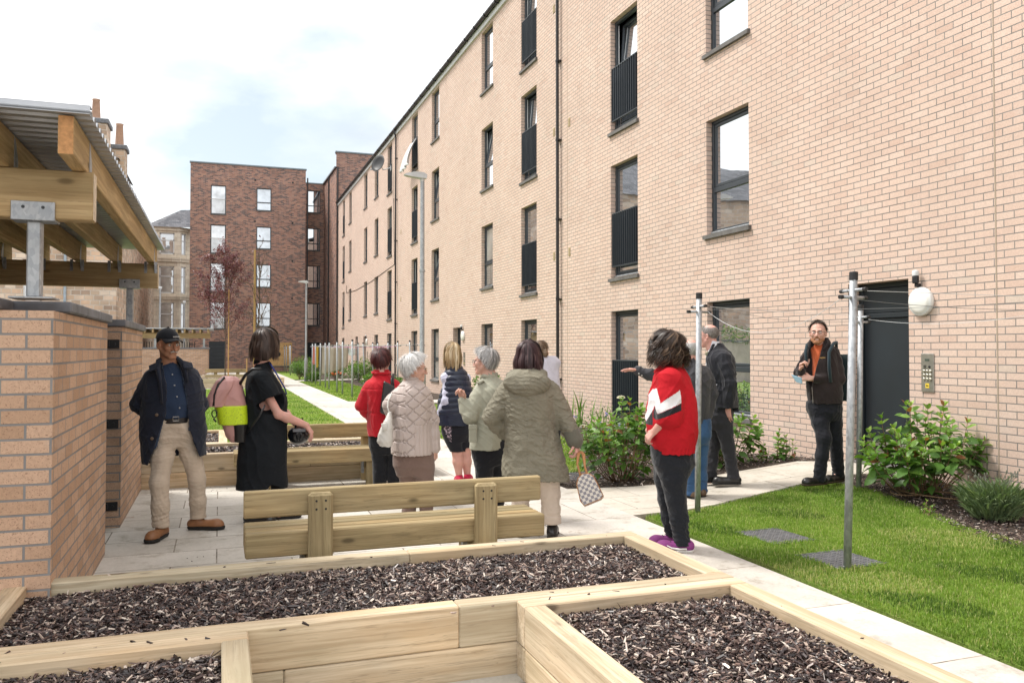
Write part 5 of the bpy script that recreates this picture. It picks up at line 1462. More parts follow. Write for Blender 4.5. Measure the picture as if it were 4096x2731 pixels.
stake(1.15, 39.0, 1.15, 'short wooden stake behind the woman in black', .03)

# ---------------------------------------------------------------- mown grass
def grass(name, label, poly, n, hmin, hmax, w, z, ymax=1e9, ymin=-1e9, thin=None, excl=()):
    xs = [p[0] for p in poly]; ys = [p[1] for p in poly]
    y0, y1 = max(min(ys), ymin), min(max(ys), ymax)
    X = min(xs) + (max(xs) - min(xs)) * rng.random(n * 2); Y = y0 + (y1 - y0) * rng.random(n * 2)
    if thin: k = rng.random(n * 2) < np.clip(thin / np.maximum(Y, .1), 0, 1) ** 1.4; X, Y = X[k], Y[k]
    ok = np.zeros(len(X), bool); px = np.array(poly)
    c = np.zeros(len(X), bool)
    for i in range(len(poly)):
        (x1, y1_), (x2, y2_) = poly[i], poly[i - 1]
        cond = ((y1_ > Y) != (y2_ > Y)) & (X < (x2 - x1) * (Y - y1_) / (y2_ - y1_ + 1e-12) + x1); c ^= cond
    for (a, b, d, e) in excl: c &= ~((X > a) & (X < d) & (Y > b) & (Y < e))
    X, Y = X[c][:n], Y[c][:n]; n = len(X)
    patch = np.sin(X * 2.1 + Y * 1.3) * np.sin(Y * 1.7 - X * 1.1) + .5 * np.sin(X * 6.3 - Y * 4.1)
    clump = np.sin(X * 17 + Y * 9) * np.sin(Y * 21 - X * 13)
    H = (hmin + (hmax - hmin) * rng.random(n)) * (1 + .25 * clump)
    a = rng.random(n) * 6.283; ln = np.abs(rng.normal(0, .55, n))
    Z = z + np.array([rise(p, q) for p, q in zip(X, Y)])
    d = np.stack([np.cos(a), np.sin(a), np.zeros(n)], 1); s = np.stack([-np.sin(a), np.cos(a), np.zeros(n)], 1)
    b = np.stack([X, Y, Z], 1); W_ = w * (.6 + .8 * rng.random(n))[:, None]; Hh = H[:, None]; l1 = ln[:, None]
    up = np.array([[0, 0, 1.0]])
    V = np.stack([b - s * W_ / 2, b + s * W_ / 2, b + d * Hh * .25 * l1 + up * Hh * .55 - s * W_ * .35, b + d * Hh * .25 * l1 + up * Hh * .55 + s * W_ * .35, b + d * Hh * .95 * l1 + up * Hh * (1 - .3 * np.minimum(l1, 1.5))], 1)
    base = (np.arange(n) * 5)[:, None]
    q = base + np.array([[0, 1, 3, 2]]); t3 = base + np.array([[2, 3, 4]])
    tn = np.clip(.50 + .13 * patch + rng.normal(0, .17, n), 0, .93); dry = rng.random(n) < .09 + .30 * (np.sin(X * 1.9 + .4) * np.sin(Y * 2.3 + X) > .62); tn[dry] = .97
    dark = (np.sin(X * 3.3 + 1) * np.sin(Y * 2.9 + X * 2.2 + .5) > .72) & (rng.random(n) < .55); tn[dark] = .05 + .1 * rng.random(dark.sum())
    tag(mk(name, V.reshape(-1, 3), [q, t3], M['grass'], col=np.repeat(tn, 5)), label, 'grass', kind='stuff')
EX = [(4.09, 5.46, 4.48, 5.87), (4.06, 4.69, 4.46, 5.07), (3.79, 8.91, 4.31, 9.39)]
grass('mown_grass', 'short mown grass of the near lawn round the inspection covers', NEAR_LAWN, 150000, .014, .038, .0042, .05, ymin=1.9, thin=4.6, excl=EX)
grass('mown_grass', 'mown grass strip under the windows between path and border', STRIP_LAWN, 36000, .025, .055, .008, .052, thin=11, excl=EX)
grass('mown_grass', 'mown grass under the far drying poles', STRIP2, 16000, .03, .06, .014, .052)
grass('mown_grass', 'mown grass of the wide lawn left of the path', [(-2, 12.77), (2.45, 12.77), (2.45, 34.3), (-2, 34.3)], 60000, .025, .055, .009, .052, thin=15)

m = MB(); r_ = np.random.default_rng(77); n = 5200
P = np.stack([-9.6 + r_.normal(0, .22, n), 10 + 34 * r_.random(n), 1.95 + .75 * r_.random(n) ** 1.5], 1)
tag(leaves('hedge', P, r_.normal(0, 1, (n, 3)) + (0, 0, .5), .16, .09, r_.random(n), M['leaf_far'], simple=True), 'leafy hedge along the top of the pale garden wall', 'hedge', kind='stuff')
# ================================================================ people: smooth bodies and clothes grown from distance fields
class Fld:
    def __init__(s, lo, hi, h):
        s.lo = np.asarray(lo, float); s.h = h
        n = np.ceil((np.asarray(hi, float) - s.lo) / h).astype(int) + 1
        s.ax = [(s.lo[i] + h * np.arange(n[i])).astype(np.float32) for i in range(3)]
        s.d = np.full(n, 5.0, np.float32)
    def _s(s, lo, hi):
        sl = []
        for i in range(3):
            a = max(0, int(math.floor((lo[i] - s.lo[i]) / s.h))); b = min(len(s.ax[i]), int(math.ceil((hi[i] - s.lo[i]) / s.h)) + 1)
            if b <= a: return None, None
            sl.append(slice(a, b))
        X = s.ax[0][sl[0]][:, None, None]; Y = s.ax[1][sl[1]][None, :, None]; Z = s.ax[2][sl[2]][None, None, :]
        return tuple(sl), (X, Y, Z)
    def op(s, fn, lo, hi, k, mode='u'):
        pad = k + 2.5 * s.h
        sl, g = s._s(np.asarray(lo, float) - pad, np.asarray(hi, float) + pad)
        if sl is None: return s
        b = fn(*g).astype(np.float32); a = s.d[sl]
        if mode == 'u':
            if k <= 0: s.d[sl] = np.minimum(a, b)
            else:
                h = np.clip(.5 + .5 * (a - b) / k, 0, 1); s.d[sl] = a * (1 - h) + b * h - k * h * (1 - h)
        else:
            b = -b
            if k <= 0: s.d[sl] = np.maximum(a, b)
            else:
                h = np.clip(.5 - .5 * (a - b) / k, 0, 1); s.d[sl] = a * (1 - h) + b * h + k * h * (1 - h)
        return s
    def cone(s, a, b, ra, rb, k=.02, mode='u', flat=None):
        a = np.asarray(a, float); b = np.asarray(b, float); ba = b - a; L2 = max(ba @ ba, 1e-9)
        def fn(X, Y, Z):
            px, py, pz = X - a[0], Y - a[1], Z - a[2]
            t = np.clip((px * ba[0] + py * ba[1] + pz * ba[2]) / L2, 0, 1)
            qx, qy, qz = px - t * ba[0], py - t * ba[1], pz - t * ba[2]
            d2 = qx * qx + qy * qy + qz * qz
            if flat is not None:
                q = qx * flat[0] + qy * flat[1] + qz * flat[2]; d2 = d2 + q * q * flat[3]
            return np.sqrt(d2) - (ra + (rb - ra) * t)
        R = max(ra, rb); return s.op(fn, np.minimum(a, b) - R, np.maximum(a, b) + R, k, mode)
    def limb(s, P, R, k=.02):
        for i in range(len(P) - 1): s.cone(P[i], P[i + 1], R[i], R[i + 1], k)
        return s
    def ell(s, c, r, k=.02, mode='u', R=None):
        c = np.asarray(c, float); r = np.asarray(r, float)
        def fn(X, Y, Z):
            px, py, pz = X - c[0], Y - c[1], Z - c[2]
            if R is not None:
                px, py, pz = (R[0][0] * px + R[1][0] * py + R[2][0] * pz, R[0][1] * px + R[1][1] * py + R[2][1] * pz, R[0][2] * px + R[1][2] * py + R[2][2] * pz)
            k0 = np.sqrt((px / r[0]) ** 2 + (py / r[1]) ** 2 + (pz / r[2]) ** 2); k1 = np.sqrt((px / r[0] ** 2) ** 2 + (py / r[1] ** 2) ** 2 + (pz / r[2] ** 2) ** 2)
            return k0 * (k0 - 1) / (k1 + 1e-6)
        m = r.max() if R is not None else r
        return s.op(fn, c - m, c + m, k, mode)
    def stack(s, rows, k=.02, psi=0.0, n=2.2, mode='u', rnd=.012):
        """rows: (z, cx, cy, half width, half depth), any order; psi turns the section"""
        rows = sorted(rows); A = np.array(rows, float); z0, z1 = A[0, 0], A[-1, 0]
        zz = np.linspace(z0, z1, 90)
        def sm(col):
            v = np.interp(zz, A[:, 0], A[:, col]); ker = np.array([1, 2, 3, 4, 3, 2, 1.]) / 16
            return np.convolve(np.pad(v, 3, mode='edge'), ker, 'valid')
        I = [sm(c) for c in range(1, 5)]
        cs, sn = math.cos(psi), math.sin(psi)
        def fn(X, Y, Z):
            cx, cy, a, b = [np.interp(Z, zz, v) for v in I]
            px, py = X - cx, Y - cy
            u = px * cs - py * sn; v = px * sn + py * cs
            q = ((np.abs(u) / a) ** n + (np.abs(v) / b) ** n) ** (1 / n)
            d = (q - 1) * np.minimum(a, b)
            return np.maximum(d, np.maximum(z0 - Z, Z - z1)) - 0.0
        m = max(A[:, 3].max(), A[:, 4].max())
        return s.op(fn, (A[:, 1].min() - m, A[:, 2].min() - m, z0), (A[:, 1].max() + m, A[:, 2].max() + m, z1), k, mode)
    def carve(s, fn, lo=None, hi=None, k=0.0):
        lo = s.lo if lo is None else lo; hi = [a[-1] for a in s.ax] if hi is None else hi
        return s.op(fn, lo, hi, k, 's')
    def mesh(s):
        d = s.d; S = d < 0; nx, ny, nz = d.shape
        cnt = np.zeros((nx - 1, ny - 1, nz - 1), np.int8)
        for i in (0, 1):
            for j in (0, 1):
                for k in (0, 1): cnt += S[i:nx - 1 + i, j:ny - 1 + j, k:nz - 1 + k]
        act = (cnt > 0) & (cnt < 8)
        I = np.argwhere(act); n = len(I)
        idx = np.full(act.shape, -1, np.int32); idx[act] = np.arange(n)
        acc = np.zeros((n, 3)); w = np.zeros(n)
        C = [(i, j, k) for i in (0, 1) for j in (0, 1) for k in (0, 1)]
        val = {c: d[I[:, 0] + c[0], I[:, 1] + c[1], I[:, 2] + c[2]].astype(float) for c in C}
        for a in C:
            for ax in range(3):
                if a[ax] == 0:
                    b = list(a); b[ax] = 1; b = tuple(b); va, vb = val[a], val[b]
                    x = (va < 0) != (vb < 0); t = np.where(x, va / np.where(x, va - vb, 1), 0)
                    p = np.array(a, float)[None].repeat(n, 0); p[:, ax] = t
                    acc[x] += p[x]; w[x] += 1
        V = s.lo + (I + acc / w[:, None]) * s.h
        Q = []
        for ax in range(3):
            o1, o2 = [(1, 2), (2, 0), (0, 1)][ax]
            sa = [slice(None)] * 3; sb = [slice(None)] * 3
            sa[ax] = slice(0, -1); sb[ax] = slice(1, None)
            A, B = S[tuple(sa)], S[tuple(sb)]; E = np.argwhere(A != B)
            ok = (E[:, o1] > 0) & (E[:, o2] > 0) & (E[:, o1] < act.shape[o1]) & (E[:, o2] < act.shape[o2]); E = E[ok]
            def cell(u, v):
                e = E.copy(); e[:, o1] -= u; e[:, o2] -= v; return idx[e[:, 0], e[:, 1], e[:, 2]]
            q = np.stack([cell(0, 0), cell(1, 0), cell(1, 1), cell(0, 1)], 1)
            f = A[E[:, 0], E[:, 1], E[:, 2]]
            q[~f] = q[~f][:, ::-1]
            Q.append(q[(q >= 0).all(1)])
        return V, np.concatenate(Q)

def vnorm(V, Q):
    fn = np.cross(V[Q[:, 2]] - V[Q[:, 0]], V[Q[:, 3]] - V[Q[:, 1]])
    N_ = np.zeros_like(V)
    for k in range(4): np.add.at(N_, Q[:, k], fn)
    return N_ / (np.linalg.norm(N_, axis=1)[:, None] + 1e-12)

def folds(P, seed=0, amp=.004, f=(16, 16, 9)):
    """soft drape plus sharp local creases"""
    r = np.random.default_rng(seed); o = np.zeros(len(P)); f = np.array(f)
    wp = P + .03 * np.stack([np.sin(P[:, 2] * 13 + seed), np.sin(P[:, 0] * 17 + 1.7 * seed), np.sin(P[:, 0] * 11 + P[:, 1] * 9)], 1)
    for i in range(3): o += .55 * np.sin(wp @ (r.normal(0, 1, 3) * f * (.7 + .4 * i)) + r.random() * 6.28) / (1 + .4 * i)
    for i in range(7):
        k = r.normal(0, 1, 3) * f * (1.1 + .25 * i); m = np.clip(np.sin(wp @ (r.normal(0, 1, 3) * 9) + r.random() * 6.28), 0, 1)
        o += 1.25 * m * ((1 - np.abs(np.sin(wp @ k + r.random() * 6.28))) ** 2 - .35)
    return amp * o * .75

def shell(name, root, F, mat, disp=None, matfn=None, smooth=True):
    V, Q = F.mesh()
    if disp is not None:
        V = V + vnorm(V, Q) * disp(V)[:, None]
    mi = None
    if matfn is not None: mi = matfn(V[Q].mean(1), vnorm(V, Q)[Q[:, 0]])
    return mk(name, V, [Q], mat, root, smooth, mi)

def rotz(a): return np.array([[math.cos(a), -math.sin(a), 0], [math.sin(a), math.cos(a), 0], [0, 0, 1]])
def rotx(a): return np.array([[1, 0, 0], [0, math.cos(a), -math.sin(a)], [0, math.sin(a), math.cos(a)]])
def roty(a): return np.array([[math.cos(a), 0, math.sin(a)], [0, 1, 0], [-math.sin(a), 0, math.cos(a)]])
def headR(psi, pitch=0, roll=0): return rotz(-math.radians(psi)) @ rotx(math.radians(pitch)) @ roty(math.radians(roll))

class Person:
    """x to the right and y away as the camera stands, z up, metres, from the ground between the feet"""
    def __init__(s, label, loc, az, group=None, hs=1.0):
        s.o = thing('person', label, 'person', loc, -az, group); s.hs = hs; s.loc = loc; s.az = az
    def held(s, name, label, cat, group=None):
        return thing(name, label, cat, s.loc, -s.az, group)
    def H(s, p): return np.asarray(p, float) @ s.R.T * s.hs + s.hc
    def head(s, c, psi, pitch=0, roll=0): s.hc = np.asarray(c, float); s.R = headR(psi, pitch, roll)
    def body(s, J, skin, h=.0055, nose=1.0, jaw=1.0, fem=False, bare=None, hands=None, lip=None, tz=None):
        P = [v for v in J.values() if len(np.shape(v)) == 1]; lo = np.min(P, 0) - .22; hi = np.max(P, 0) + .22
        hi[2] = s.hc[2] + .17; lo[2] = -.01
        F = Fld(lo, hi, h); H = s.H; k_ = s.hs; R = s.R
        F.ell(H((0, -.012, .03)), np.array((.076, .094, .084)) * k_, 0, R=R)
        F.ell(H((0, .026, -.03)), np.array((.060, .066, .084)) * k_, .02, R=R)
        for sx in (-1, 1):
            F.cone(H((sx * .052, .0, -.05)), H((sx * .014, .070, -.098)), .020 * k_, .017 * k_ * jaw, .02)
            F.ell(H((sx * .040, .064, -.024)), np.array((.025, .026, .028)) * k_, .015, R=R)
        F.cone(H((-.012, .074, -.098)), H((.012, .074, -.098)), .018 * k_ * jaw, .018 * k_ * jaw, .015)
        F.cone(H((-.036, .078, .020)), H((.036, .078, .020)), .013 * k_, .013 * k_, .012)
        for sx in (-1, 1): F.ell(H((sx * .032, .098, -.002)), np.array((.017, .016, .012)) * k_, .012, 's', R=R)
        F.cone(H((0, .092, .010)), H((0, .114 * (.5 + .5 * nose), -.036)), .008 * k_, .0125 * k_ * nose, .009)
        for sx in (-1, 1): F.ell(H((sx * .012, .098, -.040)), np.array((.009, .011, .008)) * k_, .006, R=R)
        F.cone(H((-.019, .088, -.064)), H((.019, .088, -.064)), .0085 * k_, .0085 * k_, .006); F.cone(H((-.015, .087, -.075)), H((.015, .087, -.075)), .009 * k_, .009 * k_, .006)
        F.cone(H((-.022, .101, -.0695)), H((.022, .101, -.0695)), .0035, .0035, .002, 's')
        for sx in (-1, 1):
            F.ell(H((sx * .079, -.006, -.012)), np.array((.009, .020, .032)) * k_, .006, R=R @ rotz(sx * .35)); F.ell(H((sx * .088, .0, -.008)), np.array((.006, .011, .018)) * k_, .004, 's', R=R)
        nb = np.asarray(J['neck'], float)
        F.cone(H((0, -.022, -.055)), nb, .052 * k_, .060 * k_, .02)
        sr, sl = np.array(J['sh_r'], float), np.array(J['sh_l'], float); ch = (sr + sl) / 2; pv = np.asarray(J['pelvis'], float)
        for v in (sr, sl):
            i_ = nb - v; i_[2] = 0; v += i_ / (np.linalg.norm(i_) + 1e-9) * .045 - (0, 0, .045)
        F.cone(nb, ch + (pv - ch) * .12, .055, .08, .04); F.cone(sr, sl, .04, .04, .04); F.cone(ch + (pv - ch) * .25, pv, .095, .095, .05)
        for q in 'rl':
            a, e, w_ = [np.asarray(J[x + q], float) for x in ('sh_', 'el_', 'wr_')]
            a = sr if q == 'r' else sl
            F.cone(a, e, .040, .036, .03); m_ = e + (w_ - e) * .3; F.cone(e, m_, .039, .041, .02); F.cone(m_, w_, .041, .026, .02)
            hp, kn, an, to = [np.asarray(J[x + q], float) for x in ('hip_', 'kn_', 'an_', 'toe_')]
            g = 1 if bare is not None else .78
            F.cone(hp, kn, .082 * g, .055 * g, .04); c_ = kn + (an - kn) * .33; bk = np.array([0, 0, 0.])
            if bare is not None: bk = np.asarray(bare, float)
            F.cone(kn, c_ + bk, .052 * g, .056 * g, .03); F.cone(c_ + bk, an, .055 * g, .034, .03)
            F.cone(an - (0, 0, .045), an * .5 + to * .5 - (0, 0, .03), .026, .015, .02)
        for q, spec in (hands or {}).items():
            F_hand(F, np.asarray(J['wr_' + q], float), *spec)
        b = shell('body', s.o, F, [skin, lip or skin], None)
        return b
    def eyes(s, iris=(.06, .04, .03), brow=(.10, .08, .07), shut=False):
        for sx in (-1, 1):
            m = MB(); m.ell(s.H((sx * .031, .079, -.001)), np.array((.0115, .0115, .0105)) * s.hs, 12, 8); e = m.build('eye', M['eye_white'], s.o, True)
            m = MB(); c = s.H((sx * .031, .0885, -.002)); m.ell(c, (.0048, .0048, .0048), 10, 6); m.build('iris', M['iris_dark'], e, True)
            m = MB(); m.tube([s.H((sx * .014, .0905, .014)), s.H((sx * .030, .0925, .018)), s.H((sx * .048, .080, .013))], np.array([.0030, .0042, .002]) * s.hs, 6); m.build('eyebrow', plain('brow_hair_%d' % int(brow[0] * 99), brow, .8), s.o, True)
    def glasses(s, mat, w=.056, rnd=.019, tall=.016):
        m = MB()
        for sx in (-1, 1):
            a = np.linspace(0, 6.283, 17)
            m.tube([s.H((sx * .032 + rnd * math.cos(t) * (1.15), .103, -.002 + tall * math.sin(t))) for t in a], .0017, 5)
            m.tube([s.H((sx * .054, .103, .004)), s.H((sx * .078, .06, .004)), s.H((sx * .083, .0, .002)), s.H((sx * .082, -.014, -.014))], .0018, 5)
        m.tube([s.H((-.012, .104, .003)), s.H((0, .108, .006)), s.H((.012, .104, .003))], .0016, 5)
        return m.build('glasses', mat, s.o, True)

def F_hand(F, w, d, pn, sd, curl=.5, spread=.25, thumb=.7, scale=1.0):
    """w wrist, d towards the fingers, pn palm normal, sd towards the thumb"""
    d = np.asarray(d, float); d /= np.linalg.norm(d); pn = np.asarray(pn, float); pn -= d * (pn @ d); pn /= np.linalg.norm(pn)
    s_ = np.cross(d, pn); s_ *= np.sign(s_ @ np.asarray(sd, float)) or 1
    K = scale
    for t in (-.026, -.009, .009, .026):
        F.cone(w + s_ * t * .55 * K + d * .008, w + d * .085 * K + s_ * t * 1.05 * K, .0155 * K, .0125 * K, .012)
    Ls = [(.030, .020, .017), (.040, .026, .020), (.044, .029, .021), (.040, .025, .020)]
    for i, t in enumerate((-.030, -.0105, .0095, .029)):
        p = w + d * (.086 - .006 * abs(i - 2)) * K + s_ * t * K; a = 0.15; lat = (i - 1.5) * spread * .28
        dd = d * math.cos(lat) + s_ * math.sin(lat)
        for j, L_ in enumerate(Ls[i]):
            a += curl * (.9 if j else .6) + .04 * i * 0
            v = dd * math.cos(a) + pn * math.sin(a); q = p + v * L_ * K
            F.cone(p, q, (.0092 - .0008 * j) * K, (.0085 - .0010 * j) * K, .003 if j else .006); p = q
    p = w + d * .022 * K + s_ * .024 * K; v = d * .62 + s_ * .72 + pn * .35 * thumb; v /= np.linalg.norm(v)
    q = p + v * .042 * K; F.cone(p, q, .0135 * K, .011 * K, .01)
    v2 = v + pn * .45 * thumb + d * .35; v2 /= np.linalg.norm(v2); q2 = q + v2 * .032 * K; F.cone(q, q2, .0105 * K, .0085 * K, .004)
    v3 = v2 + pn * .3 * thumb; v3 /= np.linalg.norm(v3); F.cone(q2, q2 + v3 * .022 * K, .009 * K, .007 * K, .004)

def stand(ph, ps, w=.17, hip=.90, sh=1.38, feet=.09):
    """relaxed standing joints; ps body heading in degrees, ph height factor"""
    R = rotz(-math.radians(ps)); T = lambda x, y, z: np.array([x, y, z]) @ R.T * np.array([1, 1, ph])
    J = {'neck': T(0, -.02, sh + .075), 'pelvis': T(0, 0, hip + .05)}
    for q, s_ in (('r', 1), ('l', -1)):
        J['sh_' + q] = T(s_ * w, -.01, sh); J['el_' + q] = T(s_ * (w + .06), -.03, sh - .29); J['wr_' + q] = T(s_ * (w + .05), .07, sh - .53)
        J['hip_' + q] = T(s_ * .085, 0, hip); J['kn_' + q] = T(s_ * .09, .015, .48); J['an_' + q] = T(s_ * feet, -.02, .085); J['toe_' + q] = T(s_ * (feet + .03), .15, .03)
    return J, R

# ---------------------------------------------------------------- hair
def hair_mat(name, stops):
    t = NT(name); a = t.attr('tint').outputs['Fac']
    t.b(Base_Color=t.ramp(a, stops), Roughness=.45, Specular_IOR_Level=.45)
    return t.m
def hair(p, mat, style, n=900, seed=0, lift=.012, hl=(1.05, 1.60, 2.25), length=.08, drop=-.16, w=.0042, pole=(0, -.35, .94), curl=0.0, base=True, rx=1.0, top_gap=0.0, wave=.0, flare=0.0):
    """strands laid from the crown over the skull; hl = hairline angle front, side, back"""
    r = np.random.default_rng(seed)
    ce = np.array([0, -.012, .03]); ra = np.array([.078 * rx, .096, .087])
    pz = np.asarray(pole, float); pz /= np.linalg.norm(pz); px = np.array([1.0, 0, 0]); py = np.cross(pz, px); B = np.stack([px, py, pz], 1)
    def hline(ph):
        f = np.sin(ph)   # +1 front, -1 back
        return np.where(f > 0, hl[1] + (hl[0] - hl[1]) * f ** 1.2, hl[1] + (hl[2] - hl[1]) * (-f) ** 1.0)
    V = []; Q = []; T_ = []
    m_ = 10
    ncl = {'short': 120, 'buzz': 200, 'bob': 85, 'curly': 150}[style]; cl_t = np.clip(r.normal(.48, .20, ncl), 0, 1); cl_o = r.normal(0, .30, ncl); cl_d = r.normal(0, .016, ncl); cl_w = r.random(ncl) * 6.28; cl_s = r.normal(0, .14, ncl)
    for i in range(n):
        ci = r.integers(0, ncl); ph = ci * 6.283 / ncl + r.normal(0, 3.2 / ncl) if style in ('bob', 'curly') else r.random() * 6.283; ci = int(ph / 6.283 * ncl) % ncl if style in ('bob', 'curly') else ci; hmax = float(hline(np.array(ph))); tn = np.clip(cl_t[ci] + r.normal(0, .13), 0, 1); lf = lift * np.clip(.85 + cl_o[ci] + .25 * r.normal(), .25, 2.0)
        if style == 'short':
            t0 = top_gap + (hmax - top_gap) * r.random() ** .7; t1 = min(t0 + length / .09, hmax + .25); 
        elif style == 'buzz':
            t0 = top_gap + (hmax - top_gap) * r.random() ** .8; t1 = min(t0 + .22, hmax + .05)
        else:
            t0 = .02 + .5 * r.random() ** 2; t1 = hmax + .25
        sw = cl_s[ci] + r.normal(0, .05); P = []
        for j in range(m_):
            u = j / (m_ - 1); th = t0 + (t1 - t0) * u; a = ph + sw * u + wave * math.sin(u * 6 + cl_w[ci])
            dv = B @ np.array([math.sin(th) * math.cos(a), math.sin(th) * math.sin(a), math.cos(th)])
            e = lf * (.45 + .55 * math.sin(min(1, u * 1.3 + .15) * math.pi * .62)) + (lf * .8 * u * u if style == 'short' else 0)
            q = ce + dv * (ra + e)
            P.append(q)
        if style in ('bob', 'curly'):
            # beyond the widest point of the head let the hair hang
            P = np.array(P); out = []
            front = math.sin(ph)
            end = drop + cl_d[ci] + .007 * r.normal() + (.02 * max(0, front))
            kd = None
            for j in range(m_):
                dv = P[j] - ce
                if dv[2] < .0 and kd is None: kd = j
            if kd is None: kd = m_ - 1
            base_p = P[kd].copy(); pre = P[:kd + 1]
            hang = []
            rem = base_p[2] - end
            for j in range(1, 8):
                u = j / 7; c = base_p + np.array([0, 0, -rem * u]); rad = np.array([base_p[0], base_p[1] + .012, 0]); rr = np.linalg.norm(rad) + 1e-6
                c += rad / rr * (.012 * math.sin(u * 2.4) + flare * u - (.03 + 1.2 * cl_d[ci]) * max(0, u - .55) + .006 * math.sin(u * 5 + cl_w[ci]))
                hang.append(c)
            P = np.concatenate([pre[np.linspace(0, kd, 6).astype(int)] if kd >= 5 else pre[np.linspace(0, kd, 6).round().astype(int)], np.array(hang)])
        P = np.array(P)
        if curl:
            L_ = np.linspace(0, 1, len(P)); nt = 40; PP = np.stack([np.interp(np.linspace(0, 1, nt), L_, P[:, c]) for c in range(3)], 1)
            fq = 15 + 6 * math.sin(cl_w[ci]) + r.normal(0, .8); ph0 = cl_w[ci] + r.normal(0, .5); tt = np.linspace(0, 1, nt); amp = curl * np.clip(tt * 3, .25, 1) * (.7 + .6 * r.random())
            rad = PP - ce; rad /= np.linalg.norm(rad, axis=1)[:, None]; tg = np.cross(rad, [0, 0, 1.0]); tg /= np.linalg.norm(tg, axis=1)[:, None] + 1e-6
            P = PP + tg * (amp * np.sin(fq * tt + ph0))[:, None] + rad * (amp * np.cos(fq * tt + ph0) * .8 + curl * .5)[:, None]
        k = len(P); d = np.gradient(P, axis=0); out = P - ce; s_ = np.cross(d, out); s_ /= np.linalg.norm(s_, axis=1)[:, None] + 1e-9
        ww = w * (.6 + .7 * r.random()) * (1 - .75 * np.linspace(0, 1, k) ** 2.5)[:, None] / 2
        b0 = sum(len(v) for v in V[-1:]) and 0
        nb = hair.nv if i else 0
        Vv = np.empty((2 * k, 3)); Vv[0::2] = P - s_ * ww; Vv[1::2] = P + s_ * ww
        V.append(Vv); ii = nb + 2 * np.arange(k - 1); Q.append(np.stack([ii, ii + 1, ii + 3, ii + 2], 1)); T_.append(np.full(2 * k, tn)); hair.nv = nb + 2 * k
    V = np.concatenate(V); Q = np.concatenate(Q); T_ = np.concatenate(T_)
    V = V @ p.R.T * p.hs + p.hc
    if base:
        F = Fld(p.hc - .2, p.hc + .2, .006); R = p.R; H = p.H
        g = lift * .55
        F.ell(H(ce), (ra + g) * p.hs, 0, R=R)
        if style in ('bob', 'curly'):
            F.cone(H((0, -.035, .0)), H((0, -.035, drop * .86 + .02)), (.074 * rx + flare * .4) * p.hs, (.066 * rx + flare) * p.hs, .03)
            for sx in (-1, 1): F.cone(H((sx * .055, -.005, .0)), H((sx * (.056 + flare), -.005, drop * .8)), .032 * p.hs, .027 * p.hs, .02)
        # keep the face, the ears and the nape clear
        F.ell(H((0, .105, -.02)), np.array((.064, .062, .083)) * p.hs, .012, 's', R=R)
        if style in ('short', 'buzz'):
            def hl_fn(X, Y, Z):
                q = np.stack(np.broadcast_arrays(X, Y, Z), -1).astype(float) - p.hc
                q = (q @ R) / p.hs - ce; q = q @ B; rr = np.linalg.norm(q, axis=-1) + 1e-6
                return (hline(np.arctan2(q[..., 1], q[..., 0])) - np.arccos(np.clip(q[..., 2] / rr, -1, 1))) * .085
            F.carve(hl_fn, k=.008)
            for sx in (-1, 1): F.ell(H((sx * .085, .0, -.02)), np.array((.03, .024, .036)) * p.hs, .008, 's', R=R)
            if top_gap > 0: F.cone(H((0, -.02, .125)), H((0, .07, .09)), .078 * p.hs, .075 * p.hs, .01, 's')
        Vb, Qb = F.mesh(); nb = len(Vb)
        V = np.concatenate([Vb, V]); Q = np.concatenate([Qb, Q + nb]); T_ = np.concatenate([np.full(nb, .22), T_])
    return mk('hair', V, [Q], mat, p.o, True, col=T_)

# ---------------------------------------------------------------- clothes helpers
def trousers(p, J, mat, R=(.10, .085, .068, .062, .064), hem=.075, top=None, waist=(.165, .12), psi=0.0, seed=1, h=.008, fold=.005, name='trousers', matfn=None, seat=None, k=.035, calf=None):
    pts = [J[a + q] for a in ('hip_', 'kn_', 'an_') for q in 'rl']; pv = np.asarray(J['pelvis'], float)
    lo = np.min(pts, 0) - .2; hi = np.max(pts, 0) + .2; top = top or pv[2] + .06; hi[2] = top + .05; lo[2] = -.02
    F = Fld(lo, hi, h)
    for q in 'rl':
        a, b, c = [np.asarray(J[x + q], float) for x in ('hip_', 'kn_', 'an_')]
        m1 = a + (b - a) * .5; m2 = b + (c - b) * .5
        if calf is not None: m2 = m2 + np.asarray(calf, float)
        c = c + (c - b) / np.linalg.norm(c - b) * .06
        F.limb([a, m1, b, m2, c], [R[0], R[1], R[2], R[3], R[4]], k if q == 'r' else .018)
    s_ = seat or (0, 0)
    F.stack([(top, pv[0], pv[1], waist[0], waist[1]), (pv[2] - .02, pv[0], pv[1], waist[0] + .012, waist[1] + .012), (pv[2] - .12, pv[0] + s_[0], pv[1] + s_[1], waist[0] + .012, waist[1] + .015), (pv[2] - .20, pv[0] + s_[0], pv[1] + s_[1], waist[0] * .8, waist[1] * .8)], .04, psi)
    hz = hem if np.ndim(hem) else (hem, hem)
    ar, al = np.asarray(J['an_r'], float), np.asarray(J['an_l'], float)
    def cut(X, Y, Z):
        dr = (X - ar[0]) ** 2 + (Y - ar[1]) ** 2; dl = (X - al[0]) ** 2 + (Y - al[1]) ** 2
        return Z - np.where(dr < dl, hz[0], hz[1])
    F.carve(cut)
    F.carve(lambda X, Y, Z: top - Z)
    def dsp(P):
        low = np.clip((.35 - P[:, 2]) / .3, 0, 1) + np.clip((P[:, 2] - .62) / .2, 0, 1) * .6
        return folds(P, seed, fold * .6) + folds(P, seed + 5, fold, (8, 8, 34)) * (.35 + low)
    return shell(name, p.o, F, mat, dsp, matfn)

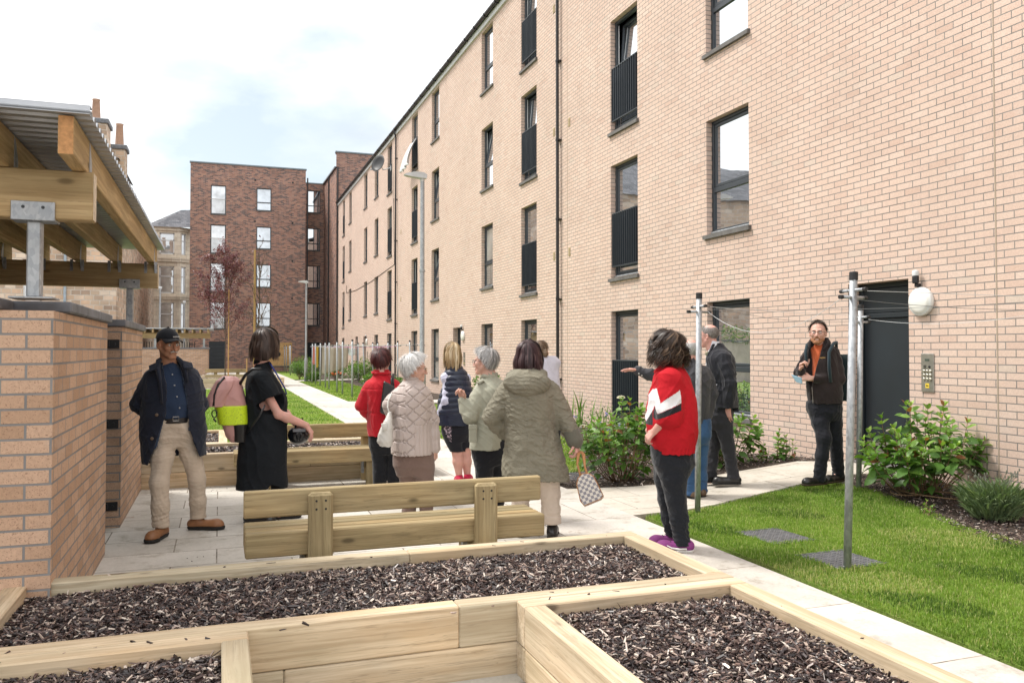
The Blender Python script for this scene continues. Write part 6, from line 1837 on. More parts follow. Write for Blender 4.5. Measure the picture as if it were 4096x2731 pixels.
def sleeve(F, J, q, R, k=.03, ext=.0):
    a, b, c = [np.asarray(J[x + q], float) for x in ('sh_', 'el_', 'wr_')]; nk = np.asarray(J['neck'], float)
    ins = nk - a; ins[2] = 0; ins /= np.linalg.norm(ins) + 1e-9
    a = a + ins * .022 - (0, 0, .022); c = c + (c - b) / np.linalg.norm(c - b) * ext
    F.cone(nk + (a - nk) * .30 - (0, 0, .035), a, .048, R[0] * .72, .05)
    F.limb([a, a + (b - a) * .3, a + (b - a) * .65, b, b + (c - b) * .5, c], [R[0] * .80, R[1] * .95, (R[1] + R[2]) / 2, R[2], R[3], R[4]], k)

def bounds(J, keys, pad=.2):
    P = [np.asarray(J[k], float) for k in keys]; return np.min(P, 0) - pad, np.max(P, 0) + pad

def shoe(p, an, toe, mat, sole, L_=.27, w=.047, name='shoe', solem=None, heel=.022):
    an = np.asarray(an, float); toe = np.asarray(toe, float); d = toe - an; d[2] = 0; d /= np.linalg.norm(d); s_ = np.array([-d[1], d[0], 0])
    hl_ = an - d * .055; tp = an + d * (L_ - .075); hl_[2] = 0; tp[2] = 0
    z0 = toe[2] - .03 if toe[2] > .06 else 0.0
    F = Fld(np.minimum(hl_, tp) - (.08, .08, .02), np.maximum(hl_, tp) + np.array([.08, .08, .17]), .0055)
    up = np.array([0, 0, 1.0])
    F.cone(hl_ + up * (.05 + z0), hl_ + d * .05 + up * (.085 + z0), .037, .043, .02); F.cone(hl_ + d * .02 + up * (.045 + z0), tp - d * .05 + up * (.04 + z0), .037, w * .92, .03); F.cone(tp - d * .06 + up * (.037 + z0), tp - d * .035 + up * (.033 + z0), w * .9, w * .72, .03)
    F.carve(lambda X, Y, Z: Z - (heel + z0)); F.carve(lambda X, Y, Z: (.115 + z0) - Z)
    sh = shell(name, p.o, F, mat)
    F = Fld(np.minimum(hl_, tp) - (.08, .08, .03), np.maximum(hl_, tp) + np.array([.08, .08, .08]), .005)
    F.cone(hl_ + d * .005 + up * (.03 + z0), tp - d * .05 + up * (.03 + z0), .042, w + .003, .02); F.cone(tp - d * .06 + up * (.03 + z0), tp - d * .032 + up * (.03 + z0), w * .97, w * .8, .03)
    F.carve(lambda X, Y, Z: Z - (.002 + z0)); F.carve(lambda X, Y, Z: (heel + z0) - Z)
    shell('sole', sh, F, sole)
    return sh
M['eye_white'] = plain('eye_white', (.62, .60, .57), .3, var=.02)
M['iris_dark'] = plain('iris_dark', (.03, .022, .018), .2)
def skin(name, c):
    t = NT(name); o = t.obj()
    f = t.noise(o, 14, 5, .6)
    t.b(Base_Color=t.ramp(f, [(.3, tuple(x * .88 for x in c)), (.7, (min(1, c[0] * 1.08), c[1] * 1.0, c[2] * 1.0))]), Roughness=.5, Specular_IOR_Level=.4, Subsurface_Weight=.08, Subsurface_Scale=.02)
    t.b(Normal=t.bump(t.noise(o, 160, 3), .12, .002))
    return t.m
M['skin_fair'] = skin('fair_skin', (.60, .37, .29)); M['skin_pink'] = skin('pink_skin', (.60, .34, .28)); M['skin_brown'] = skin('brown_skin', (.37, .195, .12))
M['leather_black'] = plain('black_leather', (.016, .015, .016), .38, var=.2, bump=.15, bscale=120)
M['shoe_black'] = plain('black_shoe_leather', (.014, .013, .013), .32, var=.2)
M['sole_black'] = plain('black_sole', (.012, .012, .012), .7)
# ================================================================ the group of visitors
def lines_carve(L_, R_, y0, sgn=-1):
    """open front between two edges given as (x, z) points, on the near side (sgn -1)"""
    Lz = sorted((z, x) for x, z in L_); Rz = sorted((z, x) for x, z in R_)
    def fn(X, Y, Z):
        xl = np.interp(Z, [a for a, _ in Lz], [b for _, b in Lz]); xr = np.interp(Z, [a for a, _ in Rz], [b for _, b in Rz])
        return np.maximum(np.maximum(xl - X, X - xr), (Y - y0) * -sgn)
    return fn
def in_poly(P, poly):
    c = np.zeros(len(P), bool)
    for i in range(len(poly)):
        (x1, y1), (x2, y2) = poly[i], poly[i - 1]
        c ^= ((y1 > P[:, 1]) != (y2 > P[:, 1])) & (P[:, 0] < (x2 - x1) * (P[:, 1] - y1) / (y2 - y1 + 1e-12) + x1)
    return c
def collar(p, root, pts, r, mat, name='collar', flat=None):
    m = MB(); m.tube(pts, r, 10); return m.build(name, mat, root, True)
def buttons(par, pts, r, mat, nrm=(0, -1, 0)):
    for q in pts:
        m = MB(); m.lathe([(r, -.004), (r, .003), (r * .7, .0045), (0, .004)], q, nrm, 12, cap=False); m.build('button', mat, par, True)

# ---- 1: man in a black cap, facing us, hands behind his back
LOC = (-0.358, 7.341, 0.060); AZ = -0.0488
p = Person('man in a black cap and open navy coat with beige trousers beside the brick store', LOC, AZ)
J = {'neck': (-.037, 0, 1.388), 'pelvis': (.009, 0, .92), 'sh_r': (-.187, 0, 1.305), 'sh_l': (.144, .02, 1.321), 'el_r': (-.261, .07, 1.065), 'el_l': (.208, .07, 1.059), 'wr_r': (-.083, .17, .892), 'wr_l': (.058, .19, .884),
     'hip_r': (-.053, 0, .832), 'hip_l': (.088, 0, .832), 'kn_r': (-.098, -.1, .449), 'kn_l': (.188, .03, .453), 'an_r': (-.082, -.1, .061), 'an_l': (.204, .12, .064), 'toe_r': (-.144, -.24, .025), 'toe_l': (.359, .06, .043)}
p.head((-.043, -.045, 1.559), 150, -5)
p.body(J, M['skin_brown'], h=.005, nose=1.12, jaw=1.05)
p.eyes((.05, .03, .02), (.05, .045, .04))
m = MB(); m.tube([p.H((-.030, .098, -.059)), p.H((-.012, .106, -.053)), p.H((0, .107, -.052)), p.H((.012, .106, -.053)), p.H((.030, .098, -.059))], [.004, .0065, .006, .0065, .004], 8); m.build('moustache', plain('grey_moustache', (.42, .39, .36), .8, bump=.5, bscale=300), p.o, True)
hair(p, hair_mat('hair_dark_grey', [(0, (.02, .02, .02)), (1, (.12, .11, .11))]), 'buzz', 500, 1, .004, (1.0, 1.75, 2.15))
# cap with a curved peak and a small printed word
F = Fld(p.hc - .2, p.hc + .22, .005)
F.ell(p.H((0, -.012, .038)), np.array((.087, .104, .094)), 0, R=p.R); F.cone(p.H((0, -.012, .135)), p.H((0, -.012, .136)), .009, .009, .004)
F.carve(lambda X, Y, Z: ((X - p.hc[0]) * p.R[0, 2] + (Y - p.hc[1]) * p.R[1, 2] + (Z - p.hc[2]) * p.R[2, 2]) - .042)
capo = shell('cap', p.o, F, fabric('cap_cotton', (.010, .012, .017), .1, .2))
m = MB(); nv_, nu_ = 7, 15; V = []
for j in range(nv_):
    for i in range(nu_):
        a = (i / (nu_ - 1) - .5) * 2.3; rr = j / (nv_ - 1)
        V.append(p.H((math.sin(a) * (.086 - .002 * rr), .080 * math.cos(a) + .002 + .080 * rr * math.cos(a * .72), .050 - .036 * abs(math.sin(a)) ** 2 * (.35 + .65 * rr) - .006 * rr)))
Q = np.array([[j * nu_ + i, j * nu_ + i + 1, (j + 1) * nu_ + i + 1, (j + 1) * nu_ + i] for j in range(nv_ - 1) for i in range(nu_ - 1)])
pk = mk('cap_peak', V, [Q], fabric('cap_cotton', (.010, .012, .017)), capo, True); pk.modifiers.new('t', 'SOLIDIFY').thickness = .005
def words(txt, name, size, mat, parent, M4, ext=.0008):
    cu = bpy.data.curves.new(name, 'FONT'); cu.body = txt; cu.size = size; cu.extrude = ext; cu.align_x = 'CENTER'; cu.align_y = 'CENTER'
    o = bpy.data.objects.new(name, cu); COL.objects.link(o); dg = bpy.context.evaluated_depsgraph_get()
    me = bpy.data.meshes.new_from_object(o.evaluated_get(dg)); bpy.data.objects.remove(o); me.materials.clear(); me.materials.append(mat)
    me.transform(M4); return link(bpy.data.objects.new(name, me), parent)
def face_frame(c, nrm, up):
    n_ = Vector(nrm).normalized(); u_ = Vector(up); x_ = u_.cross(n_).normalized(); y_ = n_.cross(x_)
    return Matrix(((x_.x, y_.x, n_.x, c[0]), (x_.y, y_.y, n_.y, c[1]), (x_.z, y_.z, n_.z, c[2]), (0, 0, 0, 1)))
fw = p.R @ np.array([-.18, .98, .06]); words('PARAMED', 'cap_lettering', .016, plain('white_print', (.62, .62, .6), .6), capo, face_frame(p.H((-.018, .092, .066)), fw, p.R[:, 2]))
# trousers, belt, shirt, jumper and coat
trousers(p, J, fabric('beige_linen', (.54, .455, .365), .08, .45, (7, 7, 14)), (.094, .084, .071, .066, .067), hem=((-.08, -.1, .086)[2], (.204, .12, .096)[2]), waist=(.178, .125), seed=3, fold=.006, top=(.007, 0, .957)[2])
F = Fld((-.3, -.25, .8), (.3, .25, 1.1), .006); F.stack([(.917, .014, 0, .13, .142), (.967, .014, 0, .13, .142)], 0, n=2.3); bl = shell('belt', p.o, F, M['leather_black'])
m = MB(); b_ = (.021, -.148, .956); m.tube([(b_[0] - .022, b_[1], b_[2] - .016), (b_[0] + .022, b_[1], b_[2] - .016), (b_[0] + .022, b_[1], b_[2] + .016), (b_[0] - .022, b_[1], b_[2] + .016), (b_[0] - .022, b_[1], b_[2] - .016)], .003, 6); m.build('buckle', M['steel'], bl)
F = Fld((-.35, -.3, .85), (.35, .3, 1.62), .007)
F.stack([(.955, .003, 0, .153, .145), (1.07, -.003, -.01, .171, .15), (1.22, -.015, 0, .172, .135), (1.332, -.025, 0, .131, .1), (1.382, -.031, 0, .069, .075), (1.417, -.033, 0, .054, .068)], 0, n=2.2)
sh_ = shell('shirt', p.o, F, fabric('navy_shirt', (.020, .036, .075), .12, .4), lambda P: folds(P, 5, .005, (9, 9, 18)))
buttons(sh_, [(-.008, -.128, 1.313), (.009, -.15, 1.226), (.028, -.16, 1.135), (.048, -.162, 1.044)], .0062, plain('pale_button', (.35, .36, .38), .4))
def coat_field(grow, hem_px, h=.0065):
    F = Fld((-.52, -.4, .45), (.52, .4, 1.66), h); g = grow
    F.stack([((.574, .015, .02, .249, .2)), ((.693, .01, .02, .254, .2)), ((.881, .002, .02, .258, .19)), ((1.044, -.004, .015, .242, .175)), ((1.194, -.009, .01, .235, .165)), ((1.294, -.012, .01, .219, .145)), ((1.357, -.017, .01, .171, .115)), ((1.401, -.025, .01, .091, .085)), ((1.432, -.025, .015, .084, .075))], 0, n=2.3)
    return F
F = coat_field(0, 0)
for q in 'rl': sleeve(F, J, q, [.074, .068, .060, .054, .050], .03)
F.carve(lines_carve([(-.081, 1.444), (-.046, 1.17), (-.053, 1.02), (-.091, .87), (-.143, .72), (-.187, .57)], [(.038, 1.444), (.071, 1.295), (.096, 1.12), (.121, .87), (.171, .72), (.231, .57)], .02), k=.004)
F.carve(lambda X, Y, Z: Z - np.where(X < 0, (-.193, 0, .585)[2], (.206, 0, .635)[2]), k=.004)
coat_m = fabric('navy_coat', (.014, .018, .032), .15, .5, (7, 7, 6))
co = shell('coat', p.o, F, coat_m, lambda P: folds(P, 8, .007, (9, 9, 7)))
buttons(co, [(-.121, -.175, .994), (-.154, -.185, .808)], .0135, plain('horn_button', (.10, .065, .04), .35))
F = coat_field(0, 0, .0075)
F.carve(lines_carve([(-.083, 1.444), (-.041, 1.12), (-.046, 1.045), (-.066, .92), (-.108, .745), (-.131, .695)], [(.035, 1.444), (.059, 1.295), (.091, 1.12), (.114, .945), (.109, .87), (.106, .57)], .02), k=.004)
F.carve(lambda X, Y, Z: Z - np.where(X < 0, (-.193, 0, .708)[2], (.206, 0, .847)[2]), k=.004)
Vn, Qn = F.mesh(); Nn = vnorm(Vn, Qn); mk('zip_jumper', Vn - Nn * .012, [Qn], fabric('slate_blue_knit', (.050, .072, .115), .12, .3), p.o, True)
collar(p, co, [(-.081, -.175, 1.081), (-.101, -.165, 1.275), (-.119, -.13, 1.366), (-.115, -.07, 1.423), (-.081, .04, 1.444), (-.031, .08, 1.449), (.025, .04, 1.444), (.056, -.06, 1.418), (.086, -.12, 1.357), (.106, -.155, 1.251)], [.008, .013, .019, .019, .019, .019, .019, .019, .019, .008], coat_m)
for a_, b_, c_, d_ in (((-.113, -.15, 1.358), (-.177, -.135, 1.333), (-.185, -.075, 1.381), (-.114, -.085, 1.414)), ((.077, -.15, 1.358), (.151, -.13, 1.357), (.142, -.07, 1.402), (.066, -.085, 1.423))):
    V = [np.array(q) for q in (a_, b_, c_, d_)]; V += [q + (0, -.012, .006) for q in V]
    cp = mk('collar_point', V, [np.array([[0, 1, 2, 3], [7, 6, 5, 4], [0, 4, 5, 1], [1, 5, 6, 2], [2, 6, 7, 3], [3, 7, 4, 0]])], coat_m, co); cp.modifiers.new('b', 'BEVEL').width = .004
tan = plain('tan_leather', (.27, .125, .055), .5, var=.15, bump=.15, bscale=80)
for q in 'rl': shoe(p, J['an_' + q], J['toe_' + q], tan, M['sole_black'], name='sandal', L_=.285, w=.052, heel=.03)

# ---- 2: woman in a black shirt dress with a bob, holding a helmet
LOC = (0.377, 7.611, 0.060); AZ = 0.0494
p = Person('woman with a brown bob in a black shirt dress wearing a pink rucksack', LOC, AZ, hs=1.02)
J = {'neck': (-.029, 0, 1.366), 'pelvis': (-.016, 0, .823), 'sh_r': (-.029, -.13, 1.263), 'sh_l': (-.003, .17, 1.273), 'el_r': (.115, -.17, .954), 'el_l': (.142, .2, .969), 'wr_r': (.353, -.13, .851), 'wr_l': (.281, .06, .838),
     'hip_r': (-.036, -.07, .737), 'hip_l': (.004, .08, .72), 'kn_r': (-.069, -.07, .351), 'kn_l': (.112, .08, .341), 'an_r': (-.085, -.07, .053), 'an_l': (.126, .09, .02), 'toe_r': (-.009, -.1, .026), 'toe_l': (.208, .1, -.016)}
p.head((.015, 0, 1.567), 62, -4)
p.body(J, M['skin_pink'], h=.0055, hands={'r': ((.55, .05, -.85), (-.75, .25, -.45), (.5, .2, .85), .55, .3, .6), 'l': ((.8, -.3, -.5), (-.5, -.6, -.5), (.3, -.8, .3), .45, .3, .6)})
p.eyes()
hair(p, hair_mat('hair_brown', [(0, (.018, .010, .008)), (.6, (.055, .032, .024)), (1, (.14, .09, .065))]), 'bob', 2200, 2, .020, (1.0, 1.6, 2.0), drop=-.125, rx=1.04, w=.0042, flare=.010, wave=.06)
blk = fabric('black_cotton_dress', (.010, .0125, .016), .15, .75, (5, 5, 7), sheen=.0)
F = Fld((-.5, -.42, .3), (.5, .42, 1.62), .007)
F.stack([(.119, -.028, 0, .236, .235), (.3, -.019, 0, .224, .225), (.501, -.015, 0, .212, .215), (.702, -.012, 0, .206, .2), (.903, .021, 0, .176, .18), (1.091, .009, 0, .172, .19), (1.211, -.021, .01, .146, .205), (1.292, -.033, .02, .111, .195), (1.345, -.033, .02, .071, .13), (1.389, -.023, .01, .06, .08)], 0, n=2.25)
for q, e in (('r', .80), ('l', .80)):
    a, b = np.asarray(J['sh_' + q], float), np.asarray(J['el_' + q], float); F.limb([a, a + (b - a) * .35, a + (b - a) * .60], [.085, .083, .086], .03)
hl_, hr_ = (-.257, 0, .142), (.208, 0, .28)
nt = (.062, 0, .351); h1 = (-.07, 0, .246); h2 = (-.251, 0, .142); h3 = (.208, 0, .271)
F.carve(lambda X, Y, Z: Z - np.interp(X, [h2[0], h1[0], nt[0], h3[0]], [h2[2], h1[2], nt[2], h3[2]]), k=.003)
for q in 'rl':   # cut the sleeve ends flat
    a, b = np.asarray(J['sh_' + q], float), np.asarray(J['el_' + q], float); d_ = (b - a) / np.linalg.norm(b - a); c_ = a + (b - a) * .56
    F.op(lambda X, Y, Z, d_=d_, c_=c_: np.maximum(-((X - c_[0]) * d_[0] + (Y - c_[1]) * d_[1] + (Z - c_[2]) * d_[2]), np.sqrt((X - c_[0]) ** 2 + (Y - c_[1]) ** 2 + (Z - c_[2]) ** 2) - .13), c_ - .15, c_ + .15, 0, 's')
dr_ = shell('shirt_dress', p.o, F, blk, lambda P: folds(P, 21, .008, (7, 7, 4)) + .006 * np.sin(P[:, 0] * 26 + 3 * P[:, 2]) * np.clip((1.0 - P[:, 2]) / .5, 0, 1))
F = Fld((-.3, -.3, 1.2), (.3, .3, 1.65), .006); c_ = (-.023, 0, 1.389)
F.cone((c_[0] - .01, 0, c_[2] + .01), (c_[0] + .012, 0, c_[2] - .03), .064, .075, 0); shell('dress_collar', dr_, F, blk)
trousers(p, J, fabric('black_leggings', (.009, .009, .011), .1, .2), (.088, .078, .060, .055, .050), hem=.05, waist=(.13, .15), seed=4, fold=.003, h=.009)
for q in 'rl': shoe(p, J['an_' + q], J['toe_' + q], M['shoe_black'], M['sole_black'])
m = MB(); m.tube([(.037, -.05, 1.4), (.057, -.1, 1.372), (.109, -.12, 1.283), (.17, -.08, 1.175), (.185, -.02, 1.119)], .007, 6); m.build('lanyard', plain('blue_lanyard', (.02, .04, .22), .6), p.o, True)
m = MB(); m.ell(p.H((.0, .085, -.085)), (.05, .032, .032), 14, 8); m.build('face_mask', fabric('black_mask', (.012, .012, .014)), p.o, True)
# pink rucksack with a yellow reflective band
bp = p.held('rucksack', 'pink rucksack with a neon yellow reflective band, worn by the woman in black', 'rucksack')
pink = plain('pink_coated_cloth', (.50, .27, .255), .5, var=.08, bump=.08, bscale=40)
F = Fld((-.55, -.3, .55), (.15, .3, 1.5), .006)
F.stack([(.715, -.245, -.02, .035, .09), (.771, -.241, -.02, .082, .125), (.878, -.249, -.02, .108, .145), (1.039, -.28, -.02, .13, .15), (1.172, -.297, -.02, .116, .15), (1.246, -.294, -.02, .092, .14), (1.273, -.297, -.02, .06, .11)], 0, n=3.2)
bg = shell('bag_body', bp, F, pink, lambda P: folds(P, 31, .004))
F = Fld((-.6, -.3, .9), (.15, .3, 1.5), .006)
F.stack([(1.023, -.399, -.03, .088, .165), (1.079, -.391, -.03, .094, .17), (1.173, -.348, -.03, .099, .17), (1.246, -.31, -.025, .094, .155), (1.282, -.3, -.02, .057, .12)], 0, n=3.0)
F.carve(lambda X, Y, Z: -(X - (-.02 - .30 * (Z - 1.40)) + .14) * -1 - .0, k=.0) if False else None
shell('bag_flap', bg, F, pink, lambda P: folds(P, 33, .005))
F = Fld((-.6, -.3, .8), (.2, .3, 1.4), .006)
F.stack([(.868, -.258, -.02, .123, .157), (1.032, -.28, -.02, .137, .165)], 0, n=3.4)
neon = NT('neon_band'); o_ = neon.obj(); vo = neon.n('TexVoronoi', {'Vector': neon.vmul(o_, (34, 34, 34)), 'Scale': 1.0}, feature='DISTANCE_TO_EDGE'); ln_ = neon.ramp(vo.outputs['Distance'], [(.10, (0, 0, 0)), (.13, (1, 1, 1)), (.19, (1, 1, 1)), (.22, (0, 0, 0))])
neon.b(Base_Color=neon.mix(neon.math('MULTIPLY', ln_, .55), (.60, .80, .02), (.25, .40, .03)), Roughness=.5)
shell('reflective_band', bg, F, neon.m)
F = Fld((-.5, -.3, .6), (.2, .3, 1.2), .006); F.stack([(.716, -.198, -.03, .055, .125), (.872, -.205, -.03, .069, .152)], 0, n=3); shell('side_pocket', bg, F, M['leather_black'])
m = MB(); m.tube([(-.331, -.15, 1.278), (-.377, -.19, 1.219), (-.407, -.19, 1.128), (-.414, -.19, 1.037)], .010, 6); a_ = np.linspace(0, 6.28, 13); c_ = (-.407, -.19, .971); m.tube([(c_[0] + .02 * math.cos(t), c_[1], c_[2] + .032 * math.sin(t)) for t in a_], .005, 6); m.tube([(-.414, -.19, .932), (-.394, -.19, .903)], .008, 6); m.build('clip_strap', M['black'], bg, True)
m = MB(); m.tube([(-.207, -.12, 1.217), (-.16, -.17, 1.297), (-.101, -.18, 1.347), (-.035, -.21, 1.35)], .013, 8); m.build('shoulder_strap', M['black'], bg, True)
m = MB(); m.tube([(-.143, -.16, .799), (-.094, -.2, .868), (-.042, -.225, .948), (.004, -.215, 1.038)], .008, 8); m.build('lower_strap', M['black'], bg, True)
# cycle helmet carried in front
hm = p.held('cycle_helmet', 'black cycle helmet held in front of the woman in the black dress', 'helmet')
F = Fld((-.05, -.25, .5), (.5, .25, 1.05), .0055); hc_ = np.array((.292, 0, .769))
F.ell(hc_ + (0, 0, -.015), (.094, .13, .085), 0)
F.carve(lambda X, Y, Z: hc_[2] + .055 - Z + (X - hc_[0]) * .15 if False else (Z * 0 - 1) * (hc_[2] + .05 - Z) * 1.0 if False else hc_[2] + .048 - Z)
for k in range(5):
    a = -1.0 + k * .5; F.cone(hc_ + (math.sin(a) * .075, -.13, .01 - .03 * abs(a)), hc_ + (math.sin(a) * .03, -.10, -.085), .014, .006, .008, 's')
hs_ = shell('helmet_shell', hm, F, plain('gloss_black', (.012, .013, .016), .18))
m = MB(); m.obox(hc_ + (.0, -.115, .035), (.055, 0, 0), (0, .012, 0), (0, .003, .012), .004); m.build('rear_panel', plain('grey_plastic', (.10, .10, .11), .3), hs_)
m = MB(); m.tube([hc_ + (-.03, -.03, .05), hc_ + (-.01, -.05, .12), hc_ + (.03, -.05, .14), hc_ + (.05, -.03, .06)], .007, 6); m.build('chin_strap', M['black'], hs_, True)

# ---- 3: woman in a red coat with short dark red hair
LOC = (1.519, 8.267, 0.060); AZ = 0.1817
p = Person('woman with short dark red hair in a bright red coat seen from behind', LOC, AZ, hs=.98)
J, Rb = stand(.88, 8, .165, hip=.90)
J['sh_r'] = (.155, 0, 1.175); J['sh_l'] = (-.107, 0, 1.173); J['el_r'] = (.211, .05, .954); J['el_l'] = (-.182, .02, .953); J['wr_r'] = (.177, .2, .804); J['wr_l'] = (-.081, .2, .804); J['neck'] = (.016, 0, 1.264)
J['hip_l'] = ((0, 0, .63)[0], 0, .76); J['kn_l'] = ((0, 0, .385)[0], .0, .43); J['an_l'] = ((0, 0, .126)[0], -.02, .085); J['toe_l'] = ((0, 0, .126)[0] + .02, .15, .03)
J['hip_r'] = ((.15, 0, .63)[0], 0, .76); J['kn_r'] = ((.15, 0, .385)[0], .0, .43); J['an_r'] = ((.15, 0, .126)[0], -.02, .085); J['toe_r'] = ((.15, 0, .126)[0] + .02, .15, .03)
J['pelvis'] = (.057, 0, .671)
p.head((.016, .02, 1.399), 22, -2)
p.body(J, M['skin_pink'], h=.006)
hair(p, hair_mat('hair_dark_red', [(0, (.022, .004, .005)), (.6, (.085, .014, .014)), (1, (.22, .05, .035))]), 'short', 1500, 3, .020, (.95, 1.62, 2.15), length=.075, w=.0055)
red = fabric('red_coat_cloth', (.46, .012, .022), .10, .45, (6, 6, 7))
F = Fld((-.45, -.38, .5), (.45, .38, 1.5), .0065)
F.stack([(.65, .036, 0, .154, .165), (.78, .027, 0, .15, .16), (.889, .02, 0, .143, .15), (.998, .023, 0, .159, .155), (1.107, .023, 0, .168, .15), (1.182, .025, 0, .152, .125), (1.23, .023, 0, .095, .09), (1.282, .016, 0, .082, .066), (1.317, .012, 0, .08, .06)], 0, -.14, n=2.3)
for q in 'rl': sleeve(F, J, q, [.072, .068, .060, .052, .046], .03)
F.carve(lambda X, Y, Z: Z - (.057, 0, .655)[2])
co = shell('coat', p.o, F, red, lambda P: folds(P, 41, .006) - .006 * np.exp(-((P[:, 2] - (-.352, 0, .889)[2]) / .012) ** 2) - .004 * np.exp(-((P[:, 2] - (-.352, 0, 1.124)[2]) / .006) ** 2) * (np.abs(P[:, 0]) < .2))
collar(p, co, [(-.049, -.055, 1.278), (-.073, 0, 1.284), (-.032, .06, 1.288), (.057, .06, 1.288), (.098, 0, 1.284), (.081, -.055, 1.275), (.016, -.072, 1.276), (-.049, -.055, 1.278)], .016, red)
trousers(p, J, fabric('black_trousers', (.012, .013, .017), .1, .4), (.092, .084, .072, .068, .070), hem=.05, waist=(.15, .12), seed=5, h=.009)
for q in 'rl': shoe(p, J['an_' + q], J['toe_' + q], M['shoe_black'], M['sole_black'])
tb = p.held('shoulder_bag', 'black leather tote hanging from the shoulder of the woman in red', 'bag')
V = [(.036, -.185, 1.212), (.146, -.185, 1.153), (.138, -.17, .902), (.08, -.17, .864), (0, -.17, .902)]; V += [(x, y - .06 - .03 * (i > 1), z) for i, (x, y, z) in enumerate(V)]
m = MB(); m.add(V, [np.array([[0, 1, 2, 3, 4]]), np.array([[9, 8, 7, 6, 5]]), np.array([[i, 5 + i, 5 + (i + 1) % 5, (i + 1) % 5] for i in range(5)])]); bo = m.build('bag_body', M['leather_black'], tb); bo.modifiers.new('b', 'BEVEL').width = .012
m = MB(); m.tube([(.115, -.21, 1.157), (.112, -.18, 1.223), (.13, -.09, 1.271), (.16, .05, 1.253)], .010, 8); m.tube([(.135, -.19, 1.15), (.13, -.17, 1.216), (.14, -.08, 1.265)], .008, 8); m.build('bag_handle', M['leather_black'], tb, True)

# ---- 4: white haired woman in a quilted coat
LOC = (1.620, 7.065, 0.060); AZ = 0.2254
p = Person('white haired woman with glasses in a pale pink quilted coat, face in profile', LOC, AZ, hs=.99)
J, Rb = stand(.86, 15, .17)
J['sh_r'] = (.072, 0, 1.137); J['sh_l'] = (-.153, 0, 1.143); J['el_r'] = (.131, 0, .894); J['el_l'] = (-.226, -.02, 1.032); J['wr_r'] = (.162, -.02, .66); J['wr_l'] = (-.223, .16, .947); J['neck'] = (-.047, 0, 1.243); J['pelvis'] = (-.029, 0, .628)
J['hip_l'] = (-.088, .03, .589); J['kn_l'] = (-.065, .03, .34); J['an_l'] = (-.061, .03, .073); J['toe_l'] = (-.042, .15, -.006)
J['hip_r'] = (.048, -.03, .597); J['kn_r'] = (.071, -.03, .349); J['an_r'] = (.089, -.03, .084); J['toe_r'] = (.117, .09, .007)
p.head((-.021, 0, 1.352), 80, -4)
p.body(J, M['skin_fair'], h=.005, nose=.95, hands={'r': ((-.05, -.05, -1), (-.85, .5, 0), (0, -1, 0), .45, .2, .7)})
p.eyes((.08, .08, .09), (.5, .48, .46))
p.glasses(plain('gold_wire', (.40, .30, .16), .3, .8))
m = MB(); m.ell(p.H((.088, -.004, -.042)), (.004,) * 3, 8, 6); m.ell(p.H((-.088, -.004, -.042)), (.004,) * 3, 8, 6); m.build('earring', plain('gold_stud', (.5, .36, .15), .3, .9), p.o)
hair(p, hair_mat('hair_white', [(0, (.50, .49, .48)), (.5, (.72, .71, .70)), (1, (.86, .86, .86))]), 'short', 1700, 4, .024, (.98, 1.50, 2.25), length=.09, w=.005)
qm = fabric('quilted_nylon', (.45, .375, .345), .06, .12, (9, 9, 9), .1, .5, .2, .4)
F = Fld((-.5, -.38, .45), (.5, .38, 1.5), .005)
F.stack([(.607, -.037, 0, .173, .195), (.723, -.04, 0, .17, .19), (.9, -.047, 0, .156, .18), (1.066, -.038, 0, .157, .175), (1.137, -.033, 0, .146, .16), (1.19, -.035, 0, .118, .135), (1.226, -.038, 0, .08, .1), (1.258, -.042, 0, .064, .07), (1.285, -.04, 0, .059, .062)], 0, -.25, n=2.3)
sleeve(F, J, 'r', [.070, .066, .058, .052, .047], .03); sleeve(F, J, 'l', [.070, .068, .062, .052, .046], .03)
F.carve(lambda X, Y, Z: Z - (-.035, 0, .611)[2] + 0 * X, lo=(-.5, -.38, .45), hi=(.5, .38, .75))
def quilt(P):
    u = np.where(np.abs(P[:, 0] - .02) < .115, P[:, 0], P[:, 0] * .8 + P[:, 1] * .6) / .058; c = .90 * np.cos(2 * np.pi * P[:, 2] / .105)
    i0 = np.floor(u); d = np.full(len(u), 9.0)
    for di in (-1, 0, 1, 2):
        i = i0 + di; d = np.minimum(d, np.abs(u - (i + np.where(i % 2 == 0, 1, -1) * c * .5)))
    return -.013 * np.exp(-(d / .085) ** 2) + .004
side_ = (-.011, 0, 1.728)[0]
def quilt_all(P):
    q = quilt(P); low = (P[:, 2] < (-.626, 0, .877)[2]) & (P[:, 0] > side_) & (P[:, 0] < .21)
    lin = -.004 + .006 * np.abs(np.sin(P[:, 0] * 95)) ** .6
    return np.where(low, lin, q) * np.clip(((-.626, 0, 1.243)[2] - P[:, 2]) / .03, 0, 1) + folds(P, 51, .0035)
co = shell('quilted_coat', p.o, F, qm, quilt_all)
collar(p, co, [(-.091, -.05, 1.266), (-.106, 0, 1.273), (-.071, .06, 1.282), (-.005, .055, 1.277), (.022, 0, 1.269), (.001, -.05, 1.262), (-.046, -.066, 1.262), (-.091, -.05, 1.266)], .015, qm)
trousers(p, J, fabric('mauve_trousers', (.185, .125, .105), .08, .4, (7, 7, 7)), (.098, .09, .074, .066, .066), hem=.05, waist=(.165, .14), seed=6, h=.008, fold=.005)
for q in 'rl': shoe(p, J['an_' + q], J['toe_' + q], M['shoe_black'], M['sole_black'])
wb = p.held('shoulder_bag', 'off white soft bag on the arm of the white haired woman', 'bag')
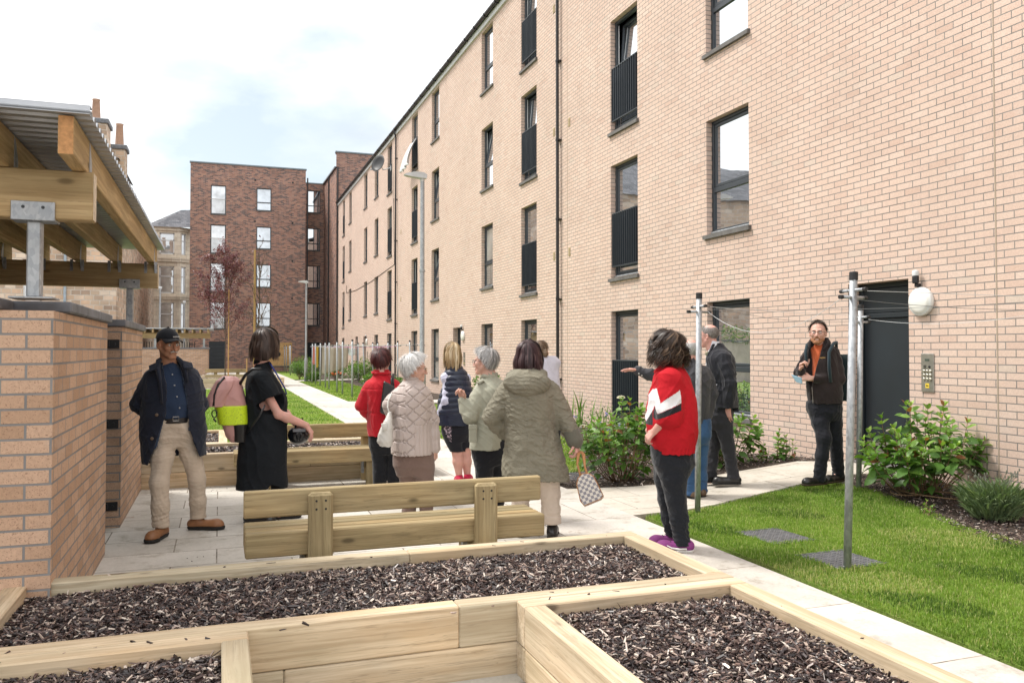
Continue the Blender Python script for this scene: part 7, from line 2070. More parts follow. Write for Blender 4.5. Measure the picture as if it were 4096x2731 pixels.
F = Fld((-.45, -.4, .55), (.1, .1, 1.15), .006); F.stack([(.695, -.257, -.17, .052, .05), (.742, -.266, -.17, .07, .075), (.846, -.253, -.17, .055, .085), (.926, -.234, -.16, .032, .07), (.983, -.227, -.15, .013, .04)], 0, n=2.6)
bo = shell('bag_body', wb, F, plain('white_leather', (.60, .585, .55), .45, var=.05, bump=.15, bscale=30), lambda P: folds(P, 52, .006))
m = MB(); c_ = (-.267, -.26, .871); m.obox(c_, (.022, 0, .004), (0, .006, 0), (-.004, 0, .03), .003); m.tube([(-.231, -.15, .973), (-.246, -.12, 1.027), (-.242, -.1, 1.072), (-.21, -.08, 1.141)], .008, 6); m.build('bag_strap', bo.data.materials[0], bo, True)

# ---- 5: blonde woman in a navy padded gilet
LOC = (2.560, 9.012, 0.060); AZ = 0.2768
p = Person('blonde woman in a navy padded gilet and cropped leggings', LOC, AZ, hs=.98)
J, Rb = stand(.95, -8, .165)
J['sh_r'] = (.062, .04, 1.185); J['sh_l'] = (-.142, -.04, 1.196); J['el_r'] = (.125, .14, .925); J['el_l'] = (-.141, -.1, .94); J['wr_r'] = (.055, .24, .777); J['wr_l'] = (-.217, -.04, .798); J['neck'] = (-.069, 0, 1.333); J['pelvis'] = (-.031, 0, .688)
J['hip_l'] = (-.092, -.03, .614); J['kn_l'] = (-.023, -.03, .346); J['an_l'] = (0, -.03, .078); J['toe_l'] = (-.011, .1, .004)
J['hip_r'] = (.039, .04, .607); J['kn_r'] = (.074, .04, .337); J['an_r'] = (.093, .04, .067); J['toe_r'] = (.109, .17, -.007)
p.head((-.088, 0, 1.474), -38, 0)
p.body(J, M['skin_pink'], h=.006, bare=(0, -.012, 0))
p.eyes(); 
hair(p, hair_mat('hair_blonde', [(0, (.22, .125, .055)), (.5, (.50, .36, .19)), (1, (.80, .70, .52))]), 'bob', 2000, 5, .014, (1.02, 1.6, 2.1), drop=-.165, w=.004, rx=.96, wave=.08)
sv = fabric('pale_shirt_sleeve', (.52, .53, .66), .06, .6, (9, 9, 12))
F = Fld((-.45, -.4, .7), (.45, .45, 1.5), .0065)
for q in 'rl': sleeve(F, J, q, [.066, .063, .057, .050, .043], .02)
F.cone(J['sh_l'], J['sh_r'], .07, .07, .03)
shell('shirt', p.o, F, sv, lambda P: folds(P, 61, .0035, (9, 9, 22)))
nv = fabric('navy_padded_nylon', (.012, .018, .040), .10, .15, (9, 9, 20), .05, .42, .0, .45)
F = Fld((-.45, -.38, .6), (.45, .4, 1.55), .006)
F.stack([(.665, -.063, 0, .175, .165), (.795, -.062, 0, .185, .165), (.933, -.052, 0, .186, .165), (1.072, -.031, 0, .169, .16), (1.179, -.032, 0, .147, .15), (1.256, -.042, 0, .127, .12), (1.31, -.058, 0, .096, .085), (1.348, -.069, 0, .08, .068), (1.382, -.069, 0, .074, .062)], 0, .14, n=2.3)
a_ = np.asarray(J['sh_l'], float); F.ell(a_ + (-.075, -.02, -.04), (.06, .08, .11), .01, 's')
shell('gilet', p.o, F, nv, lambda P: (-.006 + .012 * np.abs(np.sin(np.pi * (P[:, 2] + .10 * np.abs(P[:, 0])) / .062)) ** .55) * (P[:, 2] > (-1.298, 0, .795)[2]) + folds(P, 62, .003))
lg = fabric('black_lycra', (.012, .013, .018), .1, .15); pat = NT('speckled_panel'); pv_ = pat.ramp(pat.noise(pat.obj(), 42, 3, .7), [(.46, (.025, .02, .03)), (.54, (.45, .36, .42))], 'CONSTANT'); pat.b(Base_Color=pv_, Roughness=.7)
pl_ = [(-.189, .665), (-.081, .665), (-.091, .491), (-.115, .496)]
trousers(p, J, [lg, pat.m], (.100, .090, .066, .060, .06), hem=((.085, .04, .407)[2], (-.023, -.03, .369)[2]), waist=(.155, .13), seed=7, h=.008, fold=.0015, name='cropped_leggings', matfn=lambda C, N_: (in_poly(C[:, [0, 2]], pl_) & (C[:, 1] < .02)).astype(int))
for q in 'rl': shoe(p, J['an_' + q], J['toe_' + q], fabric('red_trainer', (.42, .012, .05), .1, .2), plain('white_sole', (.6, .6, .58), .6))

# ---- 6: grey haired woman in a sage jacket, fist raised
LOC = (2.317, 7.136, 0.060); AZ = 0.3140
p = Person('grey haired woman with dark glasses in a sage green jacket, one fist raised', LOC, AZ, hs=.99)
J, Rb = stand(.89, -32, .17)
J['sh_r'] = (.095, .12, 1.19); J['sh_l'] = (-.097, -.06, 1.179); J['el_r'] = (.145, .12, .94); J['el_l'] = (-.178, -.12, .919); J['wr_r'] = (.039, .2, .833); J['wr_l'] = (-.244, -.08, 1.052); J['neck'] = (-.012, 0, 1.281); J['pelvis'] = (.001, 0, .678)
J['hip_l'] = (-.054, -.04, .633); J['kn_l'] = (-.054, -.04, .364); J['an_l'] = (-.051, -.04, .082); J['toe_l'] = (-.105, .06, .007)
J['hip_r'] = (.05, .05, .623); J['kn_r'] = (.056, .05, .35); J['an_r'] = (.063, .05, .065); J['toe_r'] = (.013, .15, -.011)
p.head((-.046, 0, 1.407), -74, -2)
p.body(J, M['skin_fair'], h=.005, nose=.92, hands={'l': ((-.2, .05, 1), (-.55, -.6, .2), (.7, -.5, 0), 1.25, .1, 1.2)})
p.eyes((.05, .05, .05), (.35, .33, .32)); p.glasses(plain('dark_frame', (.02, .02, .03), .3), rnd=.0215, tall=.0185)
hair(p, hair_mat('hair_grey', [(0, (.16, .155, .155)), (.5, (.38, .37, .365)), (1, (.66, .65, .64))]), 'short', 1700, 6, .022, (.95, 1.52, 2.3), length=.10, w=.005)
sg = fabric('sage_cotton', (.335, .335, .265), .07, .55, (6, 6, 7))
F = Fld((-.45, -.42, .5), (.45, .42, 1.5), .0065)
F.stack([(.619, -.016, 0, .162, .185), (.703, -.008, 0, .159, .18), (.826, .006, 0, .153, .165), (.949, .017, 0, .15, .165), (1.072, .023, 0, .16, .17), (1.158, .02, 0, .153, .16), (1.208, .017, 0, .121, .12), (1.251, .003, 0, .078, .085), (1.288, -.005, 0, .063, .066), (1.312, -.005, 0, .058, .062)], 0, .55, n=2.3)
for q in 'rl': sleeve(F, J, q, [.072, .070, .062, .054, .047], .03)
co = shell('jacket', p.o, F, sg, lambda P: folds(P, 71, .006))
collar(p, co, [(-.061, -.05, 1.281), (-.076, 0, 1.259), (-.049, .07, 1.289), (.019, .06, 1.305), (.057, 0, 1.291), (.025, -.055, 1.271), (-.024, -.066, 1.271), (-.061, -.05, 1.281)], .017, sg)
m = MB(); c_ = (-.153, -.185, .771); m.obox(c_, (.035, 0, 0), (0, .010, 0), (0, 0, .075), .006); m.obox((c_[0], c_[1] - .006, c_[2] + .06), (.037, 0, 0), (0, .009, 0), (0, 0, .022), .006); m.build('pocket', sg, co)
m = MB(); c_ = (-.09, -.1, 1.226); m.obox(c_, (.035, 0, .012), (0, .02, 0), (-.004, 0, .006), .004); m.build('epaulette', sg, co)
trousers(p, J, fabric('black_trousers', (.012, .013, .017)), (.10, .09, .076, .068, .066), hem=.05, waist=(.16, .14), seed=8, h=.009)
for q in 'rl': shoe(p, J['an_' + q], J['toe_' + q], M['shoe_black'], M['sole_black'])

# ---- 7: woman in an olive parka
LOC = (2.403, 6.257, 0.060); AZ = 0.3667
p = Person('woman in a long olive hooded parka and rolled beige trousers, back to the camera', LOC, AZ, hs=1.0)
J, Rb = stand(.93, 5, .18)
J['sh_r'] = (.154, 0, 1.216); J['sh_l'] = (-.234, 0, 1.205); J['el_r'] = (.242, 0, .981); J['el_l'] = (-.341, -.02, .966); J['wr_r'] = (.329, -.05, .783); J['wr_l'] = (-.257, .1, .823); J['neck'] = (-.039, 0, 1.35); J['pelvis'] = (-.023, 0, .668)
J['hip_l'] = (-.095, .06, .605); J['kn_l'] = (-.106, .06, .338); J['an_l'] = (-.109, .06, .058); J['toe_l'] = (-.114, .21, -.017)
J['hip_r'] = (.093, -.02, .615); J['kn_r'] = (.133, -.02, .352); J['an_r'] = (.148, -.02, .075); J['toe_r'] = (.157, .13, .001)
p.head((-.039, .02, 1.458), 12, 0)
p.body(J, M['skin_pink'], h=.0055, hands={'r': ((.25, -.05, -1), (-.9, .3, -.2), (.1, -1, 0), .85, .1, 1.0)})
hair(p, hair_mat('hair_plum_brown', [(0, (.022, .010, .012)), (.6, (.065, .030, .034)), (1, (.19, .11, .10))]), 'bob', 2300, 7, .018, (1.0, 1.6, 2.0), drop=-.120, rx=1.02, w=.0042, flare=.018, wave=.06)
ol = fabric('olive_parka', (.205, .19, .145), .09, .95, (8, 8, 13), sheen=.0)
F = Fld((-.52, -.42, .35), (.56, .42, 1.52), .0065)
F.stack([(.437, .014, 0, .277, .215), (.558, .003, 0, .266, .21), (.657, -.002, 0, .252, .2), (.778, -.013, 0, .23, .19), (.899, -.023, 0, .215, .175), (1.031, -.039, 0, .215, .175), (1.141, -.038, 0, .224, .175), (1.218, -.039, 0, .217, .155), (1.273, -.047, 0, .168, .12), (1.317, -.05, 0, .105, .085), (1.355, -.046, 0, .087, .072), (1.392, -.045, 0, .081, .068)], 0, -.08, n=2.3)
sleeve(F, J, 'l', [.082, .078, .070, .060, .052], .035); sleeve(F, J, 'r', [.082, .078, .068, .062, .060], .035)
F.carve(lambda X, Y, Z: Z - ((-.518, 0, .494)[2] - .10 * np.clip(X + .1, 0, .5)), lo=(-.52, -.42, .35), hi=(.40, .42, .75))
w_ = np.asarray(J['wr_r'], float); e_ = np.asarray(J['el_r'], float); d_ = (w_ - e_) / np.linalg.norm(w_ - e_); c_ = w_ - d_ * .005
F.op(lambda X, Y, Z: np.maximum(-((X - c_[0]) * d_[0] + (Y - c_[1]) * d_[1] + (Z - c_[2]) * d_[2]), np.sqrt((X - c_[0]) ** 2 + (Y - c_[1]) ** 2 + (Z - c_[2]) ** 2) - .1), c_ - .12, c_ + .12, 0, 's')
def crinkle(P): return folds(P, 81, .006, (10, 10, 12)) + folds(P, 82, .005, (14, 14, 40)) - .004 * np.exp(-((P[:, 2] - (-.518, 0, .897)[2]) / .006) ** 2) - .003 * np.exp(-((P[:, 0] - (-.058, 0, 1.713)[0]) / .005) ** 2) * (P[:, 1] < 0)
co = shell('parka', p.o, F, ol, crinkle)
F = Fld((-.4, -.45, 1.0), (.45, .2, 1.5), .006)
F.ell((-.054, -.13, 1.25), (.19, .085, .10), 0); F.ell((-.07, -.165, 1.204), (.105, .05, .065), .04); F.ell((-.055, -.06, 1.308), (.165, .09, .07), .04); F.ell((-.05, .02, 1.294), (.10, .09, .12), .02, 's')
shell('hood', co, F, ol, lambda P: folds(P, 84, .007, (10, 10, 16)))
F = Fld((.2, -.25, .6), (.62, .25, 1.1), .006); F.cone(c_ - d_ * .055, c_ + d_ * .004, .066, .068, 0); shell('turned_cuff', co, F, fabric('olive_lining', (.12, .115, .09), .1, .5))
be = fabric('pale_beige_trousers', (.54, .45, .375), .06, .5, (7, 7, 9))
trousers(p, J, be, (.105, .098, .080, .070, .066), hem=.125, waist=(.17, .14), seed=9, h=.008, fold=.006)
for q in 'rl':
    F = Fld(np.asarray(J['an_' + q]) - .12, np.asarray(J['an_' + q]) + np.array([.12, .12, .25]), .006); a = np.asarray(J['an_' + q], float); k = np.asarray(J['kn_' + q], float); d = (k - a) / np.linalg.norm(k - a)
    F.cone(a + d * .02, a + d * .095, .074, .076, 0); F.carve(lambda X, Y, Z: Z - .118); F.carve(lambda X, Y, Z: .182 - Z); shell('trouser_turn_up', p.o, F, be, lambda P: folds(P, 88, .003))
for q in 'rl': shoe(p, J['an_' + q], J['toe_' + q], M['shoe_black'], M['sole_black'])
# chequered handbag hanging from her hand
cb = p.held('handbag', 'white and grey chequered handbag with tan handles, held by the woman in the parka', 'handbag')
ck = NT('chequer_canvas'); gcv = ck.attr('gc').outputs['Vector']; ch = ck.n('TexChecker', {'Vector': gcv, 'Color1': (.62, .58, .53), 'Color2': (.23, .22, .25), 'Scale': 1.0}); ck.b(Base_Color=ch.outputs['Color'], Roughness=.5)
tanl = plain('tan_trim', (.42, .19, .07), .45, var=.1)
out = [(.339, -.16, .457), (.349, -.16, .505), (.381, -.16, .537), (.429, -.16, .542), (.47, -.16, .518), (.51, -.16, .441), (.547, -.16, .365), (.526, -.16, .339), (.397, -.16, .285), (.367, -.16, .323), (.343, -.16, .43)]
o0 = np.array(out); cx_ = o0.mean(0); ang = .32; Rg = np.array([[math.cos(ang), math.sin(ang)], [-math.sin(ang), math.cos(ang)]])
V = []; G = []
for y_, s_ in ((-.015, .93), (.0, 1.0), (.10, 1.02), (.14, .95)):
    for q in o0:
        d = (q - cx_) * s_; V.append(cx_ + d + np.array([.012 * (y_ > .05), y_, -.035 * max(0, y_) / .14])); uv = np.array([d[0], d[2]]) @ Rg.T; G.append((uv[0] / .0235 + 40.01, y_ / .0235 + 40.5 if abs(y_) > .02 and False else 40.5 + 0.0, uv[1] / .0235 + 40.01))
n_ = len(o0); q4 = np.array([[k * n_ + i, k * n_ + (i + 1) % n_, (k + 1) * n_ + (i + 1) % n_, (k + 1) * n_ + i] for k in range(3) for i in range(n_)])
G = np.array(G); G[2 * n_:, 1] += 3.0
mb_ = mk('bag_body', V, [q4, np.array([list(range(n_))[::-1]]), np.array([[3 * n_ + i for i in range(n_)]])], ck.m, cb, False, gc=G)
m = MB(); m.tube([q + np.array([0, -.004, 0]) for q in o0[[6, 5, 4, 3, 2, 1, 0, 10, 9, 8, 7, 6]]], .004, 6); m.build('bag_piping', tanl, mb_, True)
hd = np.array((.372, -.06, .686))
for k, dx in ((0, 0), (1, .012)):
    m = MB(); m.tube([(.367, -.165, .522), (.346, -.1, .604), hd + (-.02 + dx, -.01, .0), hd + (.0 + dx, 0, .012), hd + (.02 + dx, -.01, -.01), (.405, -.12, .585), (.42, -.165, .533)], .0085, 8); m.build('handle', tanl, cb, True)

# ---- 8: woman in a pale hoodie, mostly hidden
LOC = (3.503, 8.732, 0.060); AZ = 0.3815
p = Person('woman with a small hair bun in a pale lilac hoodie, mostly hidden behind the parka', LOC, AZ, hs=.98)
J, Rb = stand(.94, 18, .165)
J['el_r'] = (.073, 0, .992); J['sh_r'] = (.045, 0, 1.17); J['wr_r'] = (.093, .15, .827)
p.head((-.06, 0, 1.494), 35, 0)
J['neck'] = (-.048, 0, 1.355)
p.body(J, M['skin_fair'], h=.007)
hm_ = hair_mat('hair_light_brown', [(0, (.05, .028, .016)), (.6, (.14, .085, .05)), (1, (.32, .22, .13))])
hair(p, hm_, 'short', 900, 8, .012, (1.0, 1.6, 2.3), length=.11, w=.005)
F = Fld(np.array((-.007, -.05, 1.463)) - .1, np.array((-.007, -.05, 1.463)) + .1, .006); F.ell((-.007, -.09, 1.468), (.033, .032, .04), 0); F.ell((-.024, -.07, 1.502), (.03, .03, .03), .02)
Vb, Qb = F.mesh(); mk('hair_bun', Vb, [Qb], hm_, p.o, True, col=.5 + .5 * np.sin(Vb[:, 2] * 300))
F = Fld((-.42, -.36, .6), (.45, .38, 1.5), .0075)
F.stack([(.74, 0, 0, .17, .15), (.95, 0, 0, .165, .14), (1.15, .0, 0, .16, .14), (1.30, .0, 0, .15, .12), (1.38, .03, 0, .15, .10), (1.44, .03, 0, .08, .075)], 0, -.3, n=2.3)
for q in 'rl': sleeve(F, J, q, [.07, .066, .058, .052, .047], .03)
hd_ = fabric('lilac_hoodie', (.55, .53, .60), .06, .5); shell('hoodie', p.o, F, hd_, lambda P: folds(P, 91, .006))
trousers(p, J, fabric('black_trousers', (.012, .013, .017)), (.095, .085, .07, .062, .06), hem=.06, seed=10, h=.01)
for q in 'rl': shoe(p, J['an_' + q], J['toe_' + q], M['shoe_black'], M['sole_black'])

# ---- 9: curly haired woman in a red track jacket
LOC = (3.245, 5.503, 0.060); AZ = 0.5328
p = Person('curly haired woman in a red track jacket with white and black chevrons and purple trainers', LOC, AZ, hs=1.0)
J, Rb = stand(.95, -70, .17)
J['sh_l'] = (-.018, -.17, 1.286); J['sh_r'] = (-.055, .17, 1.286); J['el_l'] = (-.031, -.23, 1.03); J['el_r'] = (-.118, .22, 1.008); J['wr_l'] = (-.133, -.19, .914); J['wr_r'] = (-.189, .17, .881); J['neck'] = (-.032, 0, 1.368); J['pelvis'] = (-.013, 0, .77)
J['hip_l'] = (-.01, -.07, .716); J['kn_l'] = (.019, -.06, .399); J['an_l'] = (.061, -.05, .079); J['toe_l'] = (-.044, -.06, .021); J['hip_r'] = (-.051, .08, .696); J['kn_r'] = (-.039, .1, .371); J['an_r'] = (-.002, .14, .084); J['toe_r'] = (-.127, .1, .045)
p.head((-.048, 0, 1.511), -60, 0)
p.body(J, M['skin_pink'], h=.0055, hands={'l': ((-.7, .1, -.7), (.6, .6, -.4), (-.5, -.5, .6), .8, .1, .8, .88)})
p.eyes()
hair(p, hair_mat('hair_dark_curls', [(0, (.012, .008, .006)), (.65, (.050, .032, .024)), (.9, (.13, .085, .06)), (1, (.22, .15, .10))]), 'curly', 1000, 9, .026, (1.05, 1.6, 2.1), drop=-.110, rx=1.05, w=.0065, curl=.022, flare=.020)
redj = fabric('red_shell_suit', (.44, .010, .018), .10, .55, (6, 6, 6), sheen=0); whj = fabric('white_chevron', (.66, .65, .66), .05, .4); bkj = fabric('black_chevron', (.014, .014, .017), .1, .4)
F = Fld((-.45, -.48, .65), (.45, .45, 1.55), .0058)
F.stack([(.739, .009, 0, .154, .205), (.77, .01, 0, .158, .205), (.809, .005, 0, .168, .22), (.898, -.006, 0, .191, .235), (.999, -.011, 0, .193, .235), (1.127, -.006, 0, .182, .225), (1.216, -.007, 0, .163, .22), (1.292, -.008, 0, .138, .2), (1.337, -.014, 0, .116, .15), (1.375, -.019, 0, .093, .1), (1.407, -.017, 0, .078, .075)], 0, 0, n=2.35)
for q in 'rl':
    a, b, c = [np.asarray(J[x + q], float) for x in ('sh_', 'el_', 'wr_')]
    F.limb([a, a + (b - a) * .5, a + (b - a) * .88, b, b + (c - b) * .18], [.095, .100, .098, .088, .062], .03)
def chev(C, N_):
    P2 = C[:, [0, 2]]; mi = np.zeros(len(C), int); nr = C[:, 1] < .06
    wh = [(.051, 1.218), (.061, 1.127), (-.112, 1.045), (-.135, 1.099), (-.149, 1.063), (-.197, .98), (-.229, .984), (-.219, 1.05), (-.188, 1.127), (-.191, 1.162), (-.15, 1.218), (-.117, 1.226), (-.089, 1.124)]
    bk = [(.061, 1.124), (.059, 1.073), (-.125, .997), (-.145, 1.012), (-.145, 1.057), (-.132, 1.094), (-.112, 1.043)]; b2 = [(-.149, 1.063), (-.147, .955), (-.216, .955), (-.229, .982), (-.197, .979)]
    mi[in_poly(P2, wh) & nr] = 1; mi[(in_poly(P2, bk) | in_poly(P2, b2)) & nr] = 2
    return mi
ja = shell('track_jacket', p.o, F, [redj, whj, bkj], lambda P: folds(P, 101, .009, (8, 8, 7)) + .004 * np.sin(P[:, 0] * 150 + P[:, 1] * 150) * (P[:, 2] < (-.458, 0, .783)[2]) , chev)
collar(p, ja, [(-.107, -.06, 1.357), (-.125, 0, 1.343), (-.09, .07, 1.382), (0, .07, 1.399), (.066, 0, 1.396), (.025, -.07, 1.38), (-.05, -.085, 1.373), (-.107, -.06, 1.357)], .02, redj)
trousers(p, J, fabric('black_denim', (.012, .014, .019), .15, .6, (7, 7, 9)), (.112, .100, .078, .066, .064), hem=(.065, .05), waist=(.150, .160), seed=11, h=.0075, fold=.007, name='jeans', seat=(.02, 0))
for q in 'rl':
    s_ = shoe(p, J['an_' + q], J['toe_' + q], plain('purple_suede', (.20, .035, .17), .8, var=.12), plain('white_rubber', (.66, .65, .63), .55), name='trainer', L_=.27, w=.048)
    a = np.asarray(J['an_' + q], float); t = np.asarray(J['toe_' + q], float); d = t - a; d[2] = 0; d /= np.linalg.norm(d); n_ = np.array([d[1], -d[0], 0]); n_ *= np.sign(n_ @ (0, -1, 0))
    m = MB(); m.tube([a * (1, 1, 0) + d * u + n_ * (.046 + .003 * math.sin(i)) + np.array([0, 0, z]) for i, (u, z) in enumerate(((-.03, .035), (.03, .033), (.08, .04), (.115, .058)))], [.008, .008, .006, .003], 6); m.build('side_stripe', plain('white_rubber', (.66, .65, .63)), s_, True)
    m = MB()
    for k in range(4): m.tube([a * (1, 1, 0) + d * (.06 + .024 * k) - n_ * .022 + np.array([0, 0, .088 - .009 * k]), a * (1, 1, 0) + d * (.065 + .024 * k) + np.array([0, 0, .096 - .010 * k]), a * (1, 1, 0) + d * (.06 + .024 * k) + n_ * .022 + np.array([0, 0, .088 - .009 * k])], .0032, 5)
    m.build('lace', plain('dark_lace', (.05, .02, .05), .8), s_, True)

# ---- 10: older man pointing
LOC = (4.593, 7.391, 0.060); AZ = 0.5560
p = Person('older balding man in a grey jacket pointing with his left arm, behind the pole', LOC, AZ, hs=.99)
J, Rb = stand(.93, -30, .18)
J['sh_l'] = (-.102, -.05, 1.285); J['el_l'] = (-.334, -.04, 1.224); J['wr_l'] = (-.554, -.08, 1.296); J['sh_r'] = (.14, .08, 1.299); J['el_r'] = (.189, .08, 1.055); J['wr_r'] = (.14, .05, .831); J['neck'] = (-.025, 0, 1.408); J['pelvis'] = (.027, 0, .749)
J['hip_l'] = (-.025, -.05, .667); J['kn_l'] = (-.03, -.05, .376); J['an_l'] = (-.019, -.05, .076); J['toe_l'] = (-.086, .07, .003)
J['hip_r'] = (.067, .06, .657); J['kn_r'] = (.062, .06, .361); J['an_r'] = (.067, .06, .057); J['toe_r'] = (.01, .18, -.016)
p.head((-.03, 0, 1.508), -38, 2)
p.body(J, M['skin_pink'], h=.0055, hands={'l': ((-1, -.05, .15), (0, -.25, -1), (.1, -1, .2), .16, .55, .4)})
hair(p, hair_mat('hair_thin_grey', [(0, (.28, .27, .26)), (1, (.62, .61, .60))]), 'short', 800, 10, .008, (1.2, 1.62, 2.3), length=.06, w=.004, top_gap=1.0)
gj = fabric('grey_jacket', (.048, .048, .055), .10, .45)
F = Fld((-.78, -.36, .7), (.42, .38, 1.55), .0065)
F.stack([(.718, .037, 0, .105, .15), (.757, .036, 0, .117, .165), (.887, .038, 0, .127, .175), (1.059, .03, 0, .147, .17), (1.214, .026, 0, .154, .165), (1.301, .02, 0, .136, .14), (1.361, -.003, 0, .091, .1), (1.421, -.021, 0, .06, .068), (1.442, -.02, 0, .055, .064)], 0, .5, n=2.3)
sleeve(F, J, 'r', [.078, .074, .064, .056, .05], .03); sleeve(F, J, 'l', [.080, .075, .062, .055, .049], .03)
ja = shell('jacket', p.o, F, gj, lambda P: folds(P, 111, .007))
c_ = np.array((-.542, -.13, 1.267)); buttons(ja, [c_, c_ + (.03, 0, -.02)], .009, M['steel'])
trousers(p, J, fabric('blue_denim', (.035, .085, .18), .22, .4, (9, 9, 9)), (.098, .09, .078, .072, .074), hem=.035, waist=(.15, .13), seed=12, h=.009, name='jeans')
for q in 'rl': shoe(p, J['an_' + q], J['toe_' + q], plain('brown_shoe', (.10, .06, .035), .5), M['sole_black'])

# ---- 11: man in a dark suit jacket
LOC = (5.148, 7.725, 0.120); AZ = 0.5879
p = Person('smiling bald man with glasses in a dark suit jacket and lanyard, facing left', LOC, AZ, hs=1.03)
J = {'neck': (-.086, 0, 1.475), 'pelvis': (-.018, 0, .79), 'sh_l': (.048, -.15, 1.385), 'sh_r': (-.043, .17, 1.392), 'el_l': (.098, -.19, 1.09), 'el_r': (-.066, .2, 1.074), 'wr_l': (.077, -.15, .828), 'wr_r': (-.102, .16, .834),
     'hip_l': (.018, -.07, .723), 'hip_r': (-.05, .08, .711), 'kn_l': (.072, -.05, .412), 'kn_r': (-.079, .08, .416), 'an_l': (.122, -.02, .108), 'an_r': (-.123, .06, .041), 'toe_l': (-.024, -.05, .045), 'toe_r': (-.229, .02, -.026)}
p.head((-.123, 0, 1.608), -72, -6)
p.body(J, M['skin_pink'], h=.005, nose=1.12, jaw=1.1, hands={'l': ((-.05, 0, -1), (.5, .85, 0), (-1, 0, 0), .35, .2, .6)})
p.eyes((.05, .05, .06), (.25, .2, .18)); p.glasses(plain('dark_frame', (.02, .02, .03), .3))
hair(p, hair_mat('hair_cropped', [(0, (.12, .10, .09)), (1, (.36, .33, .31))]), 'buzz', 1100, 11, .003, (1.2, 1.75, 2.3), w=.004, top_gap=.85)
F = Fld((-.3, -.3, .9), (.35, .3, 1.62), .0065)
F.stack([(.827, -.014, 0, .114, .15), (1.228, -.014, 0, .142, .17), (1.393, -.028, 0, .128, .15), (1.457, -.062, 0, .071, .085), (1.517, -.069, 0, .059, .068), (1.546, -.064, 0, .055, .062)], 0, n=2.2)
shell('shirt', p.o, F, fabric('white_shirt', (.66, .67, .72), .04, .35), lambda P: folds(P, 121, .004))
F = Fld((-.42, -.42, .75), (.45, .42, 1.6), .0065)
F.stack([(.786, .039, 0, .149, .19), (.918, .037, 0, .145, .19), (1.082, .025, 0, .144, .18), (1.228, .004, 0, .16, .19), (1.365, -.009, 0, .161, .19), (1.438, -.018, 0, .122, .15), (1.484, -.026, .01, .075, .1), (1.524, -.027, .02, .047, .07)], 0, n=2.3)
for q in 'rl': sleeve(F, J, q, [.082, .078, .068, .060, .053], .03)
F.carve(lambda X, Y, Z: np.maximum(X - np.interp(Z, [(-1.178, 0, 1.137)[2], (-1.178, 0, 1.265)[2], (-1.178, 0, 1.448)[2]], [(-.183, 0, 1.995)[0], (-.104, 0, 1.995)[0], (-.06, 0, 1.995)[0]]), (np.abs(Y) - .075)), k=.004)
w_ = np.asarray(J['wr_l'], float); F.carve(lambda X, Y, Z: Z - w_[2] - .0, lo=(w_[0] - .08, w_[1] - .08, .5), hi=(w_[0] + .08, w_[1] + .08, w_[2] + .02))
su = fabric('charcoal_wool', (.022, .023, .029), .14, .4, (8, 8, 8))
ja = shell('suit_jacket', p.o, F, su, lambda P: folds(P, 122, .006))
m = MB(); m.tube([(-.1, -.1, 1.267), (-.127, -.105, 1.393), (-.078, -.075, 1.502), (-.028, 0, 1.535)], [.004, .016, .016, .012], 8); m.build('lapel', su, ja, True)
m = MB(); c_ = (0, -.188, 1.009); m.obox(c_, (.045, 0, 0), (0, .004, 0), (0, 0, .016), .003); m.build('pocket_flap', su, ja)
m = MB(); m.tube([(-.082, -.082, 1.502), (-.118, -.09, 1.393), (-.132, -.09, 1.267), (-.136, -.08, 1.194)], .005, 6); m.build('lanyard', plain('blue_lanyard', (.02, .04, .22), .6), p.o, True)
m = MB(); m.obox((-.136, -.09, 1.411), (.022, 0, .012), (0, .01, 0), (-.006, 0, .018), .005); m.tube([(-.109, -.09, 1.439), (-.073, -.085, 1.466), (-.031, -.06, 1.517)], .0025, 5); m.build('hanging_mask', fabric('green_grey_mask', (.25, .25, .17), .1, .3), p.o)
trousers(p, J, fabric('charcoal_trousers', (.030, .030, .035), .12, .45), (.096, .088, .074, .066, .066), hem=.06, waist=(.14, .15), seed=13, h=.008, fold=.006)
for q in 'rl': shoe(p, J['an_' + q], J['toe_' + q], M['shoe_black'], M['sole_black'], L_=.29)

# ---- 12: bearded man with a backpack walking towards us
LOC = (5.931, 7.087, 0.180); AZ = 0.6968
p = Person('bearded man in a brown jacket over an orange top, carrying a backpack past the doorway', LOC, AZ, hs=1.0)
J = {'neck': (-.001, 0, 1.441), 'pelvis': (.045, 0, .865), 'sh_r': (-.122, 0, 1.378), 'sh_l': (.167, .02, 1.388), 'el_r': (-.192, -.03, 1.149), 'el_l': (.191, -.02, 1.096), 'wr_r': (-.18, -.2, 1.168), 'wr_l': (-.078, -.2, 1.098),
     'hip_r': (-.032, 0, .782), 'hip_l': (.125, .02, .78), 'kn_r': (.041, -.12, .481), 'kn_l': (.152, .1, .457), 'an_r': (-.005, -.12, .12), 'an_l': (.174, .16, .132), 'toe_r': (-.123, -.22, .033), 'toe_l': (.094, .05, .059)}
p.head((-.013, -.03, 1.572), 186, 2)
p.body(J, M['skin_fair'], h=.005, jaw=1.1, hands={'r': ((.1, -.2, .9), (.85, -.4, .1), (.3, -.9, 0), 1.15, .1, 1.0), 'l': ((-1, -.15, .12), (0, .5, -.3), (0, .2, 1), .7, .1, .6)})
p.eyes((.06, .06, .06), (.16, .08, .05)); p.glasses(plain('dark_frame', (.02, .02, .03), .3))
F = Fld(p.hc - .16, p.hc + .16, .0045)
F.cone(p.H((-.05, .045, -.075)), p.H((-.012, .082, -.108)), .020, .020, .02); F.cone(p.H((.05, .045, -.075)), p.H((.012, .082, -.108)), .020, .020, .02); F.cone(p.H((-.012, .084, -.105)), p.H((.012, .084, -.105)), .02, .02, .01)
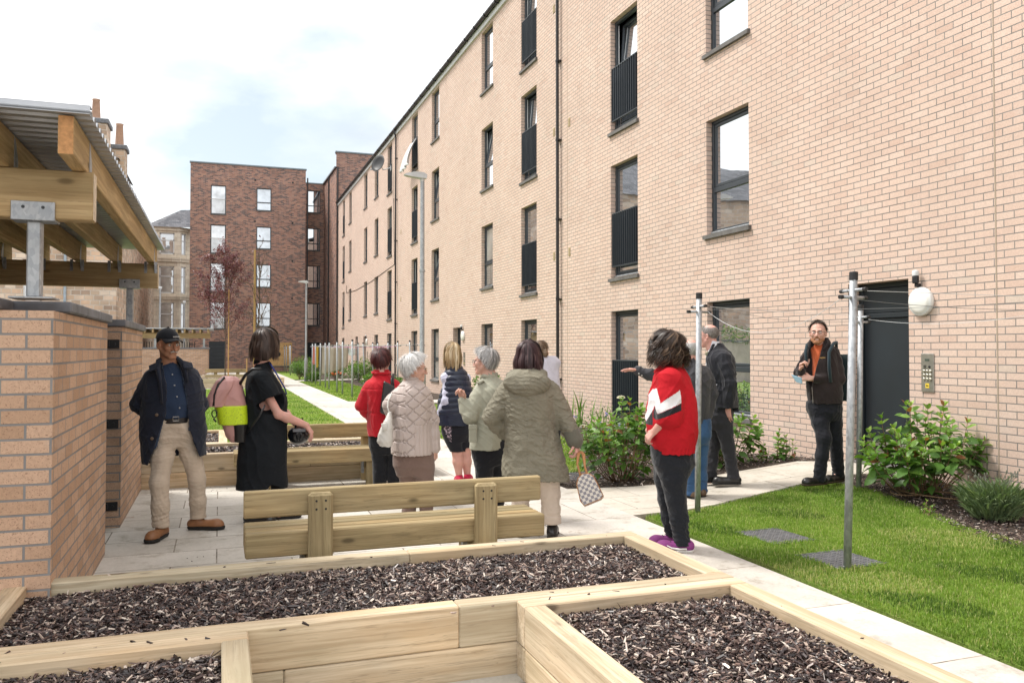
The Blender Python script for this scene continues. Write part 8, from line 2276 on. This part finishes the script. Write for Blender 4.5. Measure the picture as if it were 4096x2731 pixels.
for sx in (-1, 1): F.cone(p.H((sx * .004, .102, -.054)), p.H((sx * .028, .092, -.068)), .008, .006, .004); F.cone(p.H((sx * .028, .09, -.066)), p.H((sx * .022, .085, -.09)), .008, .009, .004)
V_, Q_ = F.mesh(); mk('beard', V_, [Q_], plain('ginger_beard', (.30, .13, .06), .8, var=.3, scale=60, bump=.5, bscale=260), p.o, True)
hair(p, hair_mat('hair_short_brown', [(0, (.03, .018, .012)), (1, (.15, .10, .07))]), 'short', 1000, 12, .012, (.80, 1.42, 2.0), length=.045, w=.0042)
F = Fld((-.3, -.32, .8), (.35, .3, 1.5), .0065); F.stack([(.855, .052, 0, .125, .13), (1.096, .045, -.005, .125, .14), (1.305, .033, 0, .113, .125), (1.388, .022, 0, .123, .1), (1.441, .006, 0, .073, .07), (1.461, .004, 0, .063, .062)], 0, n=2.2)
shell('orange_top', p.o, F, fabric('orange_tee', (.46, .10, .035), .1, .35), lambda P: folds(P, 131, .004))
F = Fld((-.42, -.42, .7), (.45, .4, 1.5), .0062)
F.stack([(.828, .058, 0, .167, .155), (.949, .052, 0, .178, .16), (1.095, .041, 0, .176, .16), (1.263, .031, 0, .167, .15), (1.367, .028, 0, .15, .13), (1.42, .024, 0, .125, .105), (1.472, .01, .01, .09, .075), (1.51, .009, .02, .085, .068)], 0, n=2.3)
for q in 'rl': sleeve(F, J, q, [.070, .066, .058, .050, .045], .025)
F.carve(lines_carve([(-.08, 1.514), (-.101, 1.367), (-.122, 1.221), (-.114, 1.054), (-.08, .995)], [(.045, 1.514), (.01, 1.367), (-.032, 1.221), (-.063, 1.054), (-.076, .995)], -.05), k=.004) if True else None
F.carve(lambda X, Y, Z: Z - (-.858, 0, .836)[2])
bj = fabric('dark_brown_softshell', (.024, .017, .017), .12, .4)
ja = shell('jacket', p.o, F, bj, lambda P: folds(P, 132, .006))
collar(p, ja, [(-.091, -.13, 1.405), (-.1, -.07, 1.461), (-.076, .02, 1.504), (.004, .06, 1.519), (.083, .02, 1.504), (.099, -.06, 1.467), (.041, -.13, 1.388)], [.008, .017, .016, .016, .016, .017, .008], bj)
m = MB(); m.tube([(-.074, -.178, 1.009), (-.066, -.172, .845)], .0035, 5); m.build('zip', M['steel'], ja)
c_ = np.array((.03, -.155, 1.314)); words('aspex', 'chest_logo', .024, plain('orange_thread', (.62, .36, .10), .6), ja, face_frame(c_ + (0, -.012, 0), (0.1, -1, .12), (0, 0, 1)))
trousers(p, J, fabric('black_trousers2', (.011, .012, .017), .12, .45), (.094, .084, .072, .064, .062), hem=(.035, .045), waist=(.155, .13), seed=14, h=.008, fold=.006)
for q in 'rl': shoe(p, J['an_' + q], J['toe_' + q], M['shoe_black'], plain('dark_brown_sole', (.05, .03, .02), .7), L_=.29)
bk_ = p.held('backpack', 'dark backpack on the shoulders of the bearded man', 'backpack')
F = Fld((-.3, -.1, .75), (.5, .5, 1.45), .007); F.stack([(.852, .177, .22, .157, .1), (.959, .179, .22, .18, .125), (1.174, .175, .22, .176, .12), (1.303, .165, .21, .155, .1), (1.345, .149, .2, .128, .07)], 0, n=3)
b_ = shell('bag_body', bk_, F, fabric('dark_green_nylon', (.012, .022, .024), .1, .4), lambda P: folds(P, 135, .006))
m = MB(); m.tube([(.106, -.155, 1.06), (.093, -.185, 1.225), (.094, -.165, 1.368), (.14, -.09, 1.461), (.168, .05, 1.472), (.169, .14, 1.367)], .017, 8); m.tube([(-.12, -.165, 1.224), (-.134, -.145, 1.368), (-.121, -.07, 1.446), (-.106, .05, 1.462)], .015, 8); m.build('shoulder_strap', fabric('strap_webbing', (.02, .035, .045), .1, .2), b_, True)
mk_ = p.held('face_mask', 'pale blue paper face mask in the hand of the bearded man', 'face mask')
V = []; nu_, nv_ = 12, 8
for j in range(nv_):
    for i in range(nu_):
        s_, t_ = i / (nu_ - 1), j / (nv_ - 1); a0 = np.array((-.274, -.27, 1.141)); a1 = np.array((-.173, -.25, 1.108)); b0 = np.array((-.224, -.26, 1.06)); b1 = np.array((-.167, -.24, 1.047))
        q = (a0 * (1 - s_) + a1 * s_) * (1 - t_) + (b0 * (1 - s_) + b1 * s_) * t_; V.append(q + (0, -.012 * math.sin(s_ * 3.1) + .004 * math.sin(t_ * 18), 0))
Q = np.array([[j * nu_ + i, j * nu_ + i + 1, (j + 1) * nu_ + i + 1, (j + 1) * nu_ + i] for j in range(nv_ - 1) for i in range(nu_ - 1)])
ms = mk('mask_sheet', V, [Q], fabric('blue_paper', (.38, .58, .72), .05, .2), mk_, True); ms.modifiers.new('t', 'SOLIDIFY').thickness = .003
